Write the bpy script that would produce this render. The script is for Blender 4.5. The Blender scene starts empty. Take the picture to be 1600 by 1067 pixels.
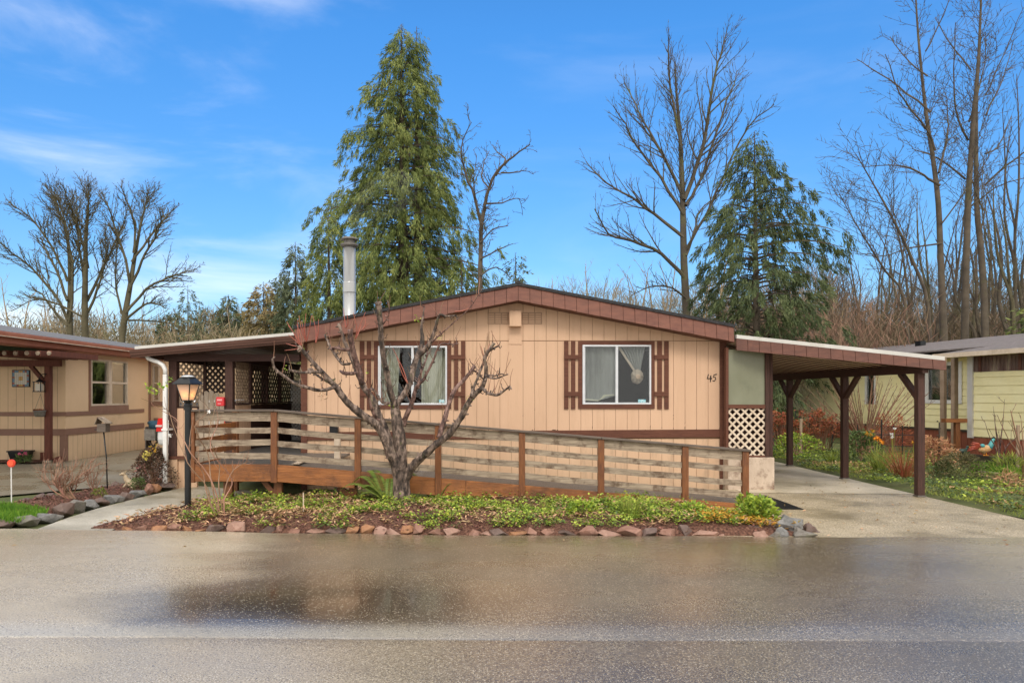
import bpy, bmesh, math, random
import numpy as np
from mathutils import Vector, Matrix
random.seed(7); RNG = np.random.default_rng(11)
R = math.radians
scene = bpy.context.scene
COL = scene.collection
F = 1100.0; CX = 765.0; HY = 617.0; EYE = 1.6          # photo pixels of a 1600 px wide picture
def W(px, py, Y):                                      # point at distance Y
    return Vector(((px-CX)/F*Y, Y, EYE+(HY-py)/F*Y))
def G(px, py, z=0.0):                                  # point on the ground
    Y = F*(EYE-z)/(py-HY)
    return Vector(((px-CX)/F*Y, Y, z))
def ZZ(py, Y): return EYE+(HY-py)/F*Y
def XX(px, Y): return (px-CX)/F*Y
U = random.uniform

# ---------------------------------------------------------------- objects
def tag(o, label=None, cat=None, group=None, kind=None):
    if label: o['label'] = label
    if cat: o['category'] = cat
    if group: o['group'] = group
    if kind: o['kind'] = kind
    return o
def wloc(o):
    v = Vector((0, 0, 0))
    while o is not None:
        v += o.location; o = o.parent
    return v
def thing(name, loc, label, cat, group=None, rz=0):
    o = bpy.data.objects.new(name, None); COL.objects.link(o)
    o.location = loc; o.rotation_euler = (0, 0, rz); o.empty_display_size = .2
    return tag(o, label, cat, group)

class MB:
    def __init__(s): s.v = []; s.f = []
    def poly(s, pts):
        n = len(s.v); s.v += [tuple(p) for p in pts]; s.f.append(tuple(range(n, n+len(pts))))
    def box(s, x0, x1, y0, y1, z0, z1):
        if x0 > x1: x0, x1 = x1, x0
        if y0 > y1: y0, y1 = y1, y0
        if z0 > z1: z0, z1 = z1, z0
        n = len(s.v)
        s.v += [(x0,y0,z0),(x1,y0,z0),(x1,y1,z0),(x0,y1,z0),(x0,y0,z1),(x1,y0,z1),(x1,y1,z1),(x0,y1,z1)]
        s.f += [tuple(n+i for i in q) for q in ((0,3,2,1),(4,5,6,7),(0,1,5,4),(1,2,6,5),(2,3,7,6),(3,0,4,7))]
    def hexa(s, p):                                   # 8 points, bottom 4 ccw then top 4
        n = len(s.v); s.v += [tuple(q) for q in p]
        s.f += [tuple(n+i for i in q) for q in ((0,3,2,1),(4,5,6,7),(0,1,5,4),(1,2,6,5),(2,3,7,6),(3,0,4,7))]
    def pbox(s, px0, px1, py0, py1, Y, th=.03):       # board whose front face is at Y, size given on the photo
        s.box(XX(px0, Y), XX(px1, Y), Y, Y+th, ZZ(py1, Y), ZZ(py0, Y))
    def bar(s, a, b, w, h, up=(0, 0, 1)):             # rectangular bar from a to b
        a = Vector(a); b = Vector(b); d = (b-a).normalized(); up = Vector(up)
        side = d.cross(up)
        if side.length < 1e-5: side = d.cross(Vector((0, 1, 0)))
        side.normalize(); u = side.cross(d).normalized()
        side *= w/2; u *= h/2
        s.hexa([a-side-u, a+side-u, b+side-u, b-side-u, a-side+u, a+side+u, b+side+u, b-side+u])
    def tube(s, pts, rad, n=5, cap=True):
        pts = [Vector(p) for p in pts]
        if not hasattr(rad, '__len__'): rad = [rad]*len(pts)
        base = len(s.v); ref = None
        for i, p in enumerate(pts):
            d = pts[min(i+1, len(pts)-1)]-pts[max(i-1, 0)]
            if d.length < 1e-9: d = Vector((0, 0, 1))
            d.normalize()
            if ref is None: ref = Vector((1, 0, 0)) if abs(d.x) < .8 else Vector((0, 1, 0))
            a = (ref-d*ref.dot(d))
            if a.length < 1e-6: a = d.orthogonal()
            a.normalize(); ref = a; b = d.cross(a); r = rad[i]
            for k in range(n):
                t = 2*math.pi*k/n
                q = p+a*(r*math.cos(t))+b*(r*math.sin(t)); s.v.append((q.x, q.y, q.z))
        for i in range(len(pts)-1):
            o = base+i*n
            for k in range(n):
                s.f.append((o+k, o+(k+1) % n, o+n+(k+1) % n, o+n+k))
        if cap:
            s.f.append(tuple(base+n-1-k for k in range(n)))
            o = base+(len(pts)-1)*n; s.f.append(tuple(o+k for k in range(n)))
    def cyl(s, x, y, z0, z1, r0, r1=None, n=16):
        s.tube([(x, y, z0), (x, y, z1)], [r0, r0 if r1 is None else r1], n)
    def lathe(s, x, y, prof, n=20):
        base = len(s.v)
        for r, z in prof:
            for k in range(n):
                t = 2*math.pi*k/n; s.v.append((x+r*math.cos(t), y+r*math.sin(t), z))
        for i in range(len(prof)-1):
            o = base+i*n
            for k in range(n): s.f.append((o+k, o+(k+1) % n, o+n+(k+1) % n, o+n+k))
        s.f.append(tuple(base+n-1-k for k in range(n)))
        o = base+(len(prof)-1)*n; s.f.append(tuple(o+k for k in range(n)))
    def ell(s, c, r, n=10, m=7, rot=None, jit=0):
        base = len(s.v); c = Vector(c)
        for i in range(m+1):
            ph = math.pi*i/m
            for k in range(n):
                t = 2*math.pi*k/n
                p = Vector((r[0]*math.sin(ph)*math.cos(t), r[1]*math.sin(ph)*math.sin(t), r[2]*math.cos(ph)))
                if rot: p = rot @ p
                if jit: p *= 1+U(-jit, jit)
                p += c; s.v.append((p.x, p.y, p.z))
        for i in range(m):
            o = base+i*n
            for k in range(n): s.f.append((o+k, o+n+k, o+n+(k+1) % n, o+(k+1) % n))
    def prism(s, pts, y0, y1):                        # polygon (x,z) extruded along y
        n = len(s.v); k = len(pts)
        s.v += [(x, y0, z) for x, z in pts]+[(x, y1, z) for x, z in pts]
        s.f.append(tuple(n+i for i in range(k))); s.f.append(tuple(n+2*k-1-i for i in range(k)))
        for i in range(k): s.f.append((n+i, n+k+i, n+k+(i+1) % k, n+(i+1) % k))
    def build(s, name, mat, parent=None, smooth=False, bevel=0, local=False, **kw):
        me = bpy.data.meshes.new(name)
        o = bpy.data.objects.new(name, me); COL.objects.link(o)
        v = np.array(s.v, dtype=np.float64).reshape(-1, 3)
        if parent is not None:
            if not local: v = v-np.array(wloc(parent))
            o.parent = parent
        else:
            lo = v.min(0); hi = v.max(0); c = (lo+hi)/2; c[2] = lo[2]
            v = v-c; o.location = tuple(c)
        me.from_pydata(v.tolist(), [], s.f)
        ms = mat if isinstance(mat, (list, tuple)) else [mat]
        for m in ms: me.materials.append(m)
        bm = bmesh.new(); bm.from_mesh(me)
        bmesh.ops.recalc_face_normals(bm, faces=bm.faces); bm.to_mesh(me); bm.free()
        if smooth: me.polygons.foreach_set('use_smooth', [True]*len(me.polygons))
        me.update()
        if bevel:
            b = o.modifiers.new('bevel', 'BEVEL'); b.width = bevel; b.segments = 2; b.limit_method = 'ANGLE'
        if kw: tag(o, kw.get('label'), kw.get('cat'), kw.get('group'), kw.get('kind'))
        return o
def struct(name, mb, mat, **kw): return mb.build(name, mat, kind='structure', **kw)

def quads_obj(name, V, mat, parent=None, smooth=False, **kw):     # V: (N,4,3) array
    V = np.asarray(V, dtype=np.float32); N = len(V)
    me = bpy.data.meshes.new(name); o = bpy.data.objects.new(name, me); COL.objects.link(o)
    v = V.reshape(-1, 3).astype(np.float64)
    if parent is not None: v = v-np.array(wloc(parent)); o.parent = parent
    else:
        lo = v.min(0); hi = v.max(0); c = (lo+hi)/2; c[2] = lo[2]; v = v-c; o.location = tuple(c)
    me.vertices.add(4*N); me.vertices.foreach_set('co', v.astype(np.float32).ravel())
    me.loops.add(4*N); me.loops.foreach_set('vertex_index', np.arange(4*N, dtype=np.int32))
    me.polygons.add(N); me.polygons.foreach_set('loop_start', np.arange(0, 4*N, 4, dtype=np.int32))
    me.polygons.foreach_set('loop_total', np.full(N, 4, dtype=np.int32))
    me.materials.append(mat); me.update(); me.validate()
    tag(o, kw.get('label'), kw.get('cat'), kw.get('group'), kw.get('kind'))
    return o
def leaves(P, D, L, Wd, tw=None, bend=0.15):
    """P base points, D unit directions, L lengths, Wd widths -> diamond leaf quads"""
    P = np.asarray(P, float); D = np.asarray(D, float); N = len(P)
    L = np.broadcast_to(np.asarray(L, float), (N,))[:, None]; Wd = np.broadcast_to(np.asarray(Wd, float), (N,))[:, None]
    D = D/np.maximum(np.linalg.norm(D, axis=1, keepdims=True), 1e-6)
    A = RNG.normal(size=(N, 3)) if tw is None else np.asarray(tw, float)+RNG.normal(size=(N, 3))*.25
    S = np.cross(D, A); S /= np.maximum(np.linalg.norm(S, axis=1, keepdims=True), 1e-6)
    Nn = np.cross(S, D)
    mid = P+D*L*.45+Nn*L*bend
    return np.stack([P, mid+S*Wd/2, P+D*L, mid-S*Wd/2], axis=1)

# ---------------------------------------------------------------- materials
def nodes(name):
    m = bpy.data.materials.new(name); m.use_nodes = True
    nt = m.node_tree; return m, nt, nt.nodes, nt.links, nt.nodes['Principled BSDF']
def ramp(ns, stops, interp='LINEAR'):
    r = ns.new('ShaderNodeValToRGB'); cr = r.color_ramp; cr.interpolation = interp
    while len(cr.elements) < len(stops): cr.elements.new(.5)
    for e, (p, c) in zip(cr.elements, stops):
        e.position = p; e.color = (c[0], c[1], c[2], 1) if hasattr(c, '__len__') else (c, c, c, 1)
    return r
def noise(ns, ls, vec, scale, detail=5, rough=.6):
    n = ns.new('ShaderNodeTexNoise'); n.inputs['Scale'].default_value = scale
    n.inputs['Detail'].default_value = detail; n.inputs['Roughness'].default_value = rough
    ls.new(vec, n.inputs['Vector']); return n
def mapped(ns, ls, stretch=(1, 1, 1), coord='Object', geo=False):
    mp = ns.new('ShaderNodeMapping'); mp.inputs['Scale'].default_value = stretch
    if geo: g = ns.new('ShaderNodeNewGeometry'); ls.new(g.outputs['Position'], mp.inputs['Vector'])
    else: t = ns.new('ShaderNodeTexCoord'); ls.new(t.outputs[coord], mp.inputs['Vector'])
    return mp.outputs['Vector']
def mixc(ns, ls, fac, a, b, mode='MIX'):
    m = ns.new('ShaderNodeMix'); m.data_type = 'RGBA'; m.blend_type = mode
    for key, val in ((0, fac), (6, a), (7, b)):
        if hasattr(val, 'is_linked'): ls.new(val, m.inputs[key])
        else: m.inputs[key].default_value = val if key == 0 else (*val, 1)
    return m.outputs[2]
def mat(name, stops, scale=4, rough=.7, bump=.2, bscale=30, stretch=(1, 1, 1), metal=0, spec=.4, detail=6,
        dirt=None, dscale=3, dlo=.55, dhi=.75, geo=False, sss=0, rvar=0, isl=0, dstretch=(1, 1, 1)):
    m, nt, ns, ls, b = nodes(name)
    vec = mapped(ns, ls, stretch, geo=geo)
    if not isinstance(stops[0], (list, tuple)): stops = [(0, stops), (1, stops)]
    n = noise(ns, ls, vec, scale, detail)
    if len(stops) == 2 and stops[0][0] == 0: stops = [(.32, stops[0][1]), (.68, stops[1][1])]
    r = ramp(ns, stops); ls.new(n.outputs['Fac'], r.inputs['Fac']); c = r.outputs['Color']
    if isl:                                            # each leaf / stem a little different
        g = ns.new('ShaderNodeNewGeometry')
        mr = ns.new('ShaderNodeMapRange'); mr.inputs[3].default_value = 1-isl; mr.inputs[4].default_value = 1+isl
        ls.new(g.outputs['Random Per Island'], mr.inputs[0])
        hv = ns.new('ShaderNodeHueSaturation'); ls.new(c, hv.inputs['Color']); ls.new(mr.outputs[0], hv.inputs['Value'])
        mr2 = ns.new('ShaderNodeMapRange'); mr2.inputs[3].default_value = .5+isl*.06; mr2.inputs[4].default_value = .5-isl*.06
        ls.new(g.outputs['Random Per Island'], mr2.inputs[0]); ls.new(mr2.outputs[0], hv.inputs['Hue'])
        c = hv.outputs['Color']
    if dirt:
        dv = mapped(ns, ls, dstretch, geo=geo)
        d = noise(ns, ls, dv, dscale, 8, .7); dr = ramp(ns, [(dlo, 0.0), (dhi, 1.0)]); ls.new(d.outputs['Fac'], dr.inputs['Fac'])
        c = mixc(ns, ls, dr.outputs['Color'], c, dirt)
    ls.new(c, b.inputs['Base Color'])
    b.inputs['Roughness'].default_value = rough; b.inputs['Metallic'].default_value = metal
    b.inputs['Specular IOR Level'].default_value = spec
    if rvar:
        rr = ramp(ns, [(.35, max(0, rough-rvar)), (.65, min(1, rough+rvar))]); ls.new(n.outputs['Fac'], rr.inputs['Fac'])
        ls.new(rr.outputs['Color'], b.inputs['Roughness'])
    if bump:
        bn = noise(ns, ls, vec, bscale, 6); bp = ns.new('ShaderNodeBump'); bp.inputs['Strength'].default_value = bump
        bp.inputs['Distance'].default_value = .02; ls.new(bn.outputs['Fac'], bp.inputs['Height']); ls.new(bp.outputs['Normal'], b.inputs['Normal'])
    if sss:
        b.inputs['Transmission Weight'].default_value = 0
        tr = ns.new('ShaderNodeBsdfTranslucent'); ls.new(c, tr.inputs['Color'])
        mx = ns.new('ShaderNodeMixShader'); mx.inputs[0].default_value = sss
        ls.new(b.outputs[0], mx.inputs[1]); ls.new(tr.outputs[0], mx.inputs[2])
        ls.new(mx.outputs[0], ns['Material Output'].inputs['Surface'])
    return m
def wood(name, a, b, stretch, rough=.75, dirt=None, bump=.5, dlo=.55, dhi=.72, scale=6, dscale=2.5):
    return mat(name, [(.3, a), (.7, b)], scale=scale, stretch=stretch, rough=rough, bump=bump, bscale=12, dirt=dirt, dscale=dscale, dlo=dlo, dhi=dhi)
M = {}
M['siding'] = mat('siding_tan', [(0, (.575, .365, .232)), (1, (.65, .425, .277))], scale=1.3, rough=.62, bump=.12, bscale=60, stretch=(1, 1, .25), dirt=(.44, .28, .17), dscale=1.6, dlo=.52, dhi=.95, dstretch=(5, 5, .45))
M['siding_low'] = mat('siding_tan_skirting', [(0, (.58, .375, .235)), (1, (.67, .45, .29))], scale=1.6, rough=.66, bump=.12, bscale=60, stretch=(1, 1, .25), dirt=(.30, .21, .14), dscale=1.7, dlo=.50, dhi=.9, dstretch=(4, 4, .8))
M['vent_dark'] = mat('vent_shadow', (.36, .23, .145), bump=0)
M['groove'] = mat('groove_shadow', (.30, .18, .10), bump=0)
M['trim'] = wood('trim_brown', (.095, .033, .019), (.145, .053, .029), (.5, 1, 6), dirt=(.07, .025, .017))
M['fascia'] = mat('fascia_redbrown', [(0, (.135, .052, .035)), (1, (.20, .078, .050))], scale=3, rough=.6, bump=.35, bscale=25, stretch=(1.5, 1.5, 6), dirt=(.12, .04, .028), dscale=2)
M['fascia_dark'] = mat('fascia_darkbrown', [(0, (.095, .038, .026)), (1, (.16, .062, .040))], scale=3, rough=.6, bump=.35, bscale=25, stretch=(1.5, 1.5, 6), dirt=(.07, .03, .022), dscale=2)
M['gutter'] = mat('gutter_brown', [(0, (.075, .034, .024)), (1, (.13, .060, .044))], scale=3, rough=.45, bump=.1, stretch=(.5, 1, 8), dirt=(.05, .028, .02), dscale=2)
M['post_dark'] = wood('post_darkbrown', (.036, .017, .012), (.085, .036, .025), (7, 7, .6), dirt=(.14, .08, .055), dlo=.6, dhi=.75)
M['beam_dark'] = wood('beam_darkbrown', (.035, .015, .011), (.06, .025, .018), (1, 1, 5))
M['shingle'] = mat('roof_shingle_grey', [(.3, (.10, .10, .105)), (.7, (.20, .195, .20))], scale=14, rough=.9, bump=.6, bscale=60)
M['shingle_dark'] = mat('roof_shingle_black', [(.3, (.012, .012, .014)), (.7, (.04, .038, .04))], scale=20, rough=.75, bump=.6, bscale=60)
M['white_metal'] = mat('roof_white_metal', [(0, (.50, .485, .45)), (1, (.60, .58, .54))], scale=2, rough=.4, bump=.05, dirt=(.45, .41, .35), dscale=1.6)
M['white_paint'] = mat('white_paint', [(0, (.66, .65, .62)), (1, (.78, .77, .74))], scale=5, rough=.4, bump=.05, dirt=(.5, .47, .42), dscale=4, dlo=.6, dhi=.85)
M['ceiling'] = mat('pan_ceiling_tan', [(0, (.50, .37, .25)), (1, (.60, .46, .32))], scale=2, rough=.55, bump=.05, dirt=(.35, .25, .16), dscale=1)
M['rail'] = wood('rail_weathered', (.18, .135, .095), (.46, .365, .265), (.8, 4, 9), dirt=(.13, .085, .055), dlo=.5, dhi=.62, scale=5, dscale=3.2)
M['rail_cap'] = wood('rail_cap', (.085, .062, .048), (.16, .125, .098), (.6, 4, 4))
M['stain'] = wood('stained_wood_horizontal', (.20, .070, .020), (.40, .150, .042), (.7, 3, 8), dirt=(.115, .045, .020), dlo=.45, dhi=.66, scale=4, dscale=1.8, rough=.5)
M['stain_v'] = wood('stained_wood_upright', (.12, .044, .016), (.26, .098, .032), (8, 8, .8), dirt=(.12, .045, .025), dlo=.5, dhi=.7, rough=.5)
M['deck'] = mat('deck_grey', [(0, (.085, .078, .072)), (1, (.14, .13, .12))], scale=8, rough=.42, bump=.5, bscale=90, stretch=(1, 1, 1))
M['lattice'] = mat('lattice_cream', [(0, (.56, .44, .32)), (1, (.70, .58, .45))], scale=5, rough=.65, bump=.1, dirt=(.4, .3, .2), dscale=3)
M['lattice_white'] = mat('lattice_white', [(0, (.60, .58, .54)), (1, (.72, .70, .66))], scale=5, rough=.6, bump=.1)
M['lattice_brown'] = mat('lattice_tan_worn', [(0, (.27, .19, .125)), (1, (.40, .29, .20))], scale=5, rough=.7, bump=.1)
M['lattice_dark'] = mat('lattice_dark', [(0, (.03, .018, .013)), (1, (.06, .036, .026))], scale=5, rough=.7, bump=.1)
M['block'] = mat('stained_skirting', [(.3, (.42, .32, .24)), (.7, (.62, .50, .39))], scale=2.4, stretch=(1.6, 1, .55), rough=.85, bump=.4, bscale=30, dirt=(.15, .085, .055), dscale=4, dlo=.50, dhi=.68)
M['frost'] = mat('frosted_panel', [(.3, (.17, .172, .108)), (.7, (.245, .248, .17))], scale=1.5, rough=.28, bump=.05, bscale=8, stretch=(1, 1, .5), dirt=(.14, .15, .10), dscale=2)
M['alu'] = mat('aluminium_frame', [(0, (.55, .56, .58)), (1, (.66, .67, .68))], scale=6, rough=.35, bump=.03, metal=.2)
M['steel'] = mat('galvanised_flue', [(.3, (.34, .34, .34)), (.7, (.52, .52, .51))], scale=1.6, rough=.32, bump=.10, bscale=5, metal=.55, stretch=(1, 1, .4), dirt=(.42, .40, .37), dscale=4, dlo=.6, dhi=.85)
M['steel_dark'] = mat('sooty_cap', [(.3, (.10, .09, .08)), (.7, (.22, .20, .18))], scale=9, rough=.6, metal=.3)
M['black_paint'] = mat('black_paint', [(.3, (.006, .007, .008)), (.7, (.014, .015, .016))], scale=6, rough=.38, bump=.1)
M['ink'] = mat('number_paint', (.012, .010, .010), rough=.5, bump=0)
M['ghost'] = mat('faded_number', (.66, .47, .31), rough=.7, bump=0)
M['rust'] = mat('black_mould', [(0, (.03, .018, .012)), (1, (.10, .05, .03))], rough=.9, bump=0)
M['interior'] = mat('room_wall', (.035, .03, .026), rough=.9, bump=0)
M['curtain_cream'] = mat('curtain_cream', [(0, (.62, .60, .46)), (1, (.74, .71, .57))], scale=2, rough=.9, bump=.1, sss=.3)
M['curtain_knot'] = mat('curtain_knot_fabric', [(0, (.42, .33, .25)), (1, (.62, .52, .42))], scale=6, rough=.9, bump=.3, sss=.2)
M['sheer'] = mat('sheer_curtain', [(.35, (.26, .26, .24)), (.65, (.52, .52, .49))], scale=2, rough=.9, bump=.2, sss=.4, stretch=(1, 1, .3))
M['sticker'] = mat('sticker_cyan', [(.45, (.12, .42, .50)), (.55, (.55, .68, .70))], scale=60, rough=.5, bump=0)
def glass_mat(name, tint=(.95, .97, .97), fac=.25, rough=.02):
    m, nt, ns, ls, b = nodes(name); ns.remove(b)
    t = ns.new('ShaderNodeBsdfTransparent'); t.inputs['Color'].default_value = (*tint, 1)
    g = ns.new('ShaderNodeBsdfGlossy'); g.inputs['Roughness'].default_value = rough; g.inputs['Color'].default_value = (1, 1, 1, 1)
    fr = ns.new('ShaderNodeFresnel'); fr.inputs['IOR'].default_value = 1.6
    ad = ns.new('ShaderNodeMath'); ad.operation = 'MULTIPLY_ADD'; ad.inputs[1].default_value = .5; ad.inputs[2].default_value = 0
    ls.new(fr.outputs[0], ad.inputs[0])
    mx = ns.new('ShaderNodeMixShader'); ls.new(ad.outputs[0], mx.inputs[0]); ls.new(t.outputs[0], mx.inputs[1]); ls.new(g.outputs[0], mx.inputs[2])
    ls.new(mx.outputs[0], ns['Material Output'].inputs['Surface']); return m
M['glass'] = glass_mat('window_glass')
M['lamp_glass'] = None
m, nt, ns, ls, b = nodes('lantern_glass')
b.inputs['Base Color'].default_value = (.62, .47, .40, 1); b.inputs['Roughness'].default_value = .35
tr = ns.new('ShaderNodeBsdfTranslucent'); tr.inputs['Color'].default_value = (.9, .72, .55, 1)
mx = ns.new('ShaderNodeMixShader'); mx.inputs[0].default_value = .45; ls.new(b.outputs[0], mx.inputs[1]); ls.new(tr.outputs[0], mx.inputs[2])
ls.new(mx.outputs[0], ns['Material Output'].inputs['Surface']); M['lamp_glass'] = m
m, nt, ns, ls, b = nodes('lit_bulb')
b.inputs['Base Color'].default_value = (1, .8, .5, 1); b.inputs['Emission Color'].default_value = (1, .55, .18, 1); b.inputs['Emission Strength'].default_value = 16
M['bulb'] = m
# neighbours
M['n_tan'] = mat('neighbour_tan', [(0, (.68, .475, .285)), (1, (.75, .53, .33))], scale=1.2, rough=.7, bump=.08, bscale=50, dirt=(.58, .40, .24), dscale=.8)
M['n_trim'] = mat('neighbour_trim', [(0, (.235, .125, .085)), (1, (.27, .15, .105))], rough=.65, bump=.1)
M['n_fascia'] = mat('neighbour_fascia', [(0, (.30, .105, .060)), (1, (.36, .135, .080))], rough=.55, bump=.1)
M['n_post'] = wood('neighbour_post', (.09, .027, .016), (.17, .052, .030), (9, 9, .7), dirt=(.35, .25, .2), dlo=.68, dhi=.74)
M['yellow'] = mat('yellow_lap', [(0, (.84, .75, .40)), (1, (.88, .81, .48))], scale=1.5, rough=.65, bump=.08, dirt=(.64, .58, .30), dscale=.9, dlo=.5, dhi=.85, dstretch=(1, 1, 2))
M['redskirt'] = mat('red_skirting', [(0, (.20, .060, .032)), (1, (.29, .090, .048))], scale=3, rough=.75, bump=.3, stretch=(1, 1, .4), dirt=(.13, .05, .03), dscale=2)
M['dark_ledge'] = mat('dark_ledge', (.055, .040, .028), rough=.7)
# ground
M['earth'] = mat('ground_moss', [(.3, (.055, .075, .020)), (.55, (.10, .11, .035)), (.75, (.085, .055, .03))], scale=1.6, rough=.95, bump=.8, bscale=25, geo=True)
M['mulch'] = mat('mulch', [(.35, (.045, .022, .014)), (.5, (.13, .056, .036)), (.65, (.23, .115, .075))], scale=38, rough=.9, bump=1, bscale=60, geo=True)
M['chip'] = mat('mulch_chip', [(0, (.10, .042, .028)), (1, (.30, .155, .10))], scale=9, rough=.8, bump=.3, isl=.5)
M['dead_leaf'] = mat('dead_leaf', [(0, (.32, .17, .07)), (1, (.66, .46, .26))], scale=6, rough=.85, bump=0, sss=.15, isl=.4)
M['yellow_leaf'] = mat('yellow_leaf', [(0, (.52, .36, .04)), (1, (.62, .30, .04))], scale=6, rough=.7, bump=0, sss=.25, isl=.3)
M['green_leaf'] = mat('groundcover_leaf', [(.3, (.17, .27, .03)), (.6, (.38, .50, .07)), (.75, (.60, .60, .12))], scale=3.5, rough=.55, bump=0, sss=.3, isl=.5)
M['dark_leaf'] = mat('dark_green_leaf', [(.3, (.07, .115, .03)), (.7, (.16, .22, .07))], scale=3, rough=.55, bump=0, sss=.2, isl=.4)
M['grass'] = mat('lawn_grass', [(.3, (.07, .19, .015)), (.7, (.17, .33, .025))], scale=1.5, rough=.7, bump=0, sss=.3, isl=.35)
M['moss'] = mat('mossy_grass', [(.3, (.15, .20, .03)), (.55, (.28, .34, .06)), (.75, (.33, .29, .12))], scale=1.1, rough=.75, bump=0, sss=.25, isl=.4)
M['drygrass'] = mat('dry_grass', [(.3, (.22, .15, .05)), (.7, (.42, .30, .12))], scale=3, rough=.8, bump=0, sss=.2, isl=.4)
M['rust_leaf'] = mat('rusty_dry_leaf', [(.3, (.22, .065, .028)), (.7, (.42, .15, .06))], scale=3, rough=.8, bump=0, sss=.2, isl=.4)
M['fern'] = mat('fern_green', [(.3, (.12, .19, .03)), (.7, (.24, .32, .06))], scale=3, rough=.6, bump=0, sss=.25, isl=.3)
M['twig_tan'] = mat('twig_tan', [(0, (.23, .12, .075)), (1, (.38, .23, .15))], scale=4, rough=.8, bump=0, isl=.3)
M['twig_red'] = mat('twig_red', [(0, (.17, .085, .05)), (1, (.30, .17, .10))], scale=4, rough=.7, bump=0, isl=.3)
M['flower_pink'] = mat('pink_petals', (.62, .12, .22), rough=.7, bump=0)
M['flower_white'] = mat('white_petals', (.8, .78, .75), rough=.7, bump=0)
M['flower_orange'] = mat('orange_petals', (.85, .33, .03), rough=.7, bump=0)
def rockmat(name, a, b, d): return mat(name, [(.3, a), (.7, b)], scale=7, rough=.62, bump=.7, bscale=22, dirt=d, dscale=5, dlo=.5, dhi=.7)
M['rock_red'] = rockmat('rock_red', (.22, .105, .070), (.36, .20, .145), (.14, .07, .05))
M['rock_pink'] = rockmat('rock_pink', (.26, .14, .10), (.40, .25, .19), (.26, .12, .085))
M['rock_dark'] = rockmat('rock_dark', (.10, .062, .050), (.20, .135, .11), (.06, .045, .04))
M['rock_orange'] = rockmat('rock_orange', (.28, .12, .05), (.40, .21, .11), (.16, .07, .04))
M['rock_grey'] = rockmat('rock_grey', (.10, .097, .092), (.27, .26, .245), (.045, .042, .038))
M['rock_slate'] = rockmat('rock_slate', (.12, .105, .09), (.24, .215, .185), (.10, .10, .05))
# bark, foliage
M['bark_fruit'] = mat('bark_fruit_tree', [(.38, (.026, .018, .014)), (.5, (.105, .072, .055)), (.62, (.29, .21, .165))], scale=16, rough=.7, bump=1.6, bscale=22, stretch=(1, 1, .45), dirt=(.17, .17, .06), dscale=6, dlo=.60, dhi=.72)
M['bark_pink'] = mat('bark_young', [(.38, (.045, .025, .02)), (.5, (.14, .075, .06)), (.62, (.29, .18, .15))], scale=18, rough=.65, bump=1, bscale=40, stretch=(1, 1, .6), dirt=(.09, .055, .04), dscale=9)
M['shoot'] = mat('red_shoots', [(0, (.30, .07, .05)), (1, (.46, .17, .12))], rough=.6, bump=0)
M['bark_grey'] = mat('bark_grey', [(.3, (.050, .040, .028)), (.7, (.115, .095, .068))], scale=3, rough=.9, bump=.5, stretch=(1, 1, .4), dirt=(.12, .13, .035), dscale=1.2, dlo=.52, dhi=.7)
M['bark_far'] = mat('bark_brown', [(.3, (.055, .042, .030)), (.7, (.125, .098, .070))], scale=2, rough=.9, bump=.3, dirt=(.10, .10, .035), dscale=.8, dlo=.55, dhi=.75)
M['bark_mossy'] = mat('bark_mossy', [(.3, (.065, .055, .030)), (.7, (.14, .12, .07))], scale=2, rough=.95, bump=.3)
M['bark_tan'] = mat('bark_tan', [(.3, (.24, .17, .095)), (.7, (.36, .27, .165))], scale=2, rough=.9, bump=.2)
M['brush_red'] = mat('brush_reddish', [(.3, (.17, .10, .062)), (.7, (.31, .20, .13))], scale=.5, rough=.9, bump=0, isl=.4)
M['brush_brown'] = mat('brush_brown', [(.3, (.13, .095, .055)), (.7, (.26, .19, .12))], scale=.3, rough=.9, bump=0, isl=.45)
M['brush_tan'] = mat('brush_tan', [(.3, (.19, .163, .115)), (.7, (.31, .27, .195))], scale=.3, rough=.9, bump=0, isl=.35)  # greyed so the colour carries some of the distance haze
M['cedar'] = mat('cedar_foliage', [(.34, (.075, .108, .028)), (.5, (.165, .205, .052)), (.64, (.29, .33, .10))], scale=.8, rough=.75, bump=0, sss=.28, isl=.4, detail=4, geo=True)
M['cedar_brown'] = mat('cedar_brown_tips', [(.3, (.10, .07, .025)), (.7, (.17, .125, .05))], scale=.8, rough=.8, bump=0, isl=.4)
M['fir'] = mat('fir_foliage', [(.3, (.055, .078, .032)), (.6, (.110, .145, .055)), (.72, (.21, .235, .11))], scale=.7, rough=.75, bump=0, sss=.2, isl=.4, detail=4, geo=True)
M['fir_far'] = mat('fir_far_foliage', [(.3, (.085, .115, .058)), (.7, (.17, .195, .105))], scale=.7, rough=.8, bump=0, sss=.15, isl=.3, detail=4, geo=True)
M['ginger'] = mat('ginger_foliage', [(.3, (.22, .18, .07)), (.7, (.36, .27, .12))], scale=.5, rough=.8, bump=0, isl=.3, geo=True)
M['brush_olive'] = mat('brush_olive', [(.3, (.12, .115, .045)), (.7, (.25, .22, .11))], scale=.3, rough=.9, bump=0, isl=.35)
M['brush_ginger'] = mat('brush_ginger', [(.3, (.20, .155, .085)), (.7, (.33, .26, .155))], scale=.4, rough=.9, bump=0, isl=.35)
M['hill'] = mat('hill_wood', [(.3, (.10, .10, .065)), (.5, (.17, .15, .10)), (.7, (.24, .20, .14))], scale=.16, rough=1, bump=1, bscale=1.5, geo=True, detail=10)

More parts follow.
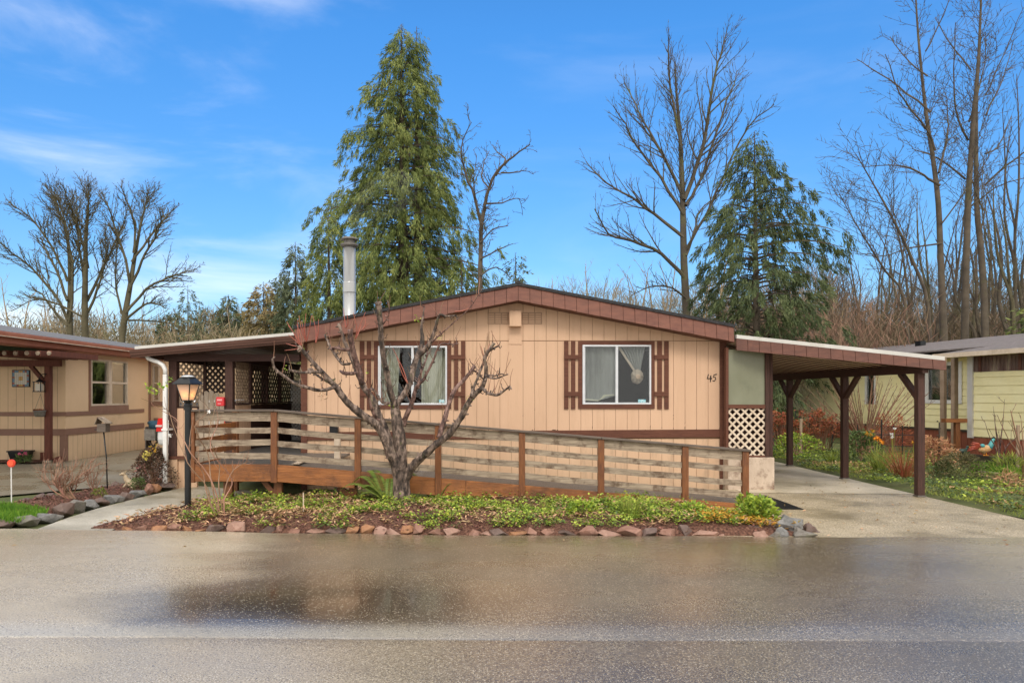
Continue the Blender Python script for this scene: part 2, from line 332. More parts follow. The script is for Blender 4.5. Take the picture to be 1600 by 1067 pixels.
# wet asphalt
m, nt, ns, ls, b = nodes('wet_asphalt')
vec = mapped(ns, ls, geo=True)
n1 = noise(ns, ls, vec, 95, 3, .7)
agg = ramp(ns, [(.32, (.042, .032, .019)), (.47, (.135, .104, .062)), (.60, (.25, .195, .120)), (.70, (.62, .54, .40))]); ls.new(n1.outputs['Fac'], agg.inputs['Fac'])
vor = ns.new('ShaderNodeTexVoronoi'); vor.inputs['Scale'].default_value = 88; ls.new(vec, vor.inputs['Vector'])
vcs = ns.new('ShaderNodeSeparateColor'); ls.new(vor.outputs['Color'], vcs.inputs[0])
spk = ramp(ns, [(.80, 0.0), (.84, 1.0)], 'LINEAR'); ls.new(vcs.outputs[0], spk.inputs['Fac'])
drk = ramp(ns, [(.16, 1.0), (.22, 0.0)], 'LINEAR'); ls.new(vcs.outputs[1], drk.inputs['Fac'])
spd = ramp(ns, [(.30, 1.0), (.45, 0.0)]); ls.new(vor.outputs['Distance'], spd.inputs['Fac'])
n2 = noise(ns, ls, vec, .8, 6, .6)
tone = ramp(ns, [(.35, (.75, .73, .70)), (.65, (1.15, 1.13, 1.10))]); ls.new(n2.outputs['Fac'], tone.inputs['Fac'])
c = mixc(ns, ls, 1.0, agg.outputs['Color'], tone.outputs['Color'], 'MULTIPLY')
ls.new(c, b.inputs['Base Color'])
mpw = ns.new('ShaderNodeMapping'); mpw.inputs['Scale'].default_value = (.35, .8, 1); mpw.inputs['Location'].default_value = (.4, .9, 0)
g = ns.new('ShaderNodeNewGeometry'); ls.new(g.outputs['Position'], mpw.inputs['Vector'])
n3 = noise(ns, ls, mpw.outputs['Vector'], 1.0, 5, .55)
# one smooth puddle where the gutter is lowest, broken up by noise
sx = ns.new('ShaderNodeSeparateXYZ'); ls.new(g.outputs['Position'], sx.inputs[0])
def mth(op, a, b_, c_=None):
    q = ns.new('ShaderNodeMath'); q.operation = op
    for i, v in enumerate((a, b_, c_)):
        if v is None: continue
        if hasattr(v, 'is_linked'): ls.new(v, q.inputs[i])
        else: q.inputs[i].default_value = v
    return q.outputs[0]
dx = mth('MULTIPLY', mth('ADD', sx.outputs[0], 1.35), .52); dy = mth('MULTIPLY', mth('SUBTRACT', sx.outputs[1], 5.45), 1.1)
dd = mth('SQRT', mth('ADD', mth('MULTIPLY', dx, dx), mth('MULTIPLY', dy, dy)), 0)
pud = mth('SUBTRACT', 1.0, dd); pud = mth('ADD', pud, mth('MULTIPLY', mth('SUBTRACT', n3.outputs['Fac'], .5), 1.6))
pr = ramp(ns, [(.05, 0.0), (.6, 1.0)]); ls.new(pud, pr.inputs['Fac'])
rr = ramp(ns, [(.32, .17), (.5, .27), (.68, .42)]); ls.new(n3.outputs['Fac'], rr.inputs['Fac'])
rgh = mth('SUBTRACT', rr.outputs['Color'], mth('MULTIPLY', pr.outputs['Color'], .14))
rgh2 = mth('MAXIMUM', .05, mth('ADD', rgh, mth('MULTIPLY', mth('SUBTRACT', n1.outputs['Fac'], .5), .15)))
# paler areas: the sky's sheen on wet road painted into base colour
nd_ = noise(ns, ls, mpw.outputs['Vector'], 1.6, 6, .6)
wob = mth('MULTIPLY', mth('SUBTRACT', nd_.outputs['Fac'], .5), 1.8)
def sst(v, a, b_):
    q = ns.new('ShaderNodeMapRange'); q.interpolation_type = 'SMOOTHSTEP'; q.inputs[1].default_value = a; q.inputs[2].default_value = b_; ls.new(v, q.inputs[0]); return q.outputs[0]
sheenL = sst(mth('ADD', mth('MULTIPLY', sx.outputs[0], -1.0), wob), 1.8, 2.9)
sheenN = mth('MULTIPLY', sst(mth('ADD', mth('MULTIPLY', sx.outputs[1], -1.0), mth('MULTIPLY', wob, .25)), -4.75, -4.35), sst(mth('ADD', mth('MULTIPLY', sx.outputs[0], -1.0), wob), -.6, 1.6))
sheenR = sst(mth('ADD', sx.outputs[0], wob), 3.0, 6.0)
dry = mth('MAXIMUM', mth('MAXIMUM', sheenL, mth('MULTIPLY', sheenN, .75)), mth('MULTIPLY', sheenR, .55))  # total mask of the painted sky sheen
csheen = ramp(ns, [(.32, (.27, .22, .15)), (.47, (.46, .385, .27)), (.60, (.60, .51, .37)), (.70, (.85, .77, .60))]); ls.new(n1.outputs['Fac'], csheen.inputs['Fac'])
c = mixc(ns, ls, mth('MULTIPLY', dry, .85), c, csheen.outputs['Color'])
# wet puddle stone, darkened further to carry the porch's dark reflection
seam_sheen = mth('MULTIPLY', sst(mth('ADD', sx.outputs[1], mth('MULTIPLY', sx.outputs[0], .012)), 4.57, 4.60), sst(mth('ADD', mth('MULTIPLY', mth('ADD', sx.outputs[1], mth('MULTIPLY', sx.outputs[0], .012)), -1.0), mth('MULTIPLY', wob, .10)), -4.92, -4.66))  # mask for the bright sky reflection painted as a pale strip along the seam
wetc = mixc(ns, ls, mth('MULTIPLY', pr.outputs['Color'], .80), c, (.034, .026, .014))
seam_sheen = mth('MULTIPLY', seam_sheen, mth('ADD', .25, mth('MULTIPLY', .75, sst(mth('ADD', mth('MULTIPLY', sx.outputs[0], -1.0), wob), -1.8, 1.2))))
wetc = mixc(ns, ls, mth('MULTIPLY', seam_sheen, .55), wetc, (.42, .385, .31))
wetc = mixc(ns, ls, mth('MULTIPLY', mth('MULTIPLY', drk.outputs['Color'], spd.outputs['Color']), .75), wetc, (.02, .016, .010))
wetc = mixc(ns, ls, mth('MULTIPLY', mth('MULTIPLY', spk.outputs['Color'], spd.outputs['Color']), .75), wetc, (.62, .55, .43)); ls.new(wetc, b.inputs['Base Color'])
gline = mth('MULTIPLY', seam_sheen, .6)
ls.new(rgh2, b.inputs['Roughness']); b.inputs['Specular IOR Level'].default_value = .9
n4 = noise(ns, ls, vec, 55, 4, .7)
bp = ns.new('ShaderNodeBump'); bp.inputs['Distance'].default_value = .01; ls.new(n4.outputs['Fac'], bp.inputs['Height'])
ls.new(mth('SUBTRACT', .30, mth('MULTIPLY', pr.outputs['Color'], .20)), bp.inputs['Strength'])
ls.new(bp.outputs['Normal'], b.inputs['Normal'])
cw_ = ramp(ns, [(.34, 1.0), (.66, .45)]); ls.new(n3.outputs['Fac'], cw_.inputs['Fac'])
ls.new(mth('MULTIPLY', cw_.outputs['Color'], mth('SUBTRACT', .95, mth('MAXIMUM', mth('MULTIPLY', dry, .55), gline))), b.inputs['Coat Weight']); b.inputs['Coat IOR'].default_value = 1.7
ls.new(mth('ADD', .055, mth('MULTIPLY', mth('SUBTRACT', 1.0, pr.outputs['Color']), .10)), b.inputs['Coat Roughness'])
bp2 = ns.new('ShaderNodeBump'); bp2.inputs['Distance'].default_value = .006; ls.new(n4.outputs['Fac'], bp2.inputs['Height'])
ls.new(mth('SUBTRACT', .20, mth('MULTIPLY', pr.outputs['Color'], .17)), bp2.inputs['Strength']); ls.new(bp2.outputs['Normal'], b.inputs['Coat Normal'])
M['asphalt'] = m
def concrete(name, cols, wet, sc=55):
    m, nt, ns, ls, b = nodes(name); vec = mapped(ns, ls, geo=True)
    n1 = noise(ns, ls, vec, sc, 3, .7); r1 = ramp(ns, cols); ls.new(n1.outputs['Fac'], r1.inputs['Fac'])
    n2 = noise(ns, ls, vec, .9, 7, .65); r2 = ramp(ns, [(.36, (.56, .54, .46)), (.50, (.88, .87, .82)), (.64, (1.08, 1.08, 1.08))]); ls.new(n2.outputs['Fac'], r2.inputs['Fac'])
    ls.new(mixc(ns, ls, 1.0, r1.outputs['Color'], r2.outputs['Color'], 'MULTIPLY'), b.inputs['Base Color'])
    r3 = ramp(ns, [(.35, wet), (.65, wet+.25)]); ls.new(n2.outputs['Fac'], r3.inputs['Fac']); ls.new(r3.outputs['Color'], b.inputs['Roughness'])
    bp = ns.new('ShaderNodeBump'); bp.inputs['Strength'].default_value = .35; bp.inputs['Distance'].default_value = .01
    ls.new(n1.outputs['Fac'], bp.inputs['Height']); ls.new(bp.outputs['Normal'], b.inputs['Normal']); return m
M['drive'] = concrete('driveway_aggregate', [(.35, (.18, .14, .09)), (.5, (.37, .30, .20)), (.66, (.70, .60, .44))], .3)
M['slab'] = concrete('concrete_slab', [(.35, (.50, .42, .31)), (.6, (.66, .58, .45))], .35)
M['wetslab'] = concrete('wet_concrete', [(.35, (.17, .15, .115)), (.6, (.27, .245, .19))], .18)
M['path'] = concrete('path_concrete', [(.35, (.34, .31, .25)), (.6, (.50, .46, .385))], .4)
# ---------------------------------------------------------------- camera, light, sky
cd = bpy.data.cameras.new('camera'); cam = bpy.data.objects.new('camera', cd); COL.objects.link(cam)
cd.sensor_width = 36; cd.lens = 36*F/1600; cd.shift_x = (800-CX)/1600; cd.shift_y = (HY-533.5)/1600
cam.location = (0, 0, EYE); cam.rotation_euler = (R(90), 0, 0); cd.clip_end = 3000; cd.clip_start = .05
scene.camera = cam
SUN_EL, SUN_AZ = 42, 179           # azimuth clockwise from +y: behind the camera, a little to the left
world = bpy.data.worlds.new('World'); scene.world = world; world.use_nodes = True
nt = world.node_tree; ns, ls = nt.nodes, nt.links; bg = ns['Background']
sky = ns.new('ShaderNodeTexSky'); sky.sky_type = 'NISHITA'; sky.sun_disc = False
sky.sun_elevation = R(SUN_EL); sky.sun_rotation = R(SUN_AZ); sky.air_density = 1.0; sky.dust_density = .4; sky.ozone_density = 2.2
hs = ns.new('ShaderNodeHueSaturation'); hs.inputs['Saturation'].default_value = 1.18; hs.inputs['Value'].default_value = 1.0
ls.new(sky.outputs[0], hs.inputs['Color'])
tc = ns.new('ShaderNodeTexCoord')
sep = ns.new('ShaderNodeSeparateXYZ'); ls.new(tc.outputs['Generated'], sep.inputs[0])
def wm(op, *a):
    q = ns.new('ShaderNodeMath'); q.operation = op
    for i, v in enumerate(a):
        if hasattr(v, 'is_linked'): ls.new(v, q.inputs[i])
        else: q.inputs[i].default_value = v
    return q.outputs[0]
def wmap(v, a, b):
    q = ns.new('ShaderNodeMapRange'); q.interpolation_type = 'SMOOTHSTEP'; q.inputs[1].default_value = a; q.inputs[2].default_value = b
    ls.new(v, q.inputs[0]); return q.outputs[0]
zr_s = ns.new('ShaderNodeValToRGB'); cr = zr_s.color_ramp; cr.elements[0].position = .05; cr.elements[0].color = (.355, .37, .475, 1); cr.elements[1].position = .46; cr.elements[1].color = (.44, .80, 1, 1)
ls.new(sep.outputs[2], zr_s.inputs[0])
tint = ns.new('ShaderNodeMix'); tint.data_type = 'RGBA'; tint.blend_type = 'MULTIPLY'; tint.inputs[0].default_value = 1
ls.new(hs.outputs[0], tint.inputs[6]); ls.new(zr_s.outputs[0], tint.inputs[7])
t2 = ns.new('ShaderNodeVectorMath'); t2.operation = 'SCALE'; t2.inputs['Scale'].default_value = 1.66; ls.new(tint.outputs[2], t2.inputs[0])
zr_s = ns.new('ShaderNodeValToRGB'); cr = zr_s.color_ramp; cr.elements[0].position = .05; cr.elements[0].color = (.44, .50, .56, 1); cr.elements[1].position = .46; cr.elements[1].color = (.44, .80, 1, 1)
ls.new(sep.outputs[2], zr_s.inputs[0])
tint = ns.new('ShaderNodeMix'); tint.data_type = 'RGBA'; tint.blend_type = 'MULTIPLY'; tint.inputs[0].default_value = 1
ls.new(hs.outputs[0], tint.inputs[6]); ls.new(zr_s.outputs[0], tint.inputs[7])
t2 = ns.new('ShaderNodeVectorMath'); t2.operation = 'SCALE'; t2.inputs['Scale'].default_value = 1.66; ls.new(tint.outputs[2], t2.inputs[0])
# thin cirrus over the blue part, stretched along the wind
mp = ns.new('ShaderNodeMapping'); mp.inputs['Scale'].default_value = (1.3, 1.3, 5.0); mp.inputs['Rotation'].default_value = (0, R(-9), 0); mp.inputs['Location'].default_value = (.35, 0, .25)
ls.new(tc.outputs['Generated'], mp.inputs['Vector'])
cn = ns.new('ShaderNodeTexNoise'); cn.inputs['Scale'].default_value = 1.7; cn.inputs['Detail'].default_value = 9; cn.inputs['Roughness'].default_value = .55; cn.inputs['Distortion'].default_value = .5
ls.new(mp.outputs[0], cn.inputs['Vector'])
cirrus = wm('MULTIPLY', wmap(cn.outputs['Fac'], .46, .86), .62)
left = wmap(wm('MULTIPLY', sep.outputs[0], -1), -.05, .55)
cirrus = wm('MULTIPLY', cirrus, wm('ADD', .16, wm('MULTIPLY', left, 1.0)))
# unseen bright cloud deck added overhead and behind, for soft neutral frontal light
c2 = ns.new('ShaderNodeTexNoise'); c2.inputs['Scale'].default_value = 2.0; c2.inputs['Detail'].default_value = 6
ls.new(tc.outputs['Generated'], c2.inputs['Vector'])
deck = wm('ADD', wm('MULTIPLY', sep.outputs[1], -1.0), wm('MULTIPLY', sep.outputs[2], .55))
deck = wm('ADD', deck, wm('MULTIPLY', wm('SUBTRACT', c2.outputs['Fac'], .5), .5))
deck = wmap(deck, -.33, .12)
tot = wm('MAXIMUM', cirrus, deck)
mx = ns.new('ShaderNodeMix'); mx.data_type = 'RGBA'; ls.new(tot, mx.inputs[0]); ls.new(t2.outputs[0], mx.inputs[6])
mx.inputs[7].default_value = (CLOUD*1.0, CLOUD*.985, CLOUD*.96, 1) if 'CLOUD' in globals() else (10.6, 10.3, 9.9, 1)
ls.new(mx.outputs[2], bg.inputs['Color']); bg.inputs['Strength'].default_value = .10
sd = bpy.data.lights.new('sun', 'SUN'); sun = bpy.data.objects.new('sun', sd); COL.objects.link(sun)
sd.energy = 1.15; sd.angle = R(18); sd.color = (1, .955, .88)
az = R(SUN_AZ); dirv = Vector((math.sin(az)*math.cos(R(SUN_EL)), math.cos(az)*math.cos(R(SUN_EL)), math.sin(R(SUN_EL))))
sun.rotation_euler = dirv.to_track_quat('Z', 'Y').to_euler(); sun.location = dirv*60
vs = scene.view_settings; vs.view_transform = 'Standard'; vs.look = 'None'; vs.exposure = .58; vs.gamma = 1

# ---------------------------------------------------------------- ground, road, drives
def YR(x):                                             # far edge of the road
    if x < 0: return 7.95+min(-x, 14)*.067
    return 7.95-min(x, 3.7)*.024
b = MB(); b.poly([(-400, -60, -.03), (400, -60, -.03), (400, 700, -.03), (-400, 700, -.03)]); struct('ground', b, M['earth'])
b = MB(); xs = [-60, -40, -28, -20]+[x*.5 for x in range(-32, 33)]+[20, 28, 40, 60]
prof = [(-14, .02), (-4, .030), (2, .024), (4.3, .018), (4.55, .018), (4.575, .010), (4.60, .015), (4.66, .019), (4.74, .0235), (4.82, .027), (4.92, .0295), (5.1, .031), (5.5, .0325), (6.2, .034), (7.4, .030), (None, .016)]
for x in xs:
    for y, z in prof:
        yy = YR(x)+.02*math.sin(x*3.1)+.012*math.sin(x*7.7) if y is None else y-(.012*x if y > 4 and y < 6 else 0)
        b.v.append((x, yy, z+.003*math.sin(x*1.3+y if y else x)))
n = len(prof)
for i in range(len(xs)-1):
    for j in range(n-1): b.f.append((i*n+j, (i+1)*n+j, (i+1)*n+j+1, i*n+j+1))
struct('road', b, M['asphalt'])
# driveway on the right, slab on the left, footpath
b = MB(); b.poly([(2.3, 7.7, .003), (6.86, 7.7, .003), (6.86, 26, .003), (4.0, 26, .003), (4.0, 11.9, .003), (2.3, 11.9, .003)])
b.poly([(6.86, 7.7, .003), (12, 7.7, .003), (10, 7.95, .003), (8.2, 8.2, .003), (6.86, 9.0, .003)])
struct('driveway', b, M['drive'])
b = MB(); b.poly([(4.15, 11.5, .007), (6.84, 11.35, .007), (6.84, 26, .007), (4.15, 26, .007)]); struct('carport_slab', b, M['slab'])
b = MB(); b.poly([(-16, 9.75, .003), (-8.8, 10.05, .003), (-6.1, 12.9, .003), (-5.6, 13.2, .003), (-5.6, 26, .003), (-10.25, 26, .003), (-10.25, 16.75, .003), (-16, 16.4, .003)])
struct('neighbour_driveway', b, M['wetslab'])
def smooth_strip(A, B, z):                             # strip between two polylines
    b = MB()
    for i in range(len(A)-1):
        b.poly([(A[i][0], A[i][1], z), (B[i][0], B[i][1], z), (B[i+1][0], B[i+1][1], z), (A[i+1][0], A[i+1][1], z)])
    return b
A = [G(52, 830), G(100, 812), G(150, 796), G(215, 779), G(268, 767), G(300, 759)]
B = [G(172, 831), G(205, 815), G(262, 796), G(300, 788), G(345, 779), G(420, 770)]
struct('footpath', smooth_strip(A, B, .012), M['path'])

# garden beds: raised sheets of mulch
def bed_height(u, v, x, y, h):
    e = min(1, u/.12, (1-u)/.12, v/.2+.25, (1-v)/.2+.5); e = max(0, e)
    return h*e+.03*e*math.sin(x*2.3+1)*math.cos(y*3.1)+.015*e*math.sin(x*7+y*5)
def front_y(x): return YR(x)+.10
def bed_back(x): return 10.25 if x < 2.1 else 10.25-(x-2.1)*1.0
def mainbed_z(x, y):
    x0, x1 = -4.75, 3.62; u = (x-x0)/(x1-x0)
    yf = front_y(x); yb = bed_back(x)
    if x < -3.5: yb = yf+.35+(x+4.75)*1.75
    v = (y-yf)/max(.05, yb-yf)
    if u < 0 or u > 1 or v < 0 or v > 1: return None
    return .02+bed_height(u, v, x, y, .10)
b = MB(); NX, NY = 90, 16; x0, x1 = -4.75, 3.62
for i in range(NX+1):
    x = x0+(x1-x0)*i/NX; yf = front_y(x); yb = bed_back(x)
    if x < -3.5: yb = yf+.35+(x+4.75)*1.75
    for j in range(NY+1):
        y = yf+(yb-yf)*j/NY; z = .02+bed_height(i/NX, j/NY, x, y, .10)
        if j == 0: z = -.01
        b.v.append((x, y, z))
for i in range(NX):
    for j in range(NY): k = i*(NY+1)+j; b.f.append((k, k+NY+1, k+NY+2, k+1))
struct('garden_bed', b, M['mulch'], smooth=True)
# bed beside the neighbour's drive
LA = [G(-70, 828), G(0, 822), G(52, 818), G(100, 803), G(150, 789), G(215, 772), G(268, 760)]
LB = [G(-70, 800), G(0, 793), G(40, 786), G(80, 777), G(150, 767), G(225, 755), G(262, 750)]
def leftbed_pt(u, v):
    t = u*(len(LA)-1); i = min(int(t), len(LA)-2); f = t-i
    a = LA[i].lerp(LA[i+1], f); c = LB[i].lerp(LB[i+1], f); p = a.lerp(c, v)
    p.z = .015+.06*min(1, v/.25, (1-v)/.25+.2)+.012*math.sin(p.x*5)*math.cos(p.y*4); return p
b = MB()
for i in range(41):
    for j in range(9): b.v.append(tuple(leftbed_pt(i/40, j/8)))
for i in range(40):
    for j in range(8): k = i*9+j; b.f.append((k, k+9, k+10, k+1))
struct('side_bed', b, M['mulch'], smooth=True)
b = MB(); b.poly([(-17, 16.15, .03), (-10.6, 16.4, .03), (-10.35, 17.2, .03), (-17, 17.2, .03)]); struct('porch_bed', b, M['mulch'])
# rising wooded ground far behind
b = MB(); NXh = 70
def hill_z(x, k):
    base = 13.5 if x < -10 else (7 if x < 45 else 12)
    t = max(0, min(1, (x+30)/40)); base = (10.5+1.2*math.sin(x*.045+1)+max(0, -x-60)*.02)*(1-t)+7*t
    if x > 30: base = 7+min(1, (x-30)/40)*6
    return base+1.1*math.sin(x*.21)+.8*math.sin(x*.53+2)+.5*math.sin(x*1.7)
for i in range(NXh*3+1):
    x = -210+420*i/(NXh*3)
    for j, (y, f) in enumerate(((78, -.02), (92, .32), (108, .72), (125, 1), (170, 1.25), (230, 1.2))):
        b.v.append((x*(y/125), y+4*math.sin(x*.3), hill_z(x, 0)*f))
for i in range(NXh*3):
    for j in range(5): k = i*6+j; b.f.append((k, k+6, k+7, k+1))
struct('hill', b, M['hill'], smooth=True)
# ---------------------------------------------------------------- main house
YH = 12.17; s_ = YH/F
HX0, HX1 = XX(472, YH), XX(1132, YH)
RX, RZ, SL = .48, 3.485, .1925                         # ridge position, height, slope
def roof_z(x): return RZ-SL*abs(x-RX)
house = thing('manufactured_house', ((HX0+HX1)/2, YH, 0), 'tan one-storey house with low gable roof, brown shutters and house number 45', 'house')
wins = [(XX(591, YH), XX(698.6, YH), ZZ(632.4, YH), ZZ(540.6, YH)), (XX(910, YH), XX(1017, YH), ZZ(631.6, YH), ZZ(539, YH))]
SEAM = ZZ(532.5, YH)
def wall_cells(x0, x1, z0, ztop):
    """vertical runs in the strip x0..x1 left over by the windows"""
    cuts = [(w[2], w[3]) for w in wins if w[0] < x1-1e-4 and w[1] > x0+1e-4]
    out = []; z = z0
    for a, c in sorted(cuts): out.append((z, a)); z = c
    out.append((z, ztop)); return out
up = MB(); lo = MB(); back = MB()
gx = [HX0+.02]; step = .2
while gx[-1] < HX1-.05: gx.append(min(HX1-.02, gx[-1]+step))
for i in range(len(gx)-1):
    a, c = gx[i], gx[i+1]
    xs_ = sorted({a, c} | {v for w in wins for v in (w[0], w[1]) if a+.004 < v < c-.004})
    for k in range(len(xs_)-1):
        p, q = xs_[k], xs_[k+1]
        pp = p+(.003 if k == 0 else 0); qq = q-(.003 if k == len(xs_)-2 else 0)
        for z0, z1 in wall_cells(p, q, .90, SEAM-.006): up.box(pp, qq, YH, YH+.016, z0, z1)
        up.box(pp, qq, YH+.001, YH+.017, SEAM+.006, min(roof_z(pp), roof_z(qq))-.06)
        for z0, z1 in wall_cells(p, q, -.05, 3.0): back.box(p, q, YH+.0175, YH+.03, z0, min(z1, roof_z(p)-.08, roof_z(q)-.08))
    lo.box(a+.003, c-.003, YH+.004, YH+.017, -.05, .84)
up.build('wall', M['siding'], house); lo.build('skirting', M['siding_low'], house); back.build('wall_backing', M['groove'], house)
b = MB()                                               # the other three walls, floor
b.box(HX0, HX0+.03, YH+.04, 28.0, -.05, 2.72); b.box(HX1-.03, HX1, YH+.04, 28.0, -.05, 2.72)
b.prism([(HX0, -.05), (HX1, -.05), (HX1, 2.72), (RX, 3.42), (HX0, 2.72)], 28.0, 28.05)
b.build('side_wall', M['siding'], house)
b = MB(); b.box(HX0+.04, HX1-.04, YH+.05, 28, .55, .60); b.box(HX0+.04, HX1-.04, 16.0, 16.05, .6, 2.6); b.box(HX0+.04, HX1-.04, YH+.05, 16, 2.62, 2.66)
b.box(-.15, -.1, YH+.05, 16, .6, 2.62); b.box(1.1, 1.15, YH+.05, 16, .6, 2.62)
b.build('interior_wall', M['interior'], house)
b = MB(); b.box(XX(795, YH), XX(815, YH), YH-.014, YH-.001, SEAM-.06, 3.24); b.box(XX(794.5, YH), XX(812.5, YH), YH-.006, YH-.001, .96, SEAM-.07)
b.build('batten', M['siding'], house)
zl = (ZZ(687.5, YH), ZZ(675, YH)); zr = (ZZ(682.5, YH), ZZ(670.5, YH))
b = MB(); b.hexa([(HX0, YH-.022, zl[0]), (HX1, YH-.022, zr[0]), (HX1, YH-.001, zr[0]), (HX0, YH-.001, zl[0]), (HX0, YH-.022, zl[1]), (HX1, YH-.022, zr[1]), (HX1, YH-.001, zr[1]), (HX0, YH-.001, zl[1])])
b.build('trim_band', M['trim'], house)
for x0, x1 in ((XX(471, YH), XX(480.5, YH)), (XX(1124, YH), XX(1134, YH))):
    b = MB(); b.box(x0, x1, YH-.035, YH-.023, -.05, 2.66); b.build('corner_trim', M['trim'], house)
# roof
YF = 11.85
for sgn in (-1, 1):
    xe = -3.29 if sgn < 0 else 4.12
    b = MB(); z0 = roof_z(xe)
    b.hexa([(RX, YF-.05, RZ-.05), (xe, YF-.05, z0-.05), (xe, 28.3, z0-.05), (RX, 28.3, RZ-.05), (RX, YF-.05, RZ), (xe, YF-.05, z0), (xe, 28.3, z0), (RX, 28.3, RZ)])
    b.build('roof', M['shingle_dark'], house)
    b = MB(); b.hexa([(RX, YF+.01, RZ-.30), (xe, YF+.01, z0-.30), (xe, YH-.001, z0-.30), (RX, YH-.001, RZ-.30), (RX, YF+.01, RZ-.28), (xe, YF+.01, z0-.28), (xe, YH-.001, z0-.28), (RX, YH-.001, RZ-.28)])
    b.build('soffit', M['fascia_dark'], house)
b = MB(); b.tube([(RX, YF-.06, RZ+.005), (RX, 28.3, RZ+.005)], .035, 6); b.build('ridge_cap', M['shingle_dark'], house)
b = MB()                                               # rake: overlapping flared panels
segs = []
x = -3.27
edges = [RX+(-3.75)*(1-i/19) for i in range(20)]+[RX+3.62*i/18.5 for i in range(1, 19)]+[4.10]
for i in range(len(edges)-1):
    a, c = edges[i]+.003, edges[i+1]-.003
    o = U(0, .008); dz = U(-.004, .004)
    za, zc = roof_z(a), roof_z(c); d = .25
    y0 = YF-.02-o; yb = YF-.062-o                       # bottom flares out
    b.hexa([(a, yb, za-.052-d+dz), (c, yb, zc-.052-d+dz), (c, YF+.012, zc-.052-d+dz), (a, YF+.012, za-.052-d+dz),
            (a, y0, za-.052), (c, y0, zc-.052), (c, YF+.012, zc-.052), (a, YF+.012, za-.052)])
b.build('rake_board', M['fascia'], house)
for px0, px1 in ((762, 795), (815, 847)):
    b = MB(); Yv = YH-.02
    b.pbox(px0, px1, 488, 506.5, YH-.008, .006); v = b.build('gable_vent', M['vent_dark'], house)
    for k in range(3):
        l = MB(); a = px0+1.5+k*(px1-px0-1.5)/3; c = a+(px1-px0)/3-2.5
        for j in range(6): l.pbox(a, c, 489.6+j*2.75, 490.9+j*2.75, YH-.016, .007)
        l.build('louvre', M['siding'], v)
b = MB(); b.box(XX(795.5, YH), XX(814, YH), YH-.17, YH-.015, ZZ(511.5, YH), ZZ(487, YH)); b.build('vent_hood', M['siding'], house, bevel=.012)
# windows
def curtain(x0, x1, z0, z1, y, folds, amp, taper=None, n=60, flare=0):
    b = MB()
    for i in range(n+1):
        t = i/n
        for j in range(7):
            s = j/6; x = x0+(x1-x0)*t
            if taper: x = x+(taper[0]-x)*s**1.3*taper[1]
            b.v.append((x+flare*s*t, y+amp*math.sin(t*folds*2*math.pi)*(1-.25*s)+.01*math.sin(t*31), z1+(z0-z1)*s+.01*math.sin(t*9)))
    for i in range(n):
        for j in range(6): k = i*7+j; b.f.append((k, k+7, k+8, k+1))
    return b
def window(w, kind):
    x0, x1, z0, z1 = w; f = MB(); t = .030
    yo = YH-.028
    f.box(x0, x1, yo, YH+.05, z1-t, z1); f.box(x0, x1, yo, YH+.05, z0, z0+t)
    f.box(x0, x0+t, yo, YH+.05, z0+t, z1-t); f.box(x1-t, x1, yo, YH+.05, z0+t, z1-t)
    xm = (x0+x1)/2; fr = f.build('window', M['alu'], house, bevel=.003)
    d = MB(); d.box(xm-.022, xm+.022, yo+.006, YH+.04, z0+t, z1-t); d.build('mullion', M['alu'], fr); d = MB(); d.box(x0+t, x0+t+.018, YH-.012, YH+.003, z0+t, z1-t); d.build('sash', M['alu'], fr)
    for a, c in ((x0+t, xm-.022), (xm+.022, x1-t)):
        g_ = MB(); g_.box(a, c, YH+.004, YH+.008, z0+t, z1-t); g_.build('pane', M['glass'], fr)
    return fr
w1 = window(wins[0], 0); x0, x1, z0, z1 = wins[0]
curtain(x0+.02, x0+.36, z0-.05, z1+.02, YH+.16, 5, .022, taper=(x0+.15, .25)).build('curtain', M['curtain_cream'], w1, smooth=True)
curtain(x1-.46, x1-.01, z0-.05, z1+.02, YH+.16, 6, .022).build('curtain', M['curtain_cream'], w1, smooth=True)
b = MB(); b.box(x1-.14, x1-.045, YH-.004, YH+.0035, z0+.04, z0+.09); b.build('sticker', M['sticker'], w1)
w2 = window(wins[1], 1); x0, x1, z0, z1 = wins[1]; xm = (x0+x1)/2
b = MB()
for i in range(41):                                    # grey sheer with its lower corner folded up
    t = i/40; x = x0+.02+(xm-x0-.03)*t; zb = z0+.06+.085*max(0, t-.45)/.55
    for j in range(6):
        b.v.append((x, YH+.10+.008*math.sin(t*40)+.006*math.sin(j+t*9), z1+(zb-z1)*j/5))
for i in range(40):
    for j in range(5): k = i*6+j; b.f.append((k, k+6, k+7, k+1))
b.build('sheer_curtain', M['sheer'], w2, smooth=True)
b = MB()                                               # its bright turned-up hem
b.poly([(x0+.03, YH+.09, z0+.07), (x0+.28, YH+.085, z0+.055), (x0+.31, YH+.08, z0+.075), (x0+.05, YH+.088, z0+.10)])
b.poly([(x0+.28, YH+.085, z0+.055), (x0+.38, YH+.08, z0+.165), (x0+.43, YH+.08, z0+.14), (x0+.32, YH+.084, z0+.075)])
b.poly([(x0+.38, YH+.08, z0+.165), (xm-.03, YH+.08, z0+.175), (xm-.03, YH+.08, z0+.155), (x0+.43, YH+.08, z0+.14)])
b.build('curtain_hem', M['curtain_cream'], w2)
kx = XX(997, YH); kz = ZZ(588, YH)                     # tied curtain: folds running down into a knot
b = MB(); n = 48
for i in range(n+1):
    t = i/n; xt = xm+.04+(x1-xm-.10)*t
    for j in range(9):
        s = j/8; e = s**.85; x = xt+(kx+(t-.5)*.10-xt)*e
        b.v.append((x, YH+.12+.025*math.sin(t*44)*(1-.4*s)-.05*s, (z1+.02)*(1-s)+(kz+.06)*s))
for i in range(n):
    for j in range(8): k = i*9+j; b.f.append((k, k+9, k+10, k+1))
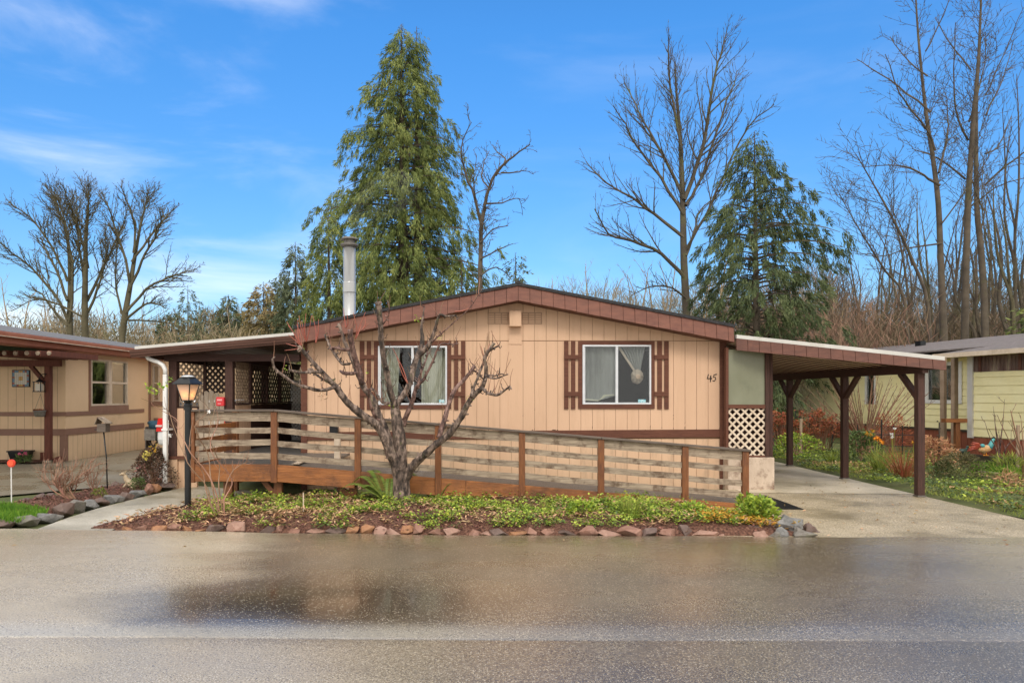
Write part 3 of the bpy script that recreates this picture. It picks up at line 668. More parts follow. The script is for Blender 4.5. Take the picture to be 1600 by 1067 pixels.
b.build('tied_curtain', M['sheer'], w2, smooth=True)
b = MB(); b.ell((kx, YH+.08, kz), (.105, .055, .125), 22, 14, jit=.10)
for a in range(7):
    t = a*.9; b.tube([(kx+.10*math.cos(t), YH+.05, kz+.11*math.sin(t)), (kx+.03*math.cos(t+1), YH+.02, kz+.03*math.sin(t+1)), (kx-.08*math.cos(t+.4), YH+.04, kz-.10*math.sin(t+.4))], [.012, .022, .012], 6)
b.build('curtain_knot', M['curtain_knot'], w2, smooth=True)
b = MB(); b.bar((xm+.05, YH+.10, z1-.02), (kx-.03, YH+.07, kz+.07), .02, .035); b.build('curtain_tie', M['curtain_knot'], w2)
b = MB(); b.box(x1-.22, x1-.09, YH-.004, YH+.0035, z0+.035, z0+.085); b.build('sticker', M['sticker'], w2)
# trims and shutters
for (wx0, wx1, top, bot, dy) in ((584, 705, 533, 638.5, 0), (903.5, 1023, 533, 638.3, 0)):
    b = MB(); Y = YH-.026
    L_, R_ = (591, 698.6) if wx0 < 700 else (910, 1017)
    b.pbox(wx0+.01, wx1, top, top+7 if wx0 < 700 else 539, Y, .024); b.pbox(wx0+.01, wx1, 632.4 if wx0 < 700 else 631.6, bot, Y, .024)
    T_ = top+7 if wx0 < 700 else 539; B_ = 632.4 if wx0 < 700 else 631.6
    b.pbox(wx0, L_, T_, B_, Y+.001, .023); b.pbox(R_, wx1, T_, B_, Y+.001, .023)
    b.build('window_trim', M['trim'], house)
for slats in (((562, 569), (573, 579.7), (583.8, 584)), ((705, 705.2), (709.5, 716), (720.3, 727)), ((881.5, 888.3), (892.3, 899), (903.4, 903.5)), ((1023, 1023.1), (1027.3, 1034.5), (1038.2, 1045))):
    b = MB(); xs_ = [v for q in slats for v in q]; a, c = min(xs_), max(xs_)
    bt = 640 if a < 800 else 639
    for p, q in slats:
        if q-p > 1: b.pbox(p, q, 533, bt, YH-.024, .022)
    for t0, t1 in ((554.5, 561), (612, 618.8)): b.pbox(a, c, t0, t1, YH-.042, .018)
    b.build('shutter', M['trim'], house)
# house numbers
def stroke(mbx, pts, r, Y): mbx.tube([W(px, py, Y) for px, py in pts], r, 6)
b = MB(); Y = YH-.006
stroke(b, [(1107, 584.8), (1105, 591.3), (1112.6, 591)], .009, Y); stroke(b, [(1110.6, 586.5), (1110, 596.5)], .009, Y)
b.build('digit_4', M['ink'], house)
b = MB(); stroke(b, [(1120, 584.5), (1115.5, 585.5), (1114.5, 589), (1117.5, 589), (1118.2, 592), (1116.5, 595), (1113.5, 595)], .0075, Y); b.build('digit_5', M['ink'], house)
b = MB(); stroke(b, [(501, 609), (497.5, 618), (505, 617)], .012, YH-.002); stroke(b, [(503.5, 612), (501, 625)], .012, YH-.002)
stroke(b, [(513, 609), (508, 610), (507.5, 615), (511, 615.5), (511, 621), (506.5, 623)], .012, YH-.002); b.build('faded_number', M['ghost'], house)
b = MB()                                               # mould marks at the board ends
for k in range(38):
    gi = random.choice(gx[1:-1]); h = U(.01, .06); z = .985+U(0, .05) if k % 3 else U(1.0, 1.35)
    if not (-1.2 < gi < 4): continue
    w_ = U(.004, .010); b.poly([(gi-w_, YH-.0012, z), (gi+w_*.6, YH-.0012, z+.005), (gi+w_*.4, YH-.0012, z+h), (gi-w_*.5, YH-.0012, z+h*.8)])
for k in range(12):
    x = U(-.8, 3.9); z = .99; w_ = U(.02, .06); b.poly([(x, YH-.0012, z), (x+w_, YH-.0012, z), (x+w_*.6, YH-.0012, z+.014), (x+.01, YH-.0012, z+.01)])
b.build('mould_mark', M['rust'], house)
# small floodlight low on the wall
fl = thing('floodlight', (XX(523, YH), YH-.1, ZZ(678, YH)), 'small black floodlight low on the tan wall behind the railing', 'light')
b = MB(); b.box(XX(518, YH), XX(531, YH), YH-.17, YH-.07, ZZ(676, YH), ZZ(664, YH)); b.build('housing', M['black_paint'], fl, bevel=.01)
b = MB(); b.tube([(XX(524, YH), YH-.07, ZZ(672, YH)), (XX(519, YH), YH-.03, ZZ(676, YH)), (XX(517, YH), YH+.01, ZZ(680, YH))], .012, 6); b.build('bracket', M['white_paint'], fl)
# chimney
CXx, CY = XX(546, 13.2), 13.2; s13 = 13.2/F
ch = thing('chimney_pipe', (CXx, CY, 2.8), 'tall silver metal flue pipe with capped top on the house roof', 'chimney')
zt = ZZ(385, CY); b = MB()
b.lathe(CXx, CY, [(.185, 2.85), (.17, 2.93), (.125, 2.99), (.118, 3.0), (.118, 3.55)], 24); b.build('flue', M['steel'], ch, smooth=True)
b = MB(); b.lathe(CXx, CY, [(.118, 3.60), (.114, 3.6), (.114, zt)], 24); b.build('flue', M['steel'], ch, smooth=True)
b = MB(); b.lathe(CXx, CY, [(.119, 3.51), (.123, 3.52), (.123, 3.70), (.119, 3.71)], 24); b.build('collar', M['steel'], ch)
b = MB(); b.lathe(CXx, CY, [(.13, zt-.02), (.165, zt+.01), (.165, zt+.04), (.13, zt+.045)], 24); b.build('cap_ring', M['steel_dark'], ch)
b = MB(); b.lathe(CXx, CY, [(.10, zt+.045), (.10, zt+.115)], 24); b.build('cap_screen', M['steel_dark'], ch)
b = MB(); b.lathe(CXx, CY, [(.155, zt+.115), (.165, zt+.125), (.14, zt+.155), (.04, zt+.175)], 24); b.build('cap', M['steel_dark'], ch, smooth=True)

m, nt, ns, ls, b = nodes('wood_smoke'); ns.remove(b)
pv = ns.new('ShaderNodeVolumePrincipled'); pv.inputs['Color'].default_value = (.93, .94, .96, 1); pv.inputs['Anisotropy'].default_value = .1
nv = noise(ns, ls, mapped(ns, ls, (1, 1, 1)), 1.6, 4, .6); rv = ramp(ns, [(.42, 0.0), (.75, .20)]); ls.new(nv.outputs['Fac'], rv.inputs['Fac']); ls.new(rv.outputs['Color'], pv.inputs['Density'])
ls.new(pv.outputs[0], ns['Material Output'].inputs['Volume'])
b = MB(); zt_ = ZZ(370, CY)
b.tube([(CXx, CY, zt_), (CXx+.15, CY+.1, zt_+.35), (CXx+.45, CY+.3, zt_+.75), (CXx+.8, CY+.6, zt_+1.05), (CXx+1.1, CY+.9, zt_+1.2)], [.09, .24, .38, .46, .25], 16)
b.build('smoke_plume', m, label='faint whitish smoke drifting from the metal flue pipe', cat='smoke', kind='stuff')
# ---------------------------------------------------------------- lattice helper
def lattice(mbx, o, eu, ev, ew, wu, wv, pitch, sw, th, asp=1.0):
    o, eu, ev, ew = Vector(o), Vector(eu), Vector(ev), Vector(ew)
    for sgn in (1, -1):
        c = -wv*asp if sgn > 0 else 0
        end = wu if sgn > 0 else wu+wv*asp
        c += pitch*.5
        while c < end:
            pts = []
            for v in (0, wv):                          # u = c + sgn*v*asp
                pts.append((c+sgn*v*asp, v))
            (u0, v0), (u1, v1) = pts
            t0, t1 = 0.0, 1.0; du = u1-u0
            for lim, s in ((0, 1), (wu, -1)):
                a = (lim-u0)/du if abs(du) > 1e-9 else 0
                if (du > 0) == (s > 0): t0 = max(t0, a)
                else: t1 = min(t1, a)
            if t1-t0 > .01:
                A = o+eu*(u0+du*t0)+ev*(wv*t0)+ew*(th*.55*sgn); B = o+eu*(u0+du*t1)+ev*(wv*t1)+ew*(th*.55*sgn)
                mbx.bar(A, B, sw, th, up=ew)
            c += pitch
    return mbx
ex, ey, ez = (1, 0, 0), (0, 1, 0), (0, 0, 1)
# ---------------------------------------------------------------- covered porch on the left
porch = thing('covered_porch', (-4.7, 12.1, 0), 'dark brown covered porch with white edged awning and lattice screens', 'porch')
def awz(x): return 2.415+(x+5.93)*(2.65-2.415)/2.66
b = MB(); YA = 11.8
b.hexa([(-5.95, YA, awz(-5.95)-.055), (-3.28, YA, awz(-3.28)-.055), (-3.28, 17.6, awz(-3.28)-.055), (-5.95, 17.6, awz(-5.95)-.055),
        (-5.95, YA, awz(-5.95)), (-3.28, YA, awz(-3.28)), (-3.28, 17.6, awz(-3.28)), (-5.95, 17.6, awz(-5.95))])
b.build('awning_roof', M['white_metal'], porch)
b = MB()
for dz0, dz1, dy in ((-.105, -.057, -.07), (-.150, -.106, -.05), (-.185, -.151, -.02)):
    b.hexa([(-6.0, YA+dy, awz(-6)+dz0), (-3.27, YA+dy, awz(-3.27)+dz0), (-3.27, YA+.02, awz(-3.27)+dz0), (-6.0, YA+.02, awz(-6)+dz0),
            (-6.0, YA+dy-.012, awz(-6)+dz1), (-3.27, YA+dy-.012, awz(-3.27)+dz1), (-3.27, YA+.02, awz(-3.27)+dz1), (-6.0, YA+.02, awz(-6)+dz1)])
b.box(-6.0, -5.955, YA+.021, 17.6, 2.24, 2.36)
b.build('gutter', M['gutter'], porch)
b = MB()                                               # pan ceiling
for k in range(19):
    y = YA+.05+k*.3
    b.hexa([(-5.94, y, awz(-5.94)-.10), (-3.29, y, awz(-3.29)-.10), (-3.29, y+.22, awz(-3.29)-.10), (-5.94, y+.22, awz(-5.94)-.10),
            (-5.94, y, awz(-5.94)-.06), (-3.29, y, awz(-3.29)-.06), (-3.29, y+.22, awz(-3.29)-.06), (-5.94, y+.22, awz(-5.94)-.06)])
b.build('ceiling', M['gutter'], porch)
b = MB(); b.box(-5.6, -3.27, 12.10, 12.19, 2.18, 2.30); b.box(-4.49, -4.40, 12.20, 17.4, 2.18, 2.30); b.box(-5.6, -5.51, 12.20, 17.4, 2.18, 2.30)
b.build('beam', M['beam_dark'], porch)
for px0, px1, zb in ((264, 276.5, .50), (352, 364, .58)):
    b = MB(); b.box(XX(px0, 12.12), XX(px1, 12.12), 12.10, 12.22, zb, 2.18); b.build('post', M['post_dark'], porch, bevel=.004)
for x, y in ((-4.45, 17.3), (-5.55, 17.3)):
    b = MB(); b.box(x-.05, x+.05, y-.05, y+.05, .0, 2.18); b.build('post', M['post_dark'], porch)
b = MB(); gxp = XX(276.5, 12.14)
for k in range(3): b.box(gxp+k*.118, gxp+k*.118+.113, 12.13, 12.15, .55, 1.37)
b.build('low_wall', M['siding'], porch)
b = MB(); b.box(XX(262, 12.1), XX(306, 12.1), 12.085, 12.16, .50, .549); b.build('sill', M['trim'], porch)
b = MB(); b.box(XX(262, 12.1), XX(277, 12.1), 12.10, 12.25, -.05, .499); b.build('pier', M['siding_low'], porch)
b = MB(); b.box(XX(277.3, 12.1), XX(306, 12.1), 12.14, 12.2, -.05, .499); b.build('skirting', M['siding_low'], porch)
b = MB(); b.box(-4.50, -3.27, 12.22, 17.4, .54, .60); b.build('floor', M['deck'], porch)
b = MB()
for k in range(6): b.box(-4.43, -4.41, 12.24+k*.128, 12.24+k*.128+.122, .05, 1.42)
b.build('side_wall', M['siding'], porch)
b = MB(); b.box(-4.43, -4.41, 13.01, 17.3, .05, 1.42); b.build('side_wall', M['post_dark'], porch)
# side screen (seen obliquely): cream panel, then dark panels with daylight behind
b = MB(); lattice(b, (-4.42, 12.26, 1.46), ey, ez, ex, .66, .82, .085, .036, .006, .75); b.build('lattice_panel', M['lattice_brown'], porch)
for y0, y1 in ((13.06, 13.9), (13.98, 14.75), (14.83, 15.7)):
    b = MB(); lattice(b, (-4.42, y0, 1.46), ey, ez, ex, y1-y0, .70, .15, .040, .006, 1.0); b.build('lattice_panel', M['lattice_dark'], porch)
b = MB()
for y in (12.96, 13.92, 14.77, 15.72): b.box(-4.45, -4.39, y, y+.07, 1.43, 2.18)
b.box(-4.45, -4.39, 12.24, 15.8, 1.425, 1.455); b.box(-4.45, -4.39, 13.04, 15.7, 2.165, 2.179); b.build('screen_frame', M['post_dark'], porch)
b = MB(); Y = 15.7; lattice(b, (XX(455, Y), Y, .62), ex, ez, ey, XX(473, Y)-XX(455, Y), 1.25, .075, .036, .006, .8)
for px in (454, 472): b.box(XX(px, Y), XX(px, Y)+.03, Y-.02, Y+.02, .6, 1.9)
b.box(XX(454, Y), XX(474, Y), Y-.021, Y+.021, 1.88, 1.93); b.box(XX(454, Y), XX(474, Y), Y-.021, Y+.021, .6, .64)
b.build('lattice_door', M['lattice_white'], porch)
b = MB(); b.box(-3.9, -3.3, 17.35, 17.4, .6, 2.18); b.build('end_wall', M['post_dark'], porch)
# front screens between the posts, a little further back
Y = 13.6
b = MB(); lattice(b, (XX(277, Y), Y, 1.38), ex, ez, ey, XX(318, Y)-XX(277, Y), .88, .105, .040, .006, .8); b.build('lattice_panel', M['lattice_brown'], porch)
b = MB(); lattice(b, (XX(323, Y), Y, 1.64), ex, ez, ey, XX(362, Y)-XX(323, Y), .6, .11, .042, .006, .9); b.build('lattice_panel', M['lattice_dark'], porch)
b = MB(); b.box(XX(318.3, Y), XX(322.5, Y), Y-.03, Y+.03, .0, 2.25); b.box(XX(270, Y), XX(277, Y), Y-.03, Y+.03, 0, 2.25); b.box(XX(277.1, Y), XX(318.2, Y), Y-.02, Y+.02, 1.33, 1.375); b.build('screen_frame', M['post_dark'], porch)
b = MB()
for k in range(5): b.box(XX(277, Y)+k*.104, XX(277, Y)+k*.104+.099, Y+.02, Y+.035, .05, 1.32)
b.build('low_wall', M['siding'], porch)
gate = thing('picket_gate', (XX(330, 13.0), 13.0, 0), 'tan picket gate with arched top behind the porch post', 'gate')
xs0, xs1 = XX(311, 13), XX(351, 13)
for k in range(5):
    a = xs0+(xs1-xs0)*k/5; c = xs0+(xs1-xs0)*(k+.86)/5; m_ = (a+c)/2; t = (m_-xs0)/(xs1-xs0)
    zt = 1.55+.14*math.sin(math.pi*min(1, t+.08)); b = MB()
    b.prism([(a, .1), (c, .1), (c, zt-.03), (m_, zt), (a, zt-.02)], 13.0, 13.02); b.build('picket', M['lattice'], gate)
b = MB(); b.box(xs0, xs1, 13.021, 13.05, .35, .43); b.box(xs0, xs1, 13.021, 13.05, 1.15, 1.23); b.build('cross_rail', M['lattice'], gate)
rb = thing('red_box', (XX(345, 12.05), 12.05, 1.4), 'small red wall box on the porch post behind the railing', 'box')
b = MB(); b.box(XX(339, 12.05), XX(351.5, 12.05), 12.0, 12.08, 1.41, 1.565); b.build('case', mat('red_plastic', (.55, .03, .035), rough=.5, bump=0), rb, bevel=.012)
b = MB(); b.box(XX(341, 12.05), XX(349, 12.05), 11.994, 11.999, 1.50, 1.53); b.box(XX(342, 12.05), XX(347, 12.05), 11.994, 11.999, 1.445, 1.46); b.build('panel_strip', mat('faded_pink', (.75, .30, .30), rough=.5, bump=0), rb)
# downspout
ds = thing('downspout', (XX(258.5, 11.95), 11.95, 0), 'white downspout curving from the porch gutter to the ground', 'downspout')
b = MB(); pts = [(228, 549), (228.5, 555), (232, 560), (239, 563), (248, 566), (254.5, 570.5), (258, 577), (258.5, 585)]
b.tube([W(px, py, 11.92) for px, py in pts], .036, 10); b.build('elbow', M['white_paint'], ds, smooth=True)
b = MB(); x = XX(258.5, 11.92); b.box(x-.034, x+.034, 11.885, 11.955, .11, ZZ(585, 11.92)); b.build('pipe', M['white_paint'], ds, bevel=.01)
b = MB(); b.box(x-.05, x+.055, 11.875, 12.09, 1.0, 1.03); b.build('strap', M['white_paint'], ds)

# ---------------------------------------------------------------- wheelchair ramp
YRm = 10.0
ramp_t = thing('wheelchair_ramp', (-.2, YRm, 0), 'long sloping wooden wheelchair ramp with weathered grey rails and orange-brown posts', 'ramp')
PX = [300.5, 429, 559.5, 684.7, 815.5, 938.8, 1070, 1164]; PXX = [XX(p, YRm) for p in PX]
XB = PXX[1]
def dz(x): return .618 if x < XB else .618-(x-XB)*(.618-.127)/(PXX[6]-XB)
H = .775
for i, x in enumerate(PXX):
    w = .044; bot = (.36 if i < 2 else (.33 if i == 2 else max(-.05, dz(x)-.33)))
    b = MB(); b.box(x-w, x+w, YRm-.044, YRm+.044, bot, dz(x)+H-.03); b.build('post', M['stain_v'], ramp_t, bevel=.004)
for i in range(7):
    a, c = PXX[i]+.0445, PXX[i+1]-.0445
    for h0, h1, sag in ((.615, .745, .006), (.445, .525, .01), (.262, .345, .014), (.082, .165, .014)):
        b = MB(); n = 10
        j0, j1 = U(-sag, sag), U(-sag, sag)
        top = []; bt = []
        for k in range(n+1):
            t = k/n; x = a+(c-a)*t; e = j0*(1-t)+j1*t-.006*math.sin(math.pi*t)
            top.append((x, dz(x)+h1+e+U(-.0025, .0025))); bt.append((x, dz(x)+h0+e+U(-.003, .003)))
        for k in range(n):
            b.hexa([(bt[k][0], YRm-.010, bt[k][1]), (bt[k+1][0], YRm-.010, bt[k+1][1]), (bt[k+1][0], YRm+.028, bt[k+1][1]), (bt[k][0], YRm+.028, bt[k][1]),
                    (top[k][0], YRm-.010, top[k][1]), (top[k+1][0], YRm-.010, top[k+1][1]), (top[k+1][0], YRm+.028, top[k+1][1]), (top[k][0], YRm+.028, top[k][1])])
        b.build('rail', M['rail'], ramp_t)
for a, c in ((PXX[0]-.06, XB), (XB+.003, PXX[3]), (PXX[3]+.003, PXX[5]), (PXX[5]+.003, PXX[7]+.07)):
    b = MB(); z0, z1 = dz(a)+H-.028, dz(c)+H-.028
    b.hexa([(a, YRm-.065, z0), (c, YRm-.065, z1), (c, YRm+.075, z1), (a, YRm+.075, z0), (a, YRm-.065, z0+.030), (c, YRm-.065, z1+.030), (c, YRm+.075, z1+.030), (a, YRm+.075, z0+.030)])
    b.build('handrail_cap', M['rail_cap'], ramp_t, bevel=.006)
for a, c in ((PXX[0]-.03, XB-.045), (XB+.045, PXX[2]-.045), (PXX[2]+.045, PXX[3]-.045), (PXX[3]+.045, PXX[4]-.8), (PXX[4]-.797, PXX[4]-.045), (PXX[4]+.045, PXX[5]-.045), (PXX[5]+.045, PXX[6]-.045), (PXX[6]+.045, PXX[7]-.045)):
    b = MB(); b.hexa([(a, YRm-.03, dz(a)-.243), (c, YRm-.03, dz(c)-.243), (c, YRm+.01, dz(c)-.243), (a, YRm+.01, dz(a)-.243), (a, YRm-.03, dz(a)), (c, YRm-.03, dz(c)), (c, YRm+.01, dz(c)), (a, YRm+.01, dz(a))])
    b.build('stringer', M['stain'], ramp_t, bevel=.004)
b = MB(); xe = PXX[7]+.05                              # deck
b.hexa([(XB, YRm+.046, .565), (xe, YRm+.046, dz(xe)-.04), (xe, 11.18, dz(xe)-.04), (XB, 11.18, .565), (XB, YRm+.046, .600), (xe, YRm+.046, dz(xe)-.006), (xe, 11.18, dz(xe)-.006), (XB, 11.18, .600)])
b.build('ramp_deck', M['deck'], ramp_t)
b = MB(); b.box(PXX[0], XB-.002, YRm+.046, 12.2, .565, .601); b.box(XB, -2.4, 11.19, 12.1, .565, .601); b.build('landing_deck', M['deck'], ramp_t)
b = MB(); b.bar((XX(462, 10.15), 10.12, .606), (XX(478, 10.9), 11.0, .606), .10, .012); b.build('threshold_strip', M['lattice'], ramp_t)
b = MB(); b.hexa([(XB, 11.18, .36), (xe, 11.18, dz(xe)-.243), (xe, 11.215, dz(xe)-.243), (XB, 11.215, .36), (XB, 11.18, .61), (xe, 11.18, dz(xe)+.002), (xe, 11.215, dz(xe)+.002), (XB, 11.215, .61)])
b.build('stringer', M['stain'], ramp_t)
for x, y in ((PXX[0]-.0, 11.7), (-2.42, 11.2)):
    b = MB(); b.box(x-.044, x+.044, y-.044, y+.044, -.05, 1.36 if y > 11.5 else .95); b.build('post', M['stain_v'] if y > 11.5 else M['lattice'], ramp_t)
for h0, h1 in ((.45, .53), (.27, .35), (.09, .17)):
    b = MB(); x = PXX[0]; b.box(x-.02, x+.018, YRm+.05, 11.65, .618+h0, .618+h1); b.build('side_rail', M['stain'], ramp_t)
b = MB(); b.box(PXX[0]-.02, PXX[0]+.018, YRm+.05, 11.65, .375, .615); b.build('stringer', M['stain'], ramp_t)
for x, w in ((PXX[1]+.02, .055), (PXX[2]-.09, .055), (PXX[3]+.2, .05), (-3.75, .06)):
    y = YRm+.075; b = MB(); b.box(x-w, x+w, y, y+.09, -.06, min(.565, dz(x)-.04)); b.build('support_leg', M['stain_v'], ramp_t)
    if x < -1.5 and x > -3.6: b = MB(); b.bar((x-w-.16, y+.04, dz(x)-.245), (x-w+.02, y+.04, .16), .05, .07); b.build('brace', M['stain_v'], ramp_t)
# ---------------------------------------------------------------- carport
cp = thing('carport', (5.5, 13, 0), 'open brown carport with white roof edge and three braced posts over the driveway', 'carport')
A0 = Vector((4.10, 11.80, 0)); B0 = Vector((6.99, 10.84, 0))
def cz(x): return 2.61-(x-4.10)*(2.61-2.19)/2.89
def fy(x): return A0.y+(B0.y-A0.y)*(x-A0.x)/(B0.x-A0.x)
b = MB()
b.hexa([(4.13, fy(4.13)-.03, cz(4.13)-.06), (6.99, fy(6.99)-.03, cz(6.99)-.06), (6.99, 18.5, cz(6.99)-.06), (4.13, 18.5, cz(4.13)-.06),
        (4.13, fy(4.13)-.03, cz(4.13)), (6.99, fy(6.99)-.03, cz(6.99)), (6.99, 18.5, cz(6.99)), (4.13, 18.5, cz(4.13))])
b.build('roof', M['white_metal'], cp)
b = MB(); n = 17
for i in range(n):
    a = 4.12+(2.88)*i/n+.003; c = 4.12+2.88*(i+1)/n-.003
    o = U(0, .006); hA, hC = .195-.05*i/n, .195-.05*(i+1)/n
    b.hexa([(a, fy(a)-.05-o, cz(a)-.063-hA), (c, fy(c)-.05-o, cz(c)-.063-hC), (c, fy(c)+.0, cz(c)-.063-hC), (a, fy(a)+.0, cz(a)-.063-hA),
            (a, fy(a)-.028-o, cz(a)-.063), (c, fy(c)-.028-o, cz(c)-.063), (c, fy(c)+.0, cz(c)-.063), (a, fy(a)+.0, cz(a)-.063)])
b.build('fascia', M['fascia_dark'], cp)
b = MB(); b.box(6.96, 7.0, 10.86, 18.5, 1.995, 2.125); b.build('side_fascia', M['fascia_dark'], cp)
b = MB(); y = 11.0; k = 0                              # pan ceiling running out from the house
while y < 18.3:
    pr = ((y, 0), (y+.17, 0), (y+.20, -.065), (y+.26, -.065), (y+.30, 0))
    for (ya, za), (yb, zb) in zip(pr[:-1], pr[1:]):
        ca = 4.14
        if ya < 11.85: ca = max(4.14, 4.10+(11.80-ya)/(11.80-10.84)*2.89+.05)
        if ca < 6.9: b.poly([(ca, ya, cz(ca)-.068+za), (6.95, ya, cz(6.95)-.068+za), (6.95, yb, cz(6.95)-.068+zb), (ca, yb, cz(ca)-.068+zb)])
    y += .30
b.build('ceiling', M['ceiling'], cp)
b = MB(); y = 11.2
while y < 18.2:
    ca = 4.14 if y > 11.85 else max(4.14, 4.10+(11.80-y)/.96*2.89+.05)
    if ca < 6.8: b.hexa([(ca, y, cz(ca)-.150), (6.95, y, cz(6.95)-.150), (6.95, y+.05, cz(6.95)-.150), (ca, y+.05, cz(ca)-.150), (ca, y, cz(ca)-.134), (6.95, y, cz(6.95)-.134), (6.95, y+.05, cz(6.95)-.134), (ca, y+.05, cz(ca)-.134)])
    y += .3
b.build('ceiling_rib', M['stain'] if False else M['gutter'], cp)
b = MB(); b.box(6.715, 6.805, 10.92, 18.3, 1.94, 2.085); b.build('beam', M['beam_dark'], cp)
for y, w in ((11.07, .055), (13.41, .056), (15.86, .056), (18.1, .056)):
    b = MB(); b.box(6.76-w, 6.76+w, y-w, y+w, 0, 1.939); p = b.build('post', M['post_dark'], cp, bevel=.005)
    for sg in ((1,) if y < 12 else (-1, 1)):
        b = MB(); b.bar((6.76, y+sg*(w-.01), 1.56), (6.76, y+sg*.50, 1.95), .07, .085, up=(1, 0, 0)); b.build('brace', M['post_dark'], p)
    b = MB(); b.box(6.76-w-.012, 6.76+w+.012, y-w-.012, y+w+.012, .008, .03); b.build('base_plate', M['steel_dark'], p)
# privacy screen beside the house
YS = 11.92
sc = thing('privacy_screen', (XX(1172, YS), YS, 0), 'brown framed screen of frosted panel over cream lattice beside the house corner', 'screen')
b = MB(); b.pbox(1138.5, 1196, 546, 632, YS+.03, .01); b.build('frosted_panel', M['frost'], sc)
b = MB(); x0, x1 = XX(1138.5, YS), XX(1196, YS); lattice(b, (x0, YS+.03, ZZ(713, YS)), ex, ez, ey, x1-x0, ZZ(638, YS)-ZZ(713, YS), .138, .033, .007); b.build('lattice_panel', M['lattice'], sc)
b = MB(); b.pbox(1134.5, 1138.4, 543, 714, YS-.01, .09); b.build('post', M['trim'], sc)
b = MB(); b.pbox(1196.2, 1202.6, 543, 714, YS-.01, .10); b.pbox(1203, 1207.5, 543, 714, YS+.02, .08); b.build('post', M['post_dark'], sc)
b = MB(); b.pbox(1138.5, 1196.1, 632, 638, YS, .07); b.build('mid_rail', M['trim'], sc)
b = MB(); b.pbox(1138.5, 1196.1, 711.5, 714, YS, .07); b.build('bottom_rail', M['trim'], sc)
b = MB(); b.box(XX(1136.5, YS), XX(1209, YS), YS-.04, YS+.42, -.05, ZZ(714.3, YS)); b.build('base', M['block'], sc, bevel=.015)
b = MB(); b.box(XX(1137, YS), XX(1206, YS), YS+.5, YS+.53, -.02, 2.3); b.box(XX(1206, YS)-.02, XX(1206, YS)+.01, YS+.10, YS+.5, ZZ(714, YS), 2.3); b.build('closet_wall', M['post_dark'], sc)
mt = MB()
for k in range(33): mt.box(3.62, 4.36, 9.84+k*.04, 9.84+k*.04+.026, .0125, .019)
mt.box(3.6, 4.38, 9.82, 11.16, .006, .0125)
mt.build('rubber_mat', M['black_paint'], label='flat black ribbed rubber mat at the foot of the ramp', cat='mat')
# ---------------------------------------------------------------- neighbour on the left
NX1 = -10.3; NY0 = 17.1
nh = thing('neighbour_house', (-13, 19, 0), 'tan neighbouring house with mauve-brown trim and grey roof at the left edge', 'house')
b = MB(); b.box(-18, NX1, NY0, NY0+.05, -.05, 2.66); b.box(NX1-.05, NX1-.001, NY0+.051, 19.0-.001, -.05, 2.66)
b2 = b; nw = [(17.93+0, 0)]
# window opening in the side wall (px 139.5-198)
def sideY(px): return F*(-NX1)/(CX-px)
wy0, wy1 = sideY(141), sideY(198); wz1 = ZZ(560, wy0); wz0 = ZZ(634, wy0)
b = MB(); b.box(-18, NX1-.051, NY0, NY0+.05, -.05, 2.66)
b.box(NX1-.05, NX1, NY0, wy0, -.05, 2.66); b.box(NX1-.05, NX1, wy1, 27.5, -.05, 2.66); b.box(NX1-.05, NX1, wy0, wy1, -.05, wz0); b.box(NX1-.05, NX1, wy0, wy1, wz1, 2.66)
b.build('wall', M['n_tan'], nh)
b = MB(); b.box(-18, -11.6, 19.4, 19.45, 0, 2.6); b.box(-12.2, -12.1, NY0+.06, 27, 0, 2.6); b.box(-18, NX1-.06, 27.4, 27.45, 0, 2.6); b.build('interior_wall', M['interior'], nh)
gr = MB()
for k in range(38): gr.box(-17.9+k*.2, -17.893+k*.2, NY0-.0015, NY0-.0005, -.03, 2.6)
for k in range(18):
    y = NY0+.1+k*.2
    if y < 20.8: gr.box(NX1+.0005, NX1+.0015, y, y+.007, -.03, .62)
gr.build('wall_groove', M['n_trim'], nh)
zt0, zt1 = ZZ(650, NY0), ZZ(643.5, NY0)
b = MB()
for z0, z1 in ((zt0, zt1), (ZZ(680, NY0), ZZ(670, NY0))):
    b.box(-18, NX1+.025, NY0-.025, NY0-.002, z0, z1); b.box(NX1+.002, NX1+.025, NY0-.001, 20.95, z0, z1)
b.box(NX1-.13, NX1+.022, NY0-.022, NY0-.002, -.03, ZZ(680, NY0)-.002); b.box(NX1+.002, NX1+.022, NY0-.002, NY0+.08, -.03, ZZ(680, NY0)-.002)
b.box(NX1+.002, NX1+.03, wy0-.08, wy1+.06, wz0-.17, wz0-.005); b.box(NX1+.002, NX1+.03, wy0-.08, wy0-.005, wz0-.004, wz1)
b.build('trim', M['n_trim'], nh)
b = MB(); ym = (wy0+wy1)/2; t = .045; X = NX1+.012
for a, c in ((wy0, ym-.04), (ym+.04, wy1)):
    b.box(X-.05, X+.02, a, a+t, wz0, wz1); b.box(X-.05, X+.02, c-t, c, wz0, wz1); b.box(X-.05, X+.02, a+t, c-t, wz1-t, wz1); b.box(X-.05, X+.02, a+t, c-t, wz0, wz0+t)
    zm = (wz0+wz1)/2; b.box(X-.045, X+.015, a+t, c-t, zm-.025, zm+.025)
b.box(X-.05, X+.012, ym-.04, ym+.04, wz0, wz1)
fr = b.build('window', M['lattice'], nh)
for a, c in ((wy0+t, ym-.04-t), (ym+.04+t, wy1-t)):
    b = MB(); b.box(X-.035, X-.03, a, c, wz0+t, wz1-t); b.build('pane', M['glass'], fr)
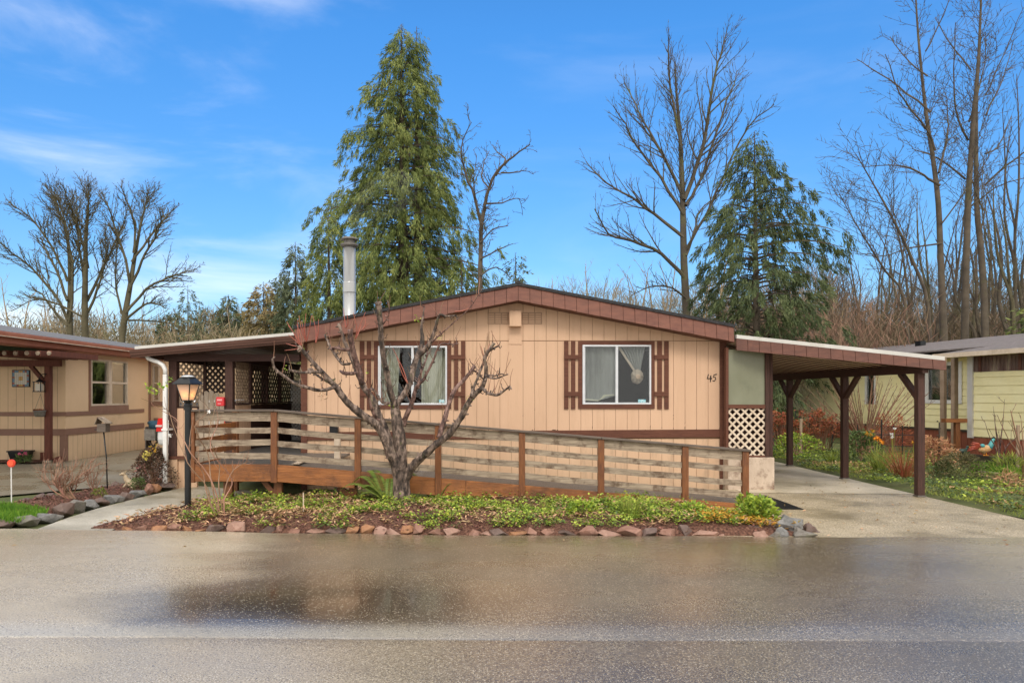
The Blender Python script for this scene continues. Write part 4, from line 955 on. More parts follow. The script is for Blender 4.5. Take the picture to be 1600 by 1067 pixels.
# roof with its eave along the drive
b = MB(); ex0, rx0 = -9.85, -14.0; ez_, rz_ = 2.90, 3.60
b.hexa([(ex0, 12.0, ez_-.04), (ex0, 28, ez_-.04), (rx0, 28, rz_-.04), (rx0, 12.0, rz_-.04), (ex0, 12.0, ez_), (ex0, 28, ez_), (rx0, 28, rz_), (rx0, 12.0, rz_)])
b.hexa([(rx0, 12.0, rz_-.04), (rx0, 28, rz_-.04), (-18.5, 28, 2.86), (-18.5, 12, 2.86), (rx0, 12.0, rz_), (rx0, 28, rz_), (-18.5, 28, 2.90), (-18.5, 12, 2.90)])
b.build('roof', M['shingle'], nh)
b = MB(); b.box(ex0-.06, ex0-.02, 12.0, 28, 2.66, 2.858); b.box(ex0-.4, ex0-.061, 12.0, 27.9, 2.64, 2.66); b.build('eave_board', M['n_fascia'], nh)
b = MB(); b.box(ex0-.019, ex0+.10, 12.0, 28, 2.78, 2.88); b.build('gutter', M['n_fascia'], nh, bevel=.02)
b = MB(); b.box(ex0+.101, ex0+.115, 12.0, 28, 2.775, 2.79); b.build('drip_edge', M['lattice'], nh)
b = MB()
for k in range(6):
    x = XX(10+k*17, 15.6)
    b.box(x-.05, x+.05, 15.2, 17.0, 2.44, 2.56)
b.build('rafter', M['n_post'], nh)
b = MB()
for k in range(6):
    x = XX(10+k*17, 15.6); b.tube([(x, 15.17, 2.50), (x, 15.199, 2.50)], .045, 10)
b.build('rafter_end', M['rail'], nh)
b = MB(); b.box(-17, -10.2, 16.7, 16.8, 2.28, 2.435); b.build('porch_beam', M['n_post'], nh)
px_ = XX(76, 16.75); b = MB(); b.box(px_-.065, px_+.065, 16.68, 16.81, 0.05, 2.279); p = b.build('porch_post', M['n_post'], nh, bevel=.006)
b = MB(); b.bar((px_-.05, 16.74, 1.86), (px_-.42, 16.74, 2.30), .08, .09, up=(0, 1, 0)); b.build('brace', M['n_post'], p)
b = MB(); b.box(px_-.085, px_+.085, 16.66, 16.83, -.02, .05); b.build('foot', M['path'], p)
b = MB(); b.bar((px_+.08, 16.78, .03), (px_+.22, 16.9, .10), .10, .10); b.box(px_-.30, px_-.12, 16.9, 17.05, 0, .22); b.build('porch_block', M['n_post'], nh)
# wing behind
wY = 21.4; b = MB(); a0, a1 = XX(234, wY), -9.0
zz0, zz1 = ZZ(627, wY), ZZ(570, wY); wa, wb = XX(233.5, wY)+.1, XX(250, wY)
b.box(NX1, wa, wY, wY+.05, -.05, 2.66); b.box(wb, a1, wY, wY+.05, -.05, 2.66); b.box(wa, wb, wY, wY+.05, -.05, zz0); b.box(wa, wb, wY, wY+.05, zz1, 2.66); b.box(a1-.05, a1, wY+.051, 27, -.05, 2.66)
b.build('wing_wall', M['n_tan'], nh)
b = MB(); b.box(wa, wa+.045, wY-.02, wY+.04, zz0, zz1); b.box(wb-.045, wb, wY-.02, wY+.04, zz0, zz1); b.box(wa+.045, wb-.045, wY-.02, wY+.04, zz0, zz0+.045); b.box(wa+.045, wb-.045, wY-.02, wY+.04, zz1-.045, zz1)
zm = (zz0+zz1)/2; b.box(wa+.045, wb-.045, wY-.015, wY+.035, zm-.02, zm+.02); fr = b.build('window', M['lattice'], nh)
b = MB(); b.box(wa+.045, wb-.045, wY+.0, wY+.005, zz0+.045, zz1-.045); b.build('pane', M['glass'], fr)
b = MB(); b.box(wa-.1, wb+.1, wY-.03, wY-.002, zz0-.14, zz0-.005); b.box(NX1+.1, a1, wY-.026, wY-.002, .76, .90); b.box(XX(229, 21.3), XX(234, 21.3), 21.25, 21.37, 0, 2.66); b.build('wing_trim', M['n_trim'], nh)
b = MB(); b.box(wa, wb, wY+.6, wY+.63, .5, 2.6); b.build('interior_wall', M['interior'], nh)
# things on and by that porch
art = thing('wall_tile', (XX(32, NY0), NY0-.03, ZZ(605, NY0)), 'square colourful mosaic tile hanging on the tan porch wall', 'wall art')
Y = NY0-.03
b = MB(); b.pbox(18.5, 46, 578, 604.5, Y-.01, .035); b.build('frame', M['ink'], art, bevel=.005)
cols = {k: mat('tile_'+k, c, rough=.3, bump=0) for k, c in dict(blue=(.12, .22, .30), cream=(.62, .56, .46), ochre=(.55, .30, .06), red=(.30, .07, .04), slate=(.20, .24, .24)).items()}
for k, c in enumerate(('cream', 'blue', 'ochre', 'red', 'slate')):
    b = MB(); rr_ = random.Random(k)
    for i in range(8):
        for j in range(8):
            edge = min(i, j, 7-i, 7-j); d = abs(i-3.5)+abs(j-3.5)
            pick = ('red' if (i+j) % 3 == 0 else 'slate' if (i*j) % 2 else 'blue') if edge == 0 else ('cream' if edge == 1 or (edge == 2 and (i+j) % 2) else ('ochre' if edge == 3 else 'blue' if abs(i-j) % 2 else 'cream'))
            if edge == 0 and i in (3, 4): pick = 'ochre'
            if pick != c: continue
            u0 = 19.5+i*3.2; v0 = 579.2+j*3.05; b.pbox(u0, u0+2.9, v0, v0+2.75, Y-.016, .005)
    if b.v: b.build('mosaic', cols[c], art)
hl = thing('hanging_lantern', (XX(61, 16.7), 16.6, ZZ(613, 16.6)), 'small dark metal lantern hanging from the reddish porch post', 'lantern')
Y = 16.6; x = XX(61.5, Y); z0, z1 = ZZ(611, Y), ZZ(597, Y)
b = MB()
for sx_ in (-.08, .08):
    for sy_ in (-.08, .08): b.bar((x+sx_, Y+sy_, z0), (x+sx_, Y+sy_, z1), .016, .016)
b.box(x-.1, x+.1, Y-.1, Y+.1, z0-.02, z0); b.box(x-.1, x+.1, Y-.1, Y+.1, z1, z1+.015); b.tube([(x, Y, z1+.015), (x, Y, z1+.075)], [.10, .02], 4); b.build('lantern_cage', M['black_paint'], hl)
b = MB(); b.box(x-.06, x+.06, Y-.06, Y+.06, z0+.01, z1-.04); b.build('glass', cols['cream'], hl)
b = MB(); pz = z1+.07
b.tube([(x, Y, pz), (x+.01, Y, pz+.06), (x+.06, Y+.02, pz+.12), (x+.13, Y+.05, pz+.13), (px_-.05, 16.68, pz+.08)], .01, 6); b.build('hook', M['black_paint'], hl, smooth=True)
hp = thing('hanging_pot', (XX(62, 16.6), 16.55, ZZ(650, 16.6)), 'grey hanging flower pot below the small porch lantern', 'planter')
x = XX(62, Y); zb, zp = ZZ(651, Y), ZZ(641, Y)
b = MB(); b.lathe(x, Y, [(.09, zb), (.115, zb+.03), (.125, zp-.03), (.14, zp-.02), (.14, zp), (.11, zp-.01)], 16); b.build('bowl', M['rock_slate'], hp, smooth=True)
b = MB(); b.tube([(x-.12, Y, zp), (x+.02, Y, ZZ(616, Y))], .004, 4); b.tube([(x+.12, Y, zp), (x+.02, Y, ZZ(616, Y))], .004, 4); b.build('wire', M['steel_dark'], hp)
n = 90; P = np.stack([x+RNG.uniform(-.1, .1, n), Y+RNG.uniform(-.1, .1, n), np.full(n, zp-.02)], 1); D = RNG.normal(size=(n, 3)); D[:, 2] = abs(D[:, 2])
quads_obj('plant', leaves(P, D, .07, .03), M['rust_leaf'], hp)
pt = thing('planter_trough', (XX(33, 16.9), 16.9, 0), 'black rectangular planter trough on the ground against the tan wall', 'planter')
Y = 16.85; x0, x1 = XX(16, Y), XX(49, Y); b = MB()
b.hexa([(x0+.07, Y-.09, .02), (x1-.07, Y-.09, .02), (x1-.07, Y+.09, .02), (x0+.07, Y+.09, .02), (x0+.02, Y-.13, .24), (x1-.02, Y-.13, .24), (x1-.02, Y+.13, .24), (x0+.02, Y+.13, .24)])
b.box(x0, x1, Y-.15, Y+.15, .241, .275); b.build('trough', M['black_paint'], pt, bevel=.01)
def tuft(x, y, z, r, h, n, m, name, label, cat, lw=.02, ll=.10, flowers=None, fn=0, fs=.03):
    t = thing(name, (x, y, z), label, cat)
    a = RNG.uniform(0, 2*math.pi, n); q = np.sqrt(RNG.uniform(0, 1, n))*r*.8
    hz = RNG.uniform(0, 1, n)*h*.75*(1-(q/r)**2*.6)
    P = np.stack([x+q*np.cos(a), y+q*np.sin(a), z+hz], 1)
    D = np.stack([np.cos(a)*.6, np.sin(a)*.6, RNG.uniform(.2, 1.2, n)], 1)+RNG.normal(size=(n, 3))*.4
    quads_obj('foliage', leaves(P, D, RNG.uniform(.6, 1.3, n)*ll, RNG.uniform(.7, 1.3, n)*lw), m, t)
    if flowers:
        for k in range(fn):
            aa = U(0, 6.28); rr = r*U(.1, .9); c = np.array([x+rr*math.cos(aa), y+rr*math.sin(aa)*.6-r*.3, z+h*U(.7, 1.1)])
            nn = 9; D = RNG.normal(size=(nn, 3)); D[:, 2] += .5
            quads_obj('flower', leaves(np.repeat(c[None], nn, 0), D, fs, fs*.7), flowers, t)
    return t
tuft(XX(39, 16.5), 16.45, .02, .16, .26, 260, M['dark_leaf'], 'flowering_plant', 'pink flowering plant in front of the black trough', 'plant', flowers=M['flower_pink'], fn=7, fs=.045)
# ---------------------------------------------------------------- yellow neighbour on the right
yh = thing('yellow_house', (12.9, 19.1, 0), 'pale yellow lap-sided house with red-brown skirting at the right', 'house', rz=math.atan2(.154, .988))
def laps(mbx, x, y0, y1, z0, z1, holes=(), p=.185):
    z = z0
    while z < z1-.01:
        zt = min(z+p, z1); segs_ = [(y0, y1)]
        for ha, hb, hz0, hz1 in holes:
            if zt > hz0+.02 and z < hz1-.02:
                segs_ = [s for a, c in segs_ for s in ((a, min(c, ha)), (max(a, hb), c)) if s[1]-s[0] > .01]
        for a, c in segs_:
            mbx.hexa([(x-.024, a, z), (x, a, z), (x, c, z), (x-.024, c, z), (x-.006, a, zt), (x, a, zt), (x, c, zt), (x-.006, c, zt)])
        z += p
L = dict(local=True)
hole = (.17, 1.31, 1.46, 2.42); hole2 = (3.45, 3.95, 1.3, 2.3)
b = MB(); laps(b, 0, -2.0, 21, .66, 2.62, (hole, hole2)); b.build('wall', M['yellow'], yh, **L)
b = MB(); b.box(.002, .02, -2, hole[0], -.05, 2.62); b.box(.002, .02, hole[0], hole[1], -.05, hole[2]); b.box(.002, .02, hole[1], hole2[0], -.05, 2.62); b.box(.002, .02, hole2[1], 21, -.05, 2.62); b.box(.002, .02, hole2[0], hole2[1], -.05, hole2[2]); b.box(.002, .02, hole2[0], hole2[1], hole2[3], 2.62); b.box(.002, .02, hole[0], hole[1], hole[3], 2.62)
b.box(.02, 8, 20.98, 21, -.05, 2.6); b.box(8, 8.02, -8, 21, -.05, 2.6); b.box(-1.7, 8, -8.02, -8, -.05, 2.6); b.build('inner_wall', M['yellow'], yh, **L)
b = MB(); laps(b, -1.73, -8, -2.0, .62, 2.14, p=.20); b.build('addition_wall', M['yellow'], yh, **L)
b = MB(); b.box(-1.72, -.0, -2.02, -2.0, -.05, 2.5); b.box(-1.70, -1.68, -8, -2.03, .0, 2.1); b.build('addition_end', M['yellow'], yh, **L)
b = MB(); b.box(-1.785, -1.732, -2.13, -1.98, .58, 2.55); b.build('corner_trim', M['white_metal'], yh, **L)
b = MB(); y = -8.0
while y < -2.05: b.box(-1.74, -1.715, y, min(y+.10, -2.02), -.05, .595); y += .108
b.build('skirting', M['redskirt'], yh, **L)
b = MB(); y = -1.9
while y < 20.9: b.box(-.02, .0, y, y+.19, -.05, .60); y += .2
b.build('skirting', M['redskirt'], yh, **L)
b = MB(); b.box(-.05, -.001, -1.97, 20.9, .601, .658); b.build('ledge', M['dark_ledge'], yh, **L)
b = MB()
yy = -8.0
pm = mat('corrugated_panel', [(.40, (.075, .040, .032)), (.52, (.16, .105, .085)), (.62, (.36, .31, .22))], scale=1.6, stretch=(1, 1.4, .25), rough=.35, bump=.0)
while yy < -2.15: b.box(-1.755 if int(yy*20) % 2 else -1.745, -1.72, yy, yy+.048, 2.145, 2.52); yy += .05
b.build('clear_panel', pm, yh, **L)
b = MB(); y = -7.6
while y < -2.3: b.box(-1.775, -1.757, y, y+.06, 2.145, 2.52); y += 1.05
b.build('panel_post', M['fascia_dark'], yh, **L)
b = MB(); b.hexa([(-2.15, -8.3, 2.54), (4, -8.3, 3.44), (4, -1.4, 3.44), (-2.15, -1.4, 2.54), (-2.15, -8.3, 2.60), (4, -8.3, 3.50), (4, -1.4, 3.50), (-2.15, -1.4, 2.60)])
b.hexa([(-.6, -1.399, 2.785), (4, -1.399, 3.44), (4, 21.3, 3.44), (-.6, 21.3, 2.785), (-.6, -1.399, 2.826), (4, -1.399, 3.50), (4, 21.3, 3.50), (-.6, 21.3, 2.826)])
b.hexa([(4.001, -8.3, 3.44), (8.4, -8.3, 2.8), (8.4, 21.3, 2.8), (4.001, 21.3, 3.44), (4.001, -8.3, 3.5), (8.4, -8.3, 2.86), (8.4, 21.3, 2.86), (4.001, 21.3, 3.5)])
b.build('roof', mat('roof_brown_grey', [(.3, (.115, .095, .09)), (.7, (.21, .18, .17))], scale=9, rough=.9, bump=.5, bscale=50, dirt=(.10, .10, .07), dscale=1.2), yh, **L)
b = MB(); b.box(-2.20, -2.151, -8.3, -1.38, 2.50, 2.605); b.build('gutter', M['lattice'], yh, **L)
b = MB(); b.box(-2.15, -1.7, -8.3, -1.4, 2.515, 2.535); b.box(-.58, .0, -1.38, 21, 2.63, 2.65); b.build('soffit', M['yellow'], yh, **L)
b = MB(); ya, yb, za, zb = hole; t = .10
b.box(-.045, -.026, ya-t, ya, za-t, zb+t); b.box(-.045, -.026, yb, yb+t, za-t, zb+t); b.box(-.045, -.026, ya, yb, zb, zb+t); b.box(-.045, -.026, ya, yb, za-t, za)
ym = (ya+yb)/2; b.box(-.04, .0, ym-.04, ym+.04, za, zb); b.box(-.035, 0, ya, ya+.04, za, zb); b.box(-.035, 0, yb-.04, yb, za, zb)
fr = b.build('window', M['white_paint'], yh, **L)
for a, c, zc in ((ya+.04, ym-.04, za+.42), (ym+.04, yb-.04, za+.35)):
    b = MB(); b.box(.03, .034, a, c, za, zb); b.build('pane', M['glass'], fr, **L)
    b = MB(); b.box(.06, .065, a, c, zc, zb); b.build('blind', M['rock_grey'], fr, **L)
b = MB(); b.box(.4, .42, -1, 4.5, .8, 2.6); b.build('interior_wall', M['interior'], yh, **L)
b = MB(); ya, yb, za, zb = hole2; b.box(-.04, 0, ya, ya+.07, za, zb); b.box(-.04, 0, yb-.07, yb, za, zb); b.box(-.04, 0, ya, yb, zb-.07, zb); fr = b.build('window', M['white_paint'], yh, **L)
b = MB(); b.box(.0, .005, ya+.07, yb-.07, za, zb-.07); b.build('pane', M['glass'], fr, **L)
b = MB(); b.ell((-.08, -.35, 1.95), (.06, .09, .09), 12, 8); b.build('porch_light', M['white_paint'], yh, smooth=True, **L)
b = MB(); b.box(2.3, 2.5, 4.3, 4.55, 3.25, 3.42); b.tube([(3.6, 1.5, 3.4), (3.6, 1.5, 3.85)], .04, 8); b.build('roof_vent', M['black_paint'], yh, **L)
for yy_, w_ in ((-1.35, .055), (-1.02, .04), (-.95, .03)):
    b = MB(); b.box(-1.55-w_, -1.55+w_, yy_-w_, yy_+w_, -.05, 2.56); b.build('eave_post', M['lattice_brown'], yh, **L)
# ---------------------------------------------------------------- branch machinery
def rnd_perp(d):
    a = Vector((random.gauss(0, 1), random.gauss(0, 1), random.gauss(0, 1))); a -= d*a.dot(d); return a.normalized()
def interp(pts, t):
    f = t*(len(pts)-1); i = min(int(f), len(pts)-2); return pts[i].lerp(pts[i+1], f-i), (pts[i+1]-pts[i]).normalized()
def smooth_pts(pts, rad, k=3, wob=0):
    """Catmull-Rom through the points, with radii"""
    out = []; ro = []; n = len(pts)
    for i in range(n-1):
        p0, p1, p2, p3 = pts[max(i-1, 0)], pts[i], pts[i+1], pts[min(i+2, n-1)]
        for j in range(k):
            t = j/k
            q = .5*((2*p1)+(p2-p0)*t+(2*p0-5*p1+4*p2-p3)*t*t+(3*p1-p0-3*p2+p3)*t**3)
            if wob: q = q+Vector((U(-wob, wob), U(-wob, wob), U(-wob, wob)*.5))
            out.append(q); ro.append(rad[i]*(1-t)+rad[i+1]*t)
    out.append(pts[-1]); ro.append(rad[-1]); return out, ro
def grow(mbx, p, d, L, r, lev, P):
    """one wandering branch with children"""
    n = P.get('seg', 5) if lev > 0 else 3
    pts = [p.copy()]; rad = [r]; d = d.normalized(); step = L/n
    for i in range(n):
        d = (d+Vector((random.gauss(0, P['wander']), random.gauss(0, P['wander']), random.gauss(0, P['wander'])))+Vector((0, 0, P['up']))).normalized()
        p = p+d*step; pts.append(p); rad.append(r*(1-(i+1)/n*(1-P['tip'])))
    mbx.tube(pts, rad, 5 if r > .06 else (4 if r > .03 else 3), cap=False)
    if lev <= 0: return
    k = max(1, int(L*P['dens'][lev]*U(.8, 1.2)))
    for j in range(k):
        t = P.get('t0', .2)+(1-P.get('t0', .2))*(j+U(.1, .9))/k
        q, dd = interp(pts, min(t, .98)); a = R(random.gauss(P['ang'], 9))
        nd = dd*math.cos(a)+rnd_perp(dd)*math.sin(a)
        grow(mbx, q, nd, L*(1-t*.55)*P['ratio']*U(.6, 1.25), max(r*(1-t*.7)*P['rr'], P['rmin']), lev-1, P)
def limb(mbx, pts, rads, lev, P, sides=7, k=3, bare=.25, L=None, wob=0, tip=None):
    q, ro = smooth_pts(pts, rads, k, wob); mbx.tube(q, ro, sides, cap=False)
    tot = sum((q[i+1]-q[i]).length for i in range(len(q)-1))
    n = int(tot*P['dens'][lev+1]) if lev+1 < len(P['dens']) else int(tot*P['dens'][-1])
    for j in range(n):
        t = bare+(1-bare)*((j+U(0, .9))/max(n, 1))**P.get('tipd', 1); c, dd = interp(q, min(t, .995)); rr = ro[min(int(t*(len(q)-1)), len(ro)-1)]
        a = R(random.gauss(P['ang'], 10)); nd = dd*math.cos(a)+rnd_perp(dd)*math.sin(a)
        if nd.z < -.2: nd.z *= -.5
        LL = (L if L else min(tot*P['ratio'], P.get('maxL', 99)))*(1-t*P.get('fall', .5))*U(.55, 1.2)
        grow(mbx, c, nd, LL, max(rr*P['rr'], P['rmin']), lev, P)
def traced(name, label, base, trunks, limbs, Y, P, barkm, sides=8, lev=2, depth=None, spread=.0, bareT=.45, group=None):
    """trunks / limbs: lists of ([(px,py,rad_px),...], depth offset at tip in m)"""
    t = thing(name, base, label, 'tree', group)
    tm = MB(); bm_ = MB(); s = Y/F
    def conv(l, dy):
        n = len(l); return [W(q[0], q[1], Y)+Vector((0, dy*(i/(n-1))**1.2, 0)) for i, q in enumerate(l)], [q[2]*s*P.get('thick', .7) for q in l]
    for l, dy in trunks:
        p, r = conv(l, dy); limb(tm, p, r, lev-1, dict(P, dens=[0]*9), sides)
        mb0 = MB(); limb(bm_, p, [x*.3 for x in r], lev-1, P, 3, bare=bareT)
    for l, dy in limbs:
        p, r = conv(l, dy); limb(bm_, p, r, lev-1, P, 6, bare=.2, wob=s*1.2)
    tm.build('trunk', barkm, t, smooth=True); bm_.build('crown', barkm, t, smooth=False)
    return t
# ---- tall cottonwood behind the ridge
P1 = dict(seg=6, wander=.07, up=.06, tip=.25, dens=[0, 4.4, 3.0, 4.2], ang=31, ratio=.42, rr=.5, rmin=.0115, t0=.12, fall=.72, maxL=4.2)
Y = 30
traced('bare_tree', 'tallest bare cottonwood rising behind the right slope of the house roof', (XX(1073, Y), Y, 0),
  [([(1074, 640, 10), (1073, 493, 9), (1069.5, 410, 8), (1068, 312, 6.5), (1064.7, 215, 4.5), (1060, 152, 3), (1057, 92, 1.2)], .3)],
  [([(1072, 436, 4.5), (1030, 400, 3.6), (982, 383, 2.8), (943, 378, 2), (918, 346, 1)], -2),
   ([(1069, 372, 4.5), (1025, 332, 3.6), (991, 302, 2.8), (952, 273, 2), (923, 234, 1)], 1.5),
   ([(1069, 335, 4), (1030, 280, 3), (991, 234, 2.2), (972, 205, 1.6), (952, 181, .8)], -1),
   ([(1068, 310, 4.5), (1040, 239, 3.4), (1011, 176, 2.2), (998, 130, 1.5), (989, 98, .8)], 2),
   ([(1066, 240, 3.5), (1048, 170, 2.5), (1036, 115, 1.6), (1031, 82, .8)], -1.5),
   ([(1069, 312, 5), (1086, 265, 4.3), (1098.8, 215, 3.8), (1113.4, 117, 2.4), (1119, 95, 1.8), (1126, 62, .9)], -.8),
   ([(1072, 322, 4), (1088, 295, 3.2), (1104, 263, 2.8), (1137, 166, 2), (1158, 118, 1.3), (1168, 90, .7)], 1.2),
   ([(1072, 390, 3.6), (1098, 340, 3), (1120, 285, 2.4), (1150, 218, 1.6), (1180, 194, .8)], -2),
   ([(1072, 400, 3), (1090, 360, 2.4), (1105, 320, 1.8), (1140, 290, 1)], 2),
   ([(1075, 470, 2.5), (1045, 452, 2), (1005, 455, 1.4), (975, 470, .7)], -2), ([(1075, 480, 2.4), (1105, 450, 1.8), (1128, 430, .8)], 1.5)],
  Y, P1, M['bark_grey'], lev=3)
# ---- crooked tree right of the cedar
P2 = dict(seg=5, wander=.22, up=.02, tip=.35, dens=[0, 5.5, 4.5, 4.5], ang=48, ratio=.38, rr=.5, rmin=.011, t0=.15, fall=.5, maxL=1.7)
Y = 27
traced('bare_tree', 'crooked dark bare tree just right of the big cedar', (XX(750, Y), Y, 0),
  [([(752, 640, 6), (750, 450, 5.5), (751, 400, 5), (752, 350, 4.5), (758, 320, 4)], .3)],
  [([(757, 322, 4), (765, 297, 3.2), (775, 275, 2.6), (800, 255, 2), (826, 240, 1)], -1),
   ([(775, 275, 2.4), (790, 245, 1.8), (775, 228, 1.2), (770, 212, .6)], 1),
   ([(752, 350, 3.6), (742, 310, 3), (728, 280, 2.3), (722, 245, 1.4), (738, 210, .7)], -1.2),
   ([(765, 297, 2.2), (752, 270, 1.6), (757, 240, 1), (765, 215, .6)], 1.5),
   ([(782, 270, 2), (805, 268, 1.4), (822, 262, .8), (836, 265, .5)], .6), ([(751, 380, 2), (770, 355, 1.5), (795, 345, .8)], .8),
   ([(751, 405, 2), (775, 395, 1.4), (800, 388, .7)], -.8), ([(758, 318, 2.4), (785, 315, 1.6), (812, 305, .8), (818, 330, .5)], .7),
   ([(752, 430, 2), (775, 415, 1.4), (800, 430, .7)], .9), ([(750, 440, 1.6), (733, 420, 1), (722, 400, .5)], .7)],
  Y, P2, M['bark_far'], lev=3)
# ---- maple clump at the left, several stems
P3 = dict(seg=6, wander=.075, up=.035, tip=.3, dens=[0, 6.0, 4.6, 6.5], ang=36, ratio=.46, rr=.5, rmin=.0125, t0=.1, tipd=.7, fall=.74, maxL=3.0)
Y = 36
def vase(pts_list, Y, name, label, base):
    traced(name, label, base, pts_list[:1], pts_list[1:], Y, P3, M['bark_mossy'], lev=3, bareT=.55)
vase([([(112, 600, 7), (107, 510, 6.5), (105, 440, 5), (100, 390, 4), (90, 350, 2.8), (75, 320, 1.6), (68, 300, .8)], 1),
      ([(107, 500, 4), (90, 460, 3.2), (65, 425, 2.4), (42, 402, 1.6), (24, 382, .8)], -1.5),
      ([(106, 470, 3.5), (80, 420, 2.6), (54, 384, 1.8), (34, 362, .8)], 1.5),
      ([(105, 440, 3.4), (88, 390, 2.6), (60, 345, 1.8), (35, 325, .8)], -1),
      ([(107, 510, 3.2), (75, 480, 2.4), (50, 456, 1.6), (26, 444, .8)], 1.2),
      ([(108, 505, 3.6), (118, 450, 3), (120, 390, 2.4), (115, 340, 1.6), (108, 302, .8)], -1.3)], Y, 'bare_tree', 'leftmost spreading bare maple above the neighbour roof', (XX(112, Y), Y, 0))
vase([([(136, 600, 8), (134, 500, 7), (137, 420, 5.4), (140, 370, 4), (146, 330, 2.4), (148, 298, .8)], -.6),
      ([(135, 470, 4), (150, 430, 3), (163, 390, 2.4), (175, 350, 1.6), (178, 318, .8)], 1.3),
      ([(134, 480, 3.6), (126, 420, 3), (112, 370, 2.2), (104, 330, 1.4), (98, 300, .8)], 1.2),
      ([(137, 420, 3.4), (130, 370, 2.6), (124, 330, 1.6), (120, 300, .8)], -1.2),
      ([(135, 490, 3.4), (158, 455, 2.6), (178, 410, 1.8), (186, 370, .8)], -1.3), ([(135, 500, 2.6), (100, 478, 2), (70, 470, 1.2), (38, 490, .8)], -1)], Y, 'bare_tree', 'middle bare maple of the clump behind the left neighbour roof', (XX(136, Y), Y, 0))
vase([([(184, 600, 8), (192, 510, 7), (201, 450, 5.6), (208, 400, 4.2), (216, 350, 2.6), (222, 320, 1.5), (224, 300, .8)], .4),
      ([(203, 440, 3.6), (196, 390, 2.8), (186, 345, 1.8), (180, 312, .8)], -1.2),
      ([(196, 490, 3.8), (225, 450, 3), (255, 430, 2.3), (272, 422, 1.6), (290, 412, .8)], 1.4),
      ([(201, 455, 3.6), (226, 410, 2.8), (250, 378, 2), (266, 356, 1.2), (272, 340, .8)], -1.5),
      ([(206, 410, 3.4), (228, 370, 2.4), (248, 335, 1.5), (258, 315, .8)], 1.2),
      ([(195, 500, 3), (230, 478, 2.3), (258, 479, 1.6), (280, 488, .8)], -1.5), ([(196, 500, 2.6), (225, 500, 2), (262, 505, 1.2), (290, 520, .8)], .9),
      ([(194, 500, 3), (176, 450, 2.3), (168, 400, 1.6), (165, 350, .8)], 1.4),
      ([(210, 395, 3), (214, 350, 2.2), (204, 318, 1.4), (202, 298, .8)], -.8)], Y, 'bare_tree', 'rightmost leaning bare maple of the clump behind the left roof', (XX(184, Y), Y, 0))
# ---- tall alders at the right
P4 = dict(seg=6, wander=.09, up=.035, tip=.3, dens=[0, 4.2, 3.0, 3.0], ang=44, ratio=.32, rr=.42, rmin=.012, t0=.15, thick=.56, maxL=4)
Y = 32
traced('bare_tree', 'tall bare alder with a long left limb, left of the trio above the yellow house', (XX(1476, Y), Y, 0),
  [([(1478, 640, 11), (1475, 504, 9.5), (1472, 400, 8), (1470, 315, 7), (1462, 236, 5.6), (1454, 173, 4.6), (1443.6, 52, 3), (1440, -40, 1.5)], .5)],
  [([(1462, 236, 3.6), (1445, 212, 3), (1412, 184, 2.4), (1385, 160, 1.8), (1354, 110, 1)], -1.5), ([(1455, 175, 3), (1425, 140, 2.2), (1390, 100, 1.5), (1365, 68, .8)], 1.5),
   ([(1468, 290, 3.4), (1435, 278, 2.6), (1396, 270, 2), (1350, 275, 1.3), (1310, 283, .7)], -2), ([(1467, 270, 3.4), (1488, 215, 2.6), (1503, 170, 1.8), (1512, 120, .9)], 1.6),
   ([(1450, 120, 2.4), (1430, 90, 1.6), (1410, 40, .8)], 1), ([(1446, 80, 2.2), (1462, 40, 1.5), (1470, -5, .8)], -1), ([(1472, 380, 3), (1430, 385, 2), (1390, 395, 1.2), (1350, 380, .6)], 1.4),
   ([(1471, 350, 2.4), (1500, 300, 1.8), (1522, 255, 1)], -1)], Y, P4, M['bark_far'], lev=3)
traced('bare_tree', 'tall straight bare alder in the middle of the trio at the right', (XX(1507, Y), Y+1, 0),
  [([(1507, 640, 11), (1506.6, 504, 9.5), (1507, 400, 8.5), (1509, 294, 7.5), (1514.5, 184, 5.5), (1520, 90, 3.6), (1524, -60, 1.5)], -.5)],
  [([(1512, 220, 3.4), (1485, 175, 2.5), (1470, 120, 1.6), (1462, 60, .8)], -1.4), ([(1514, 190, 3.2), (1535, 140, 2.2), (1556, 90, 1.5), (1568, 30, .8)], 1.2), ([(1509, 280, 3), (1478, 240, 2), (1455, 215, 1)], 1.5),
   ([(1519, 110, 2.2), (1500, 70, 1.5), (1482, 10, .8)], 1), ([(1508, 330, 2.6), (1540, 300, 1.8), (1575, 290, .9)], -1.4)], Y+1, P4, M['bark_far'], lev=3)
traced('bare_tree', 'tall bare alder on the right of the trio above the yellow house', (XX(1540, Y), Y+2, 0),
  [([(1542, 640, 10), (1540.7, 472, 9), (1538, 380, 8), (1536, 315, 6.8), (1539, 157, 4.6), (1549.6, 52, 2.6), (1554, -60, 1.2)], 1)],
  [([(1538, 290, 3.2), (1565, 262, 2.5), (1590, 240, 1.8), (1625, 215, 1)], -1.5), ([(1540, 180, 2.6), (1560, 150, 2), (1590, 95, 1.2), (1610, 50, .7)], 1.2), ([(1540, 150, 2.2), (1560, 90, 1.4), (1575, 30, .8)], -1),
   ([(1537, 330, 2.6), (1510, 290, 1.8), (1492, 270, .9)], -1), ([(1538, 240, 2.6), (1570, 225, 1.8), (1612, 165, .9)], 1.3)], Y+2, P4, M['bark_far'], lev=3)
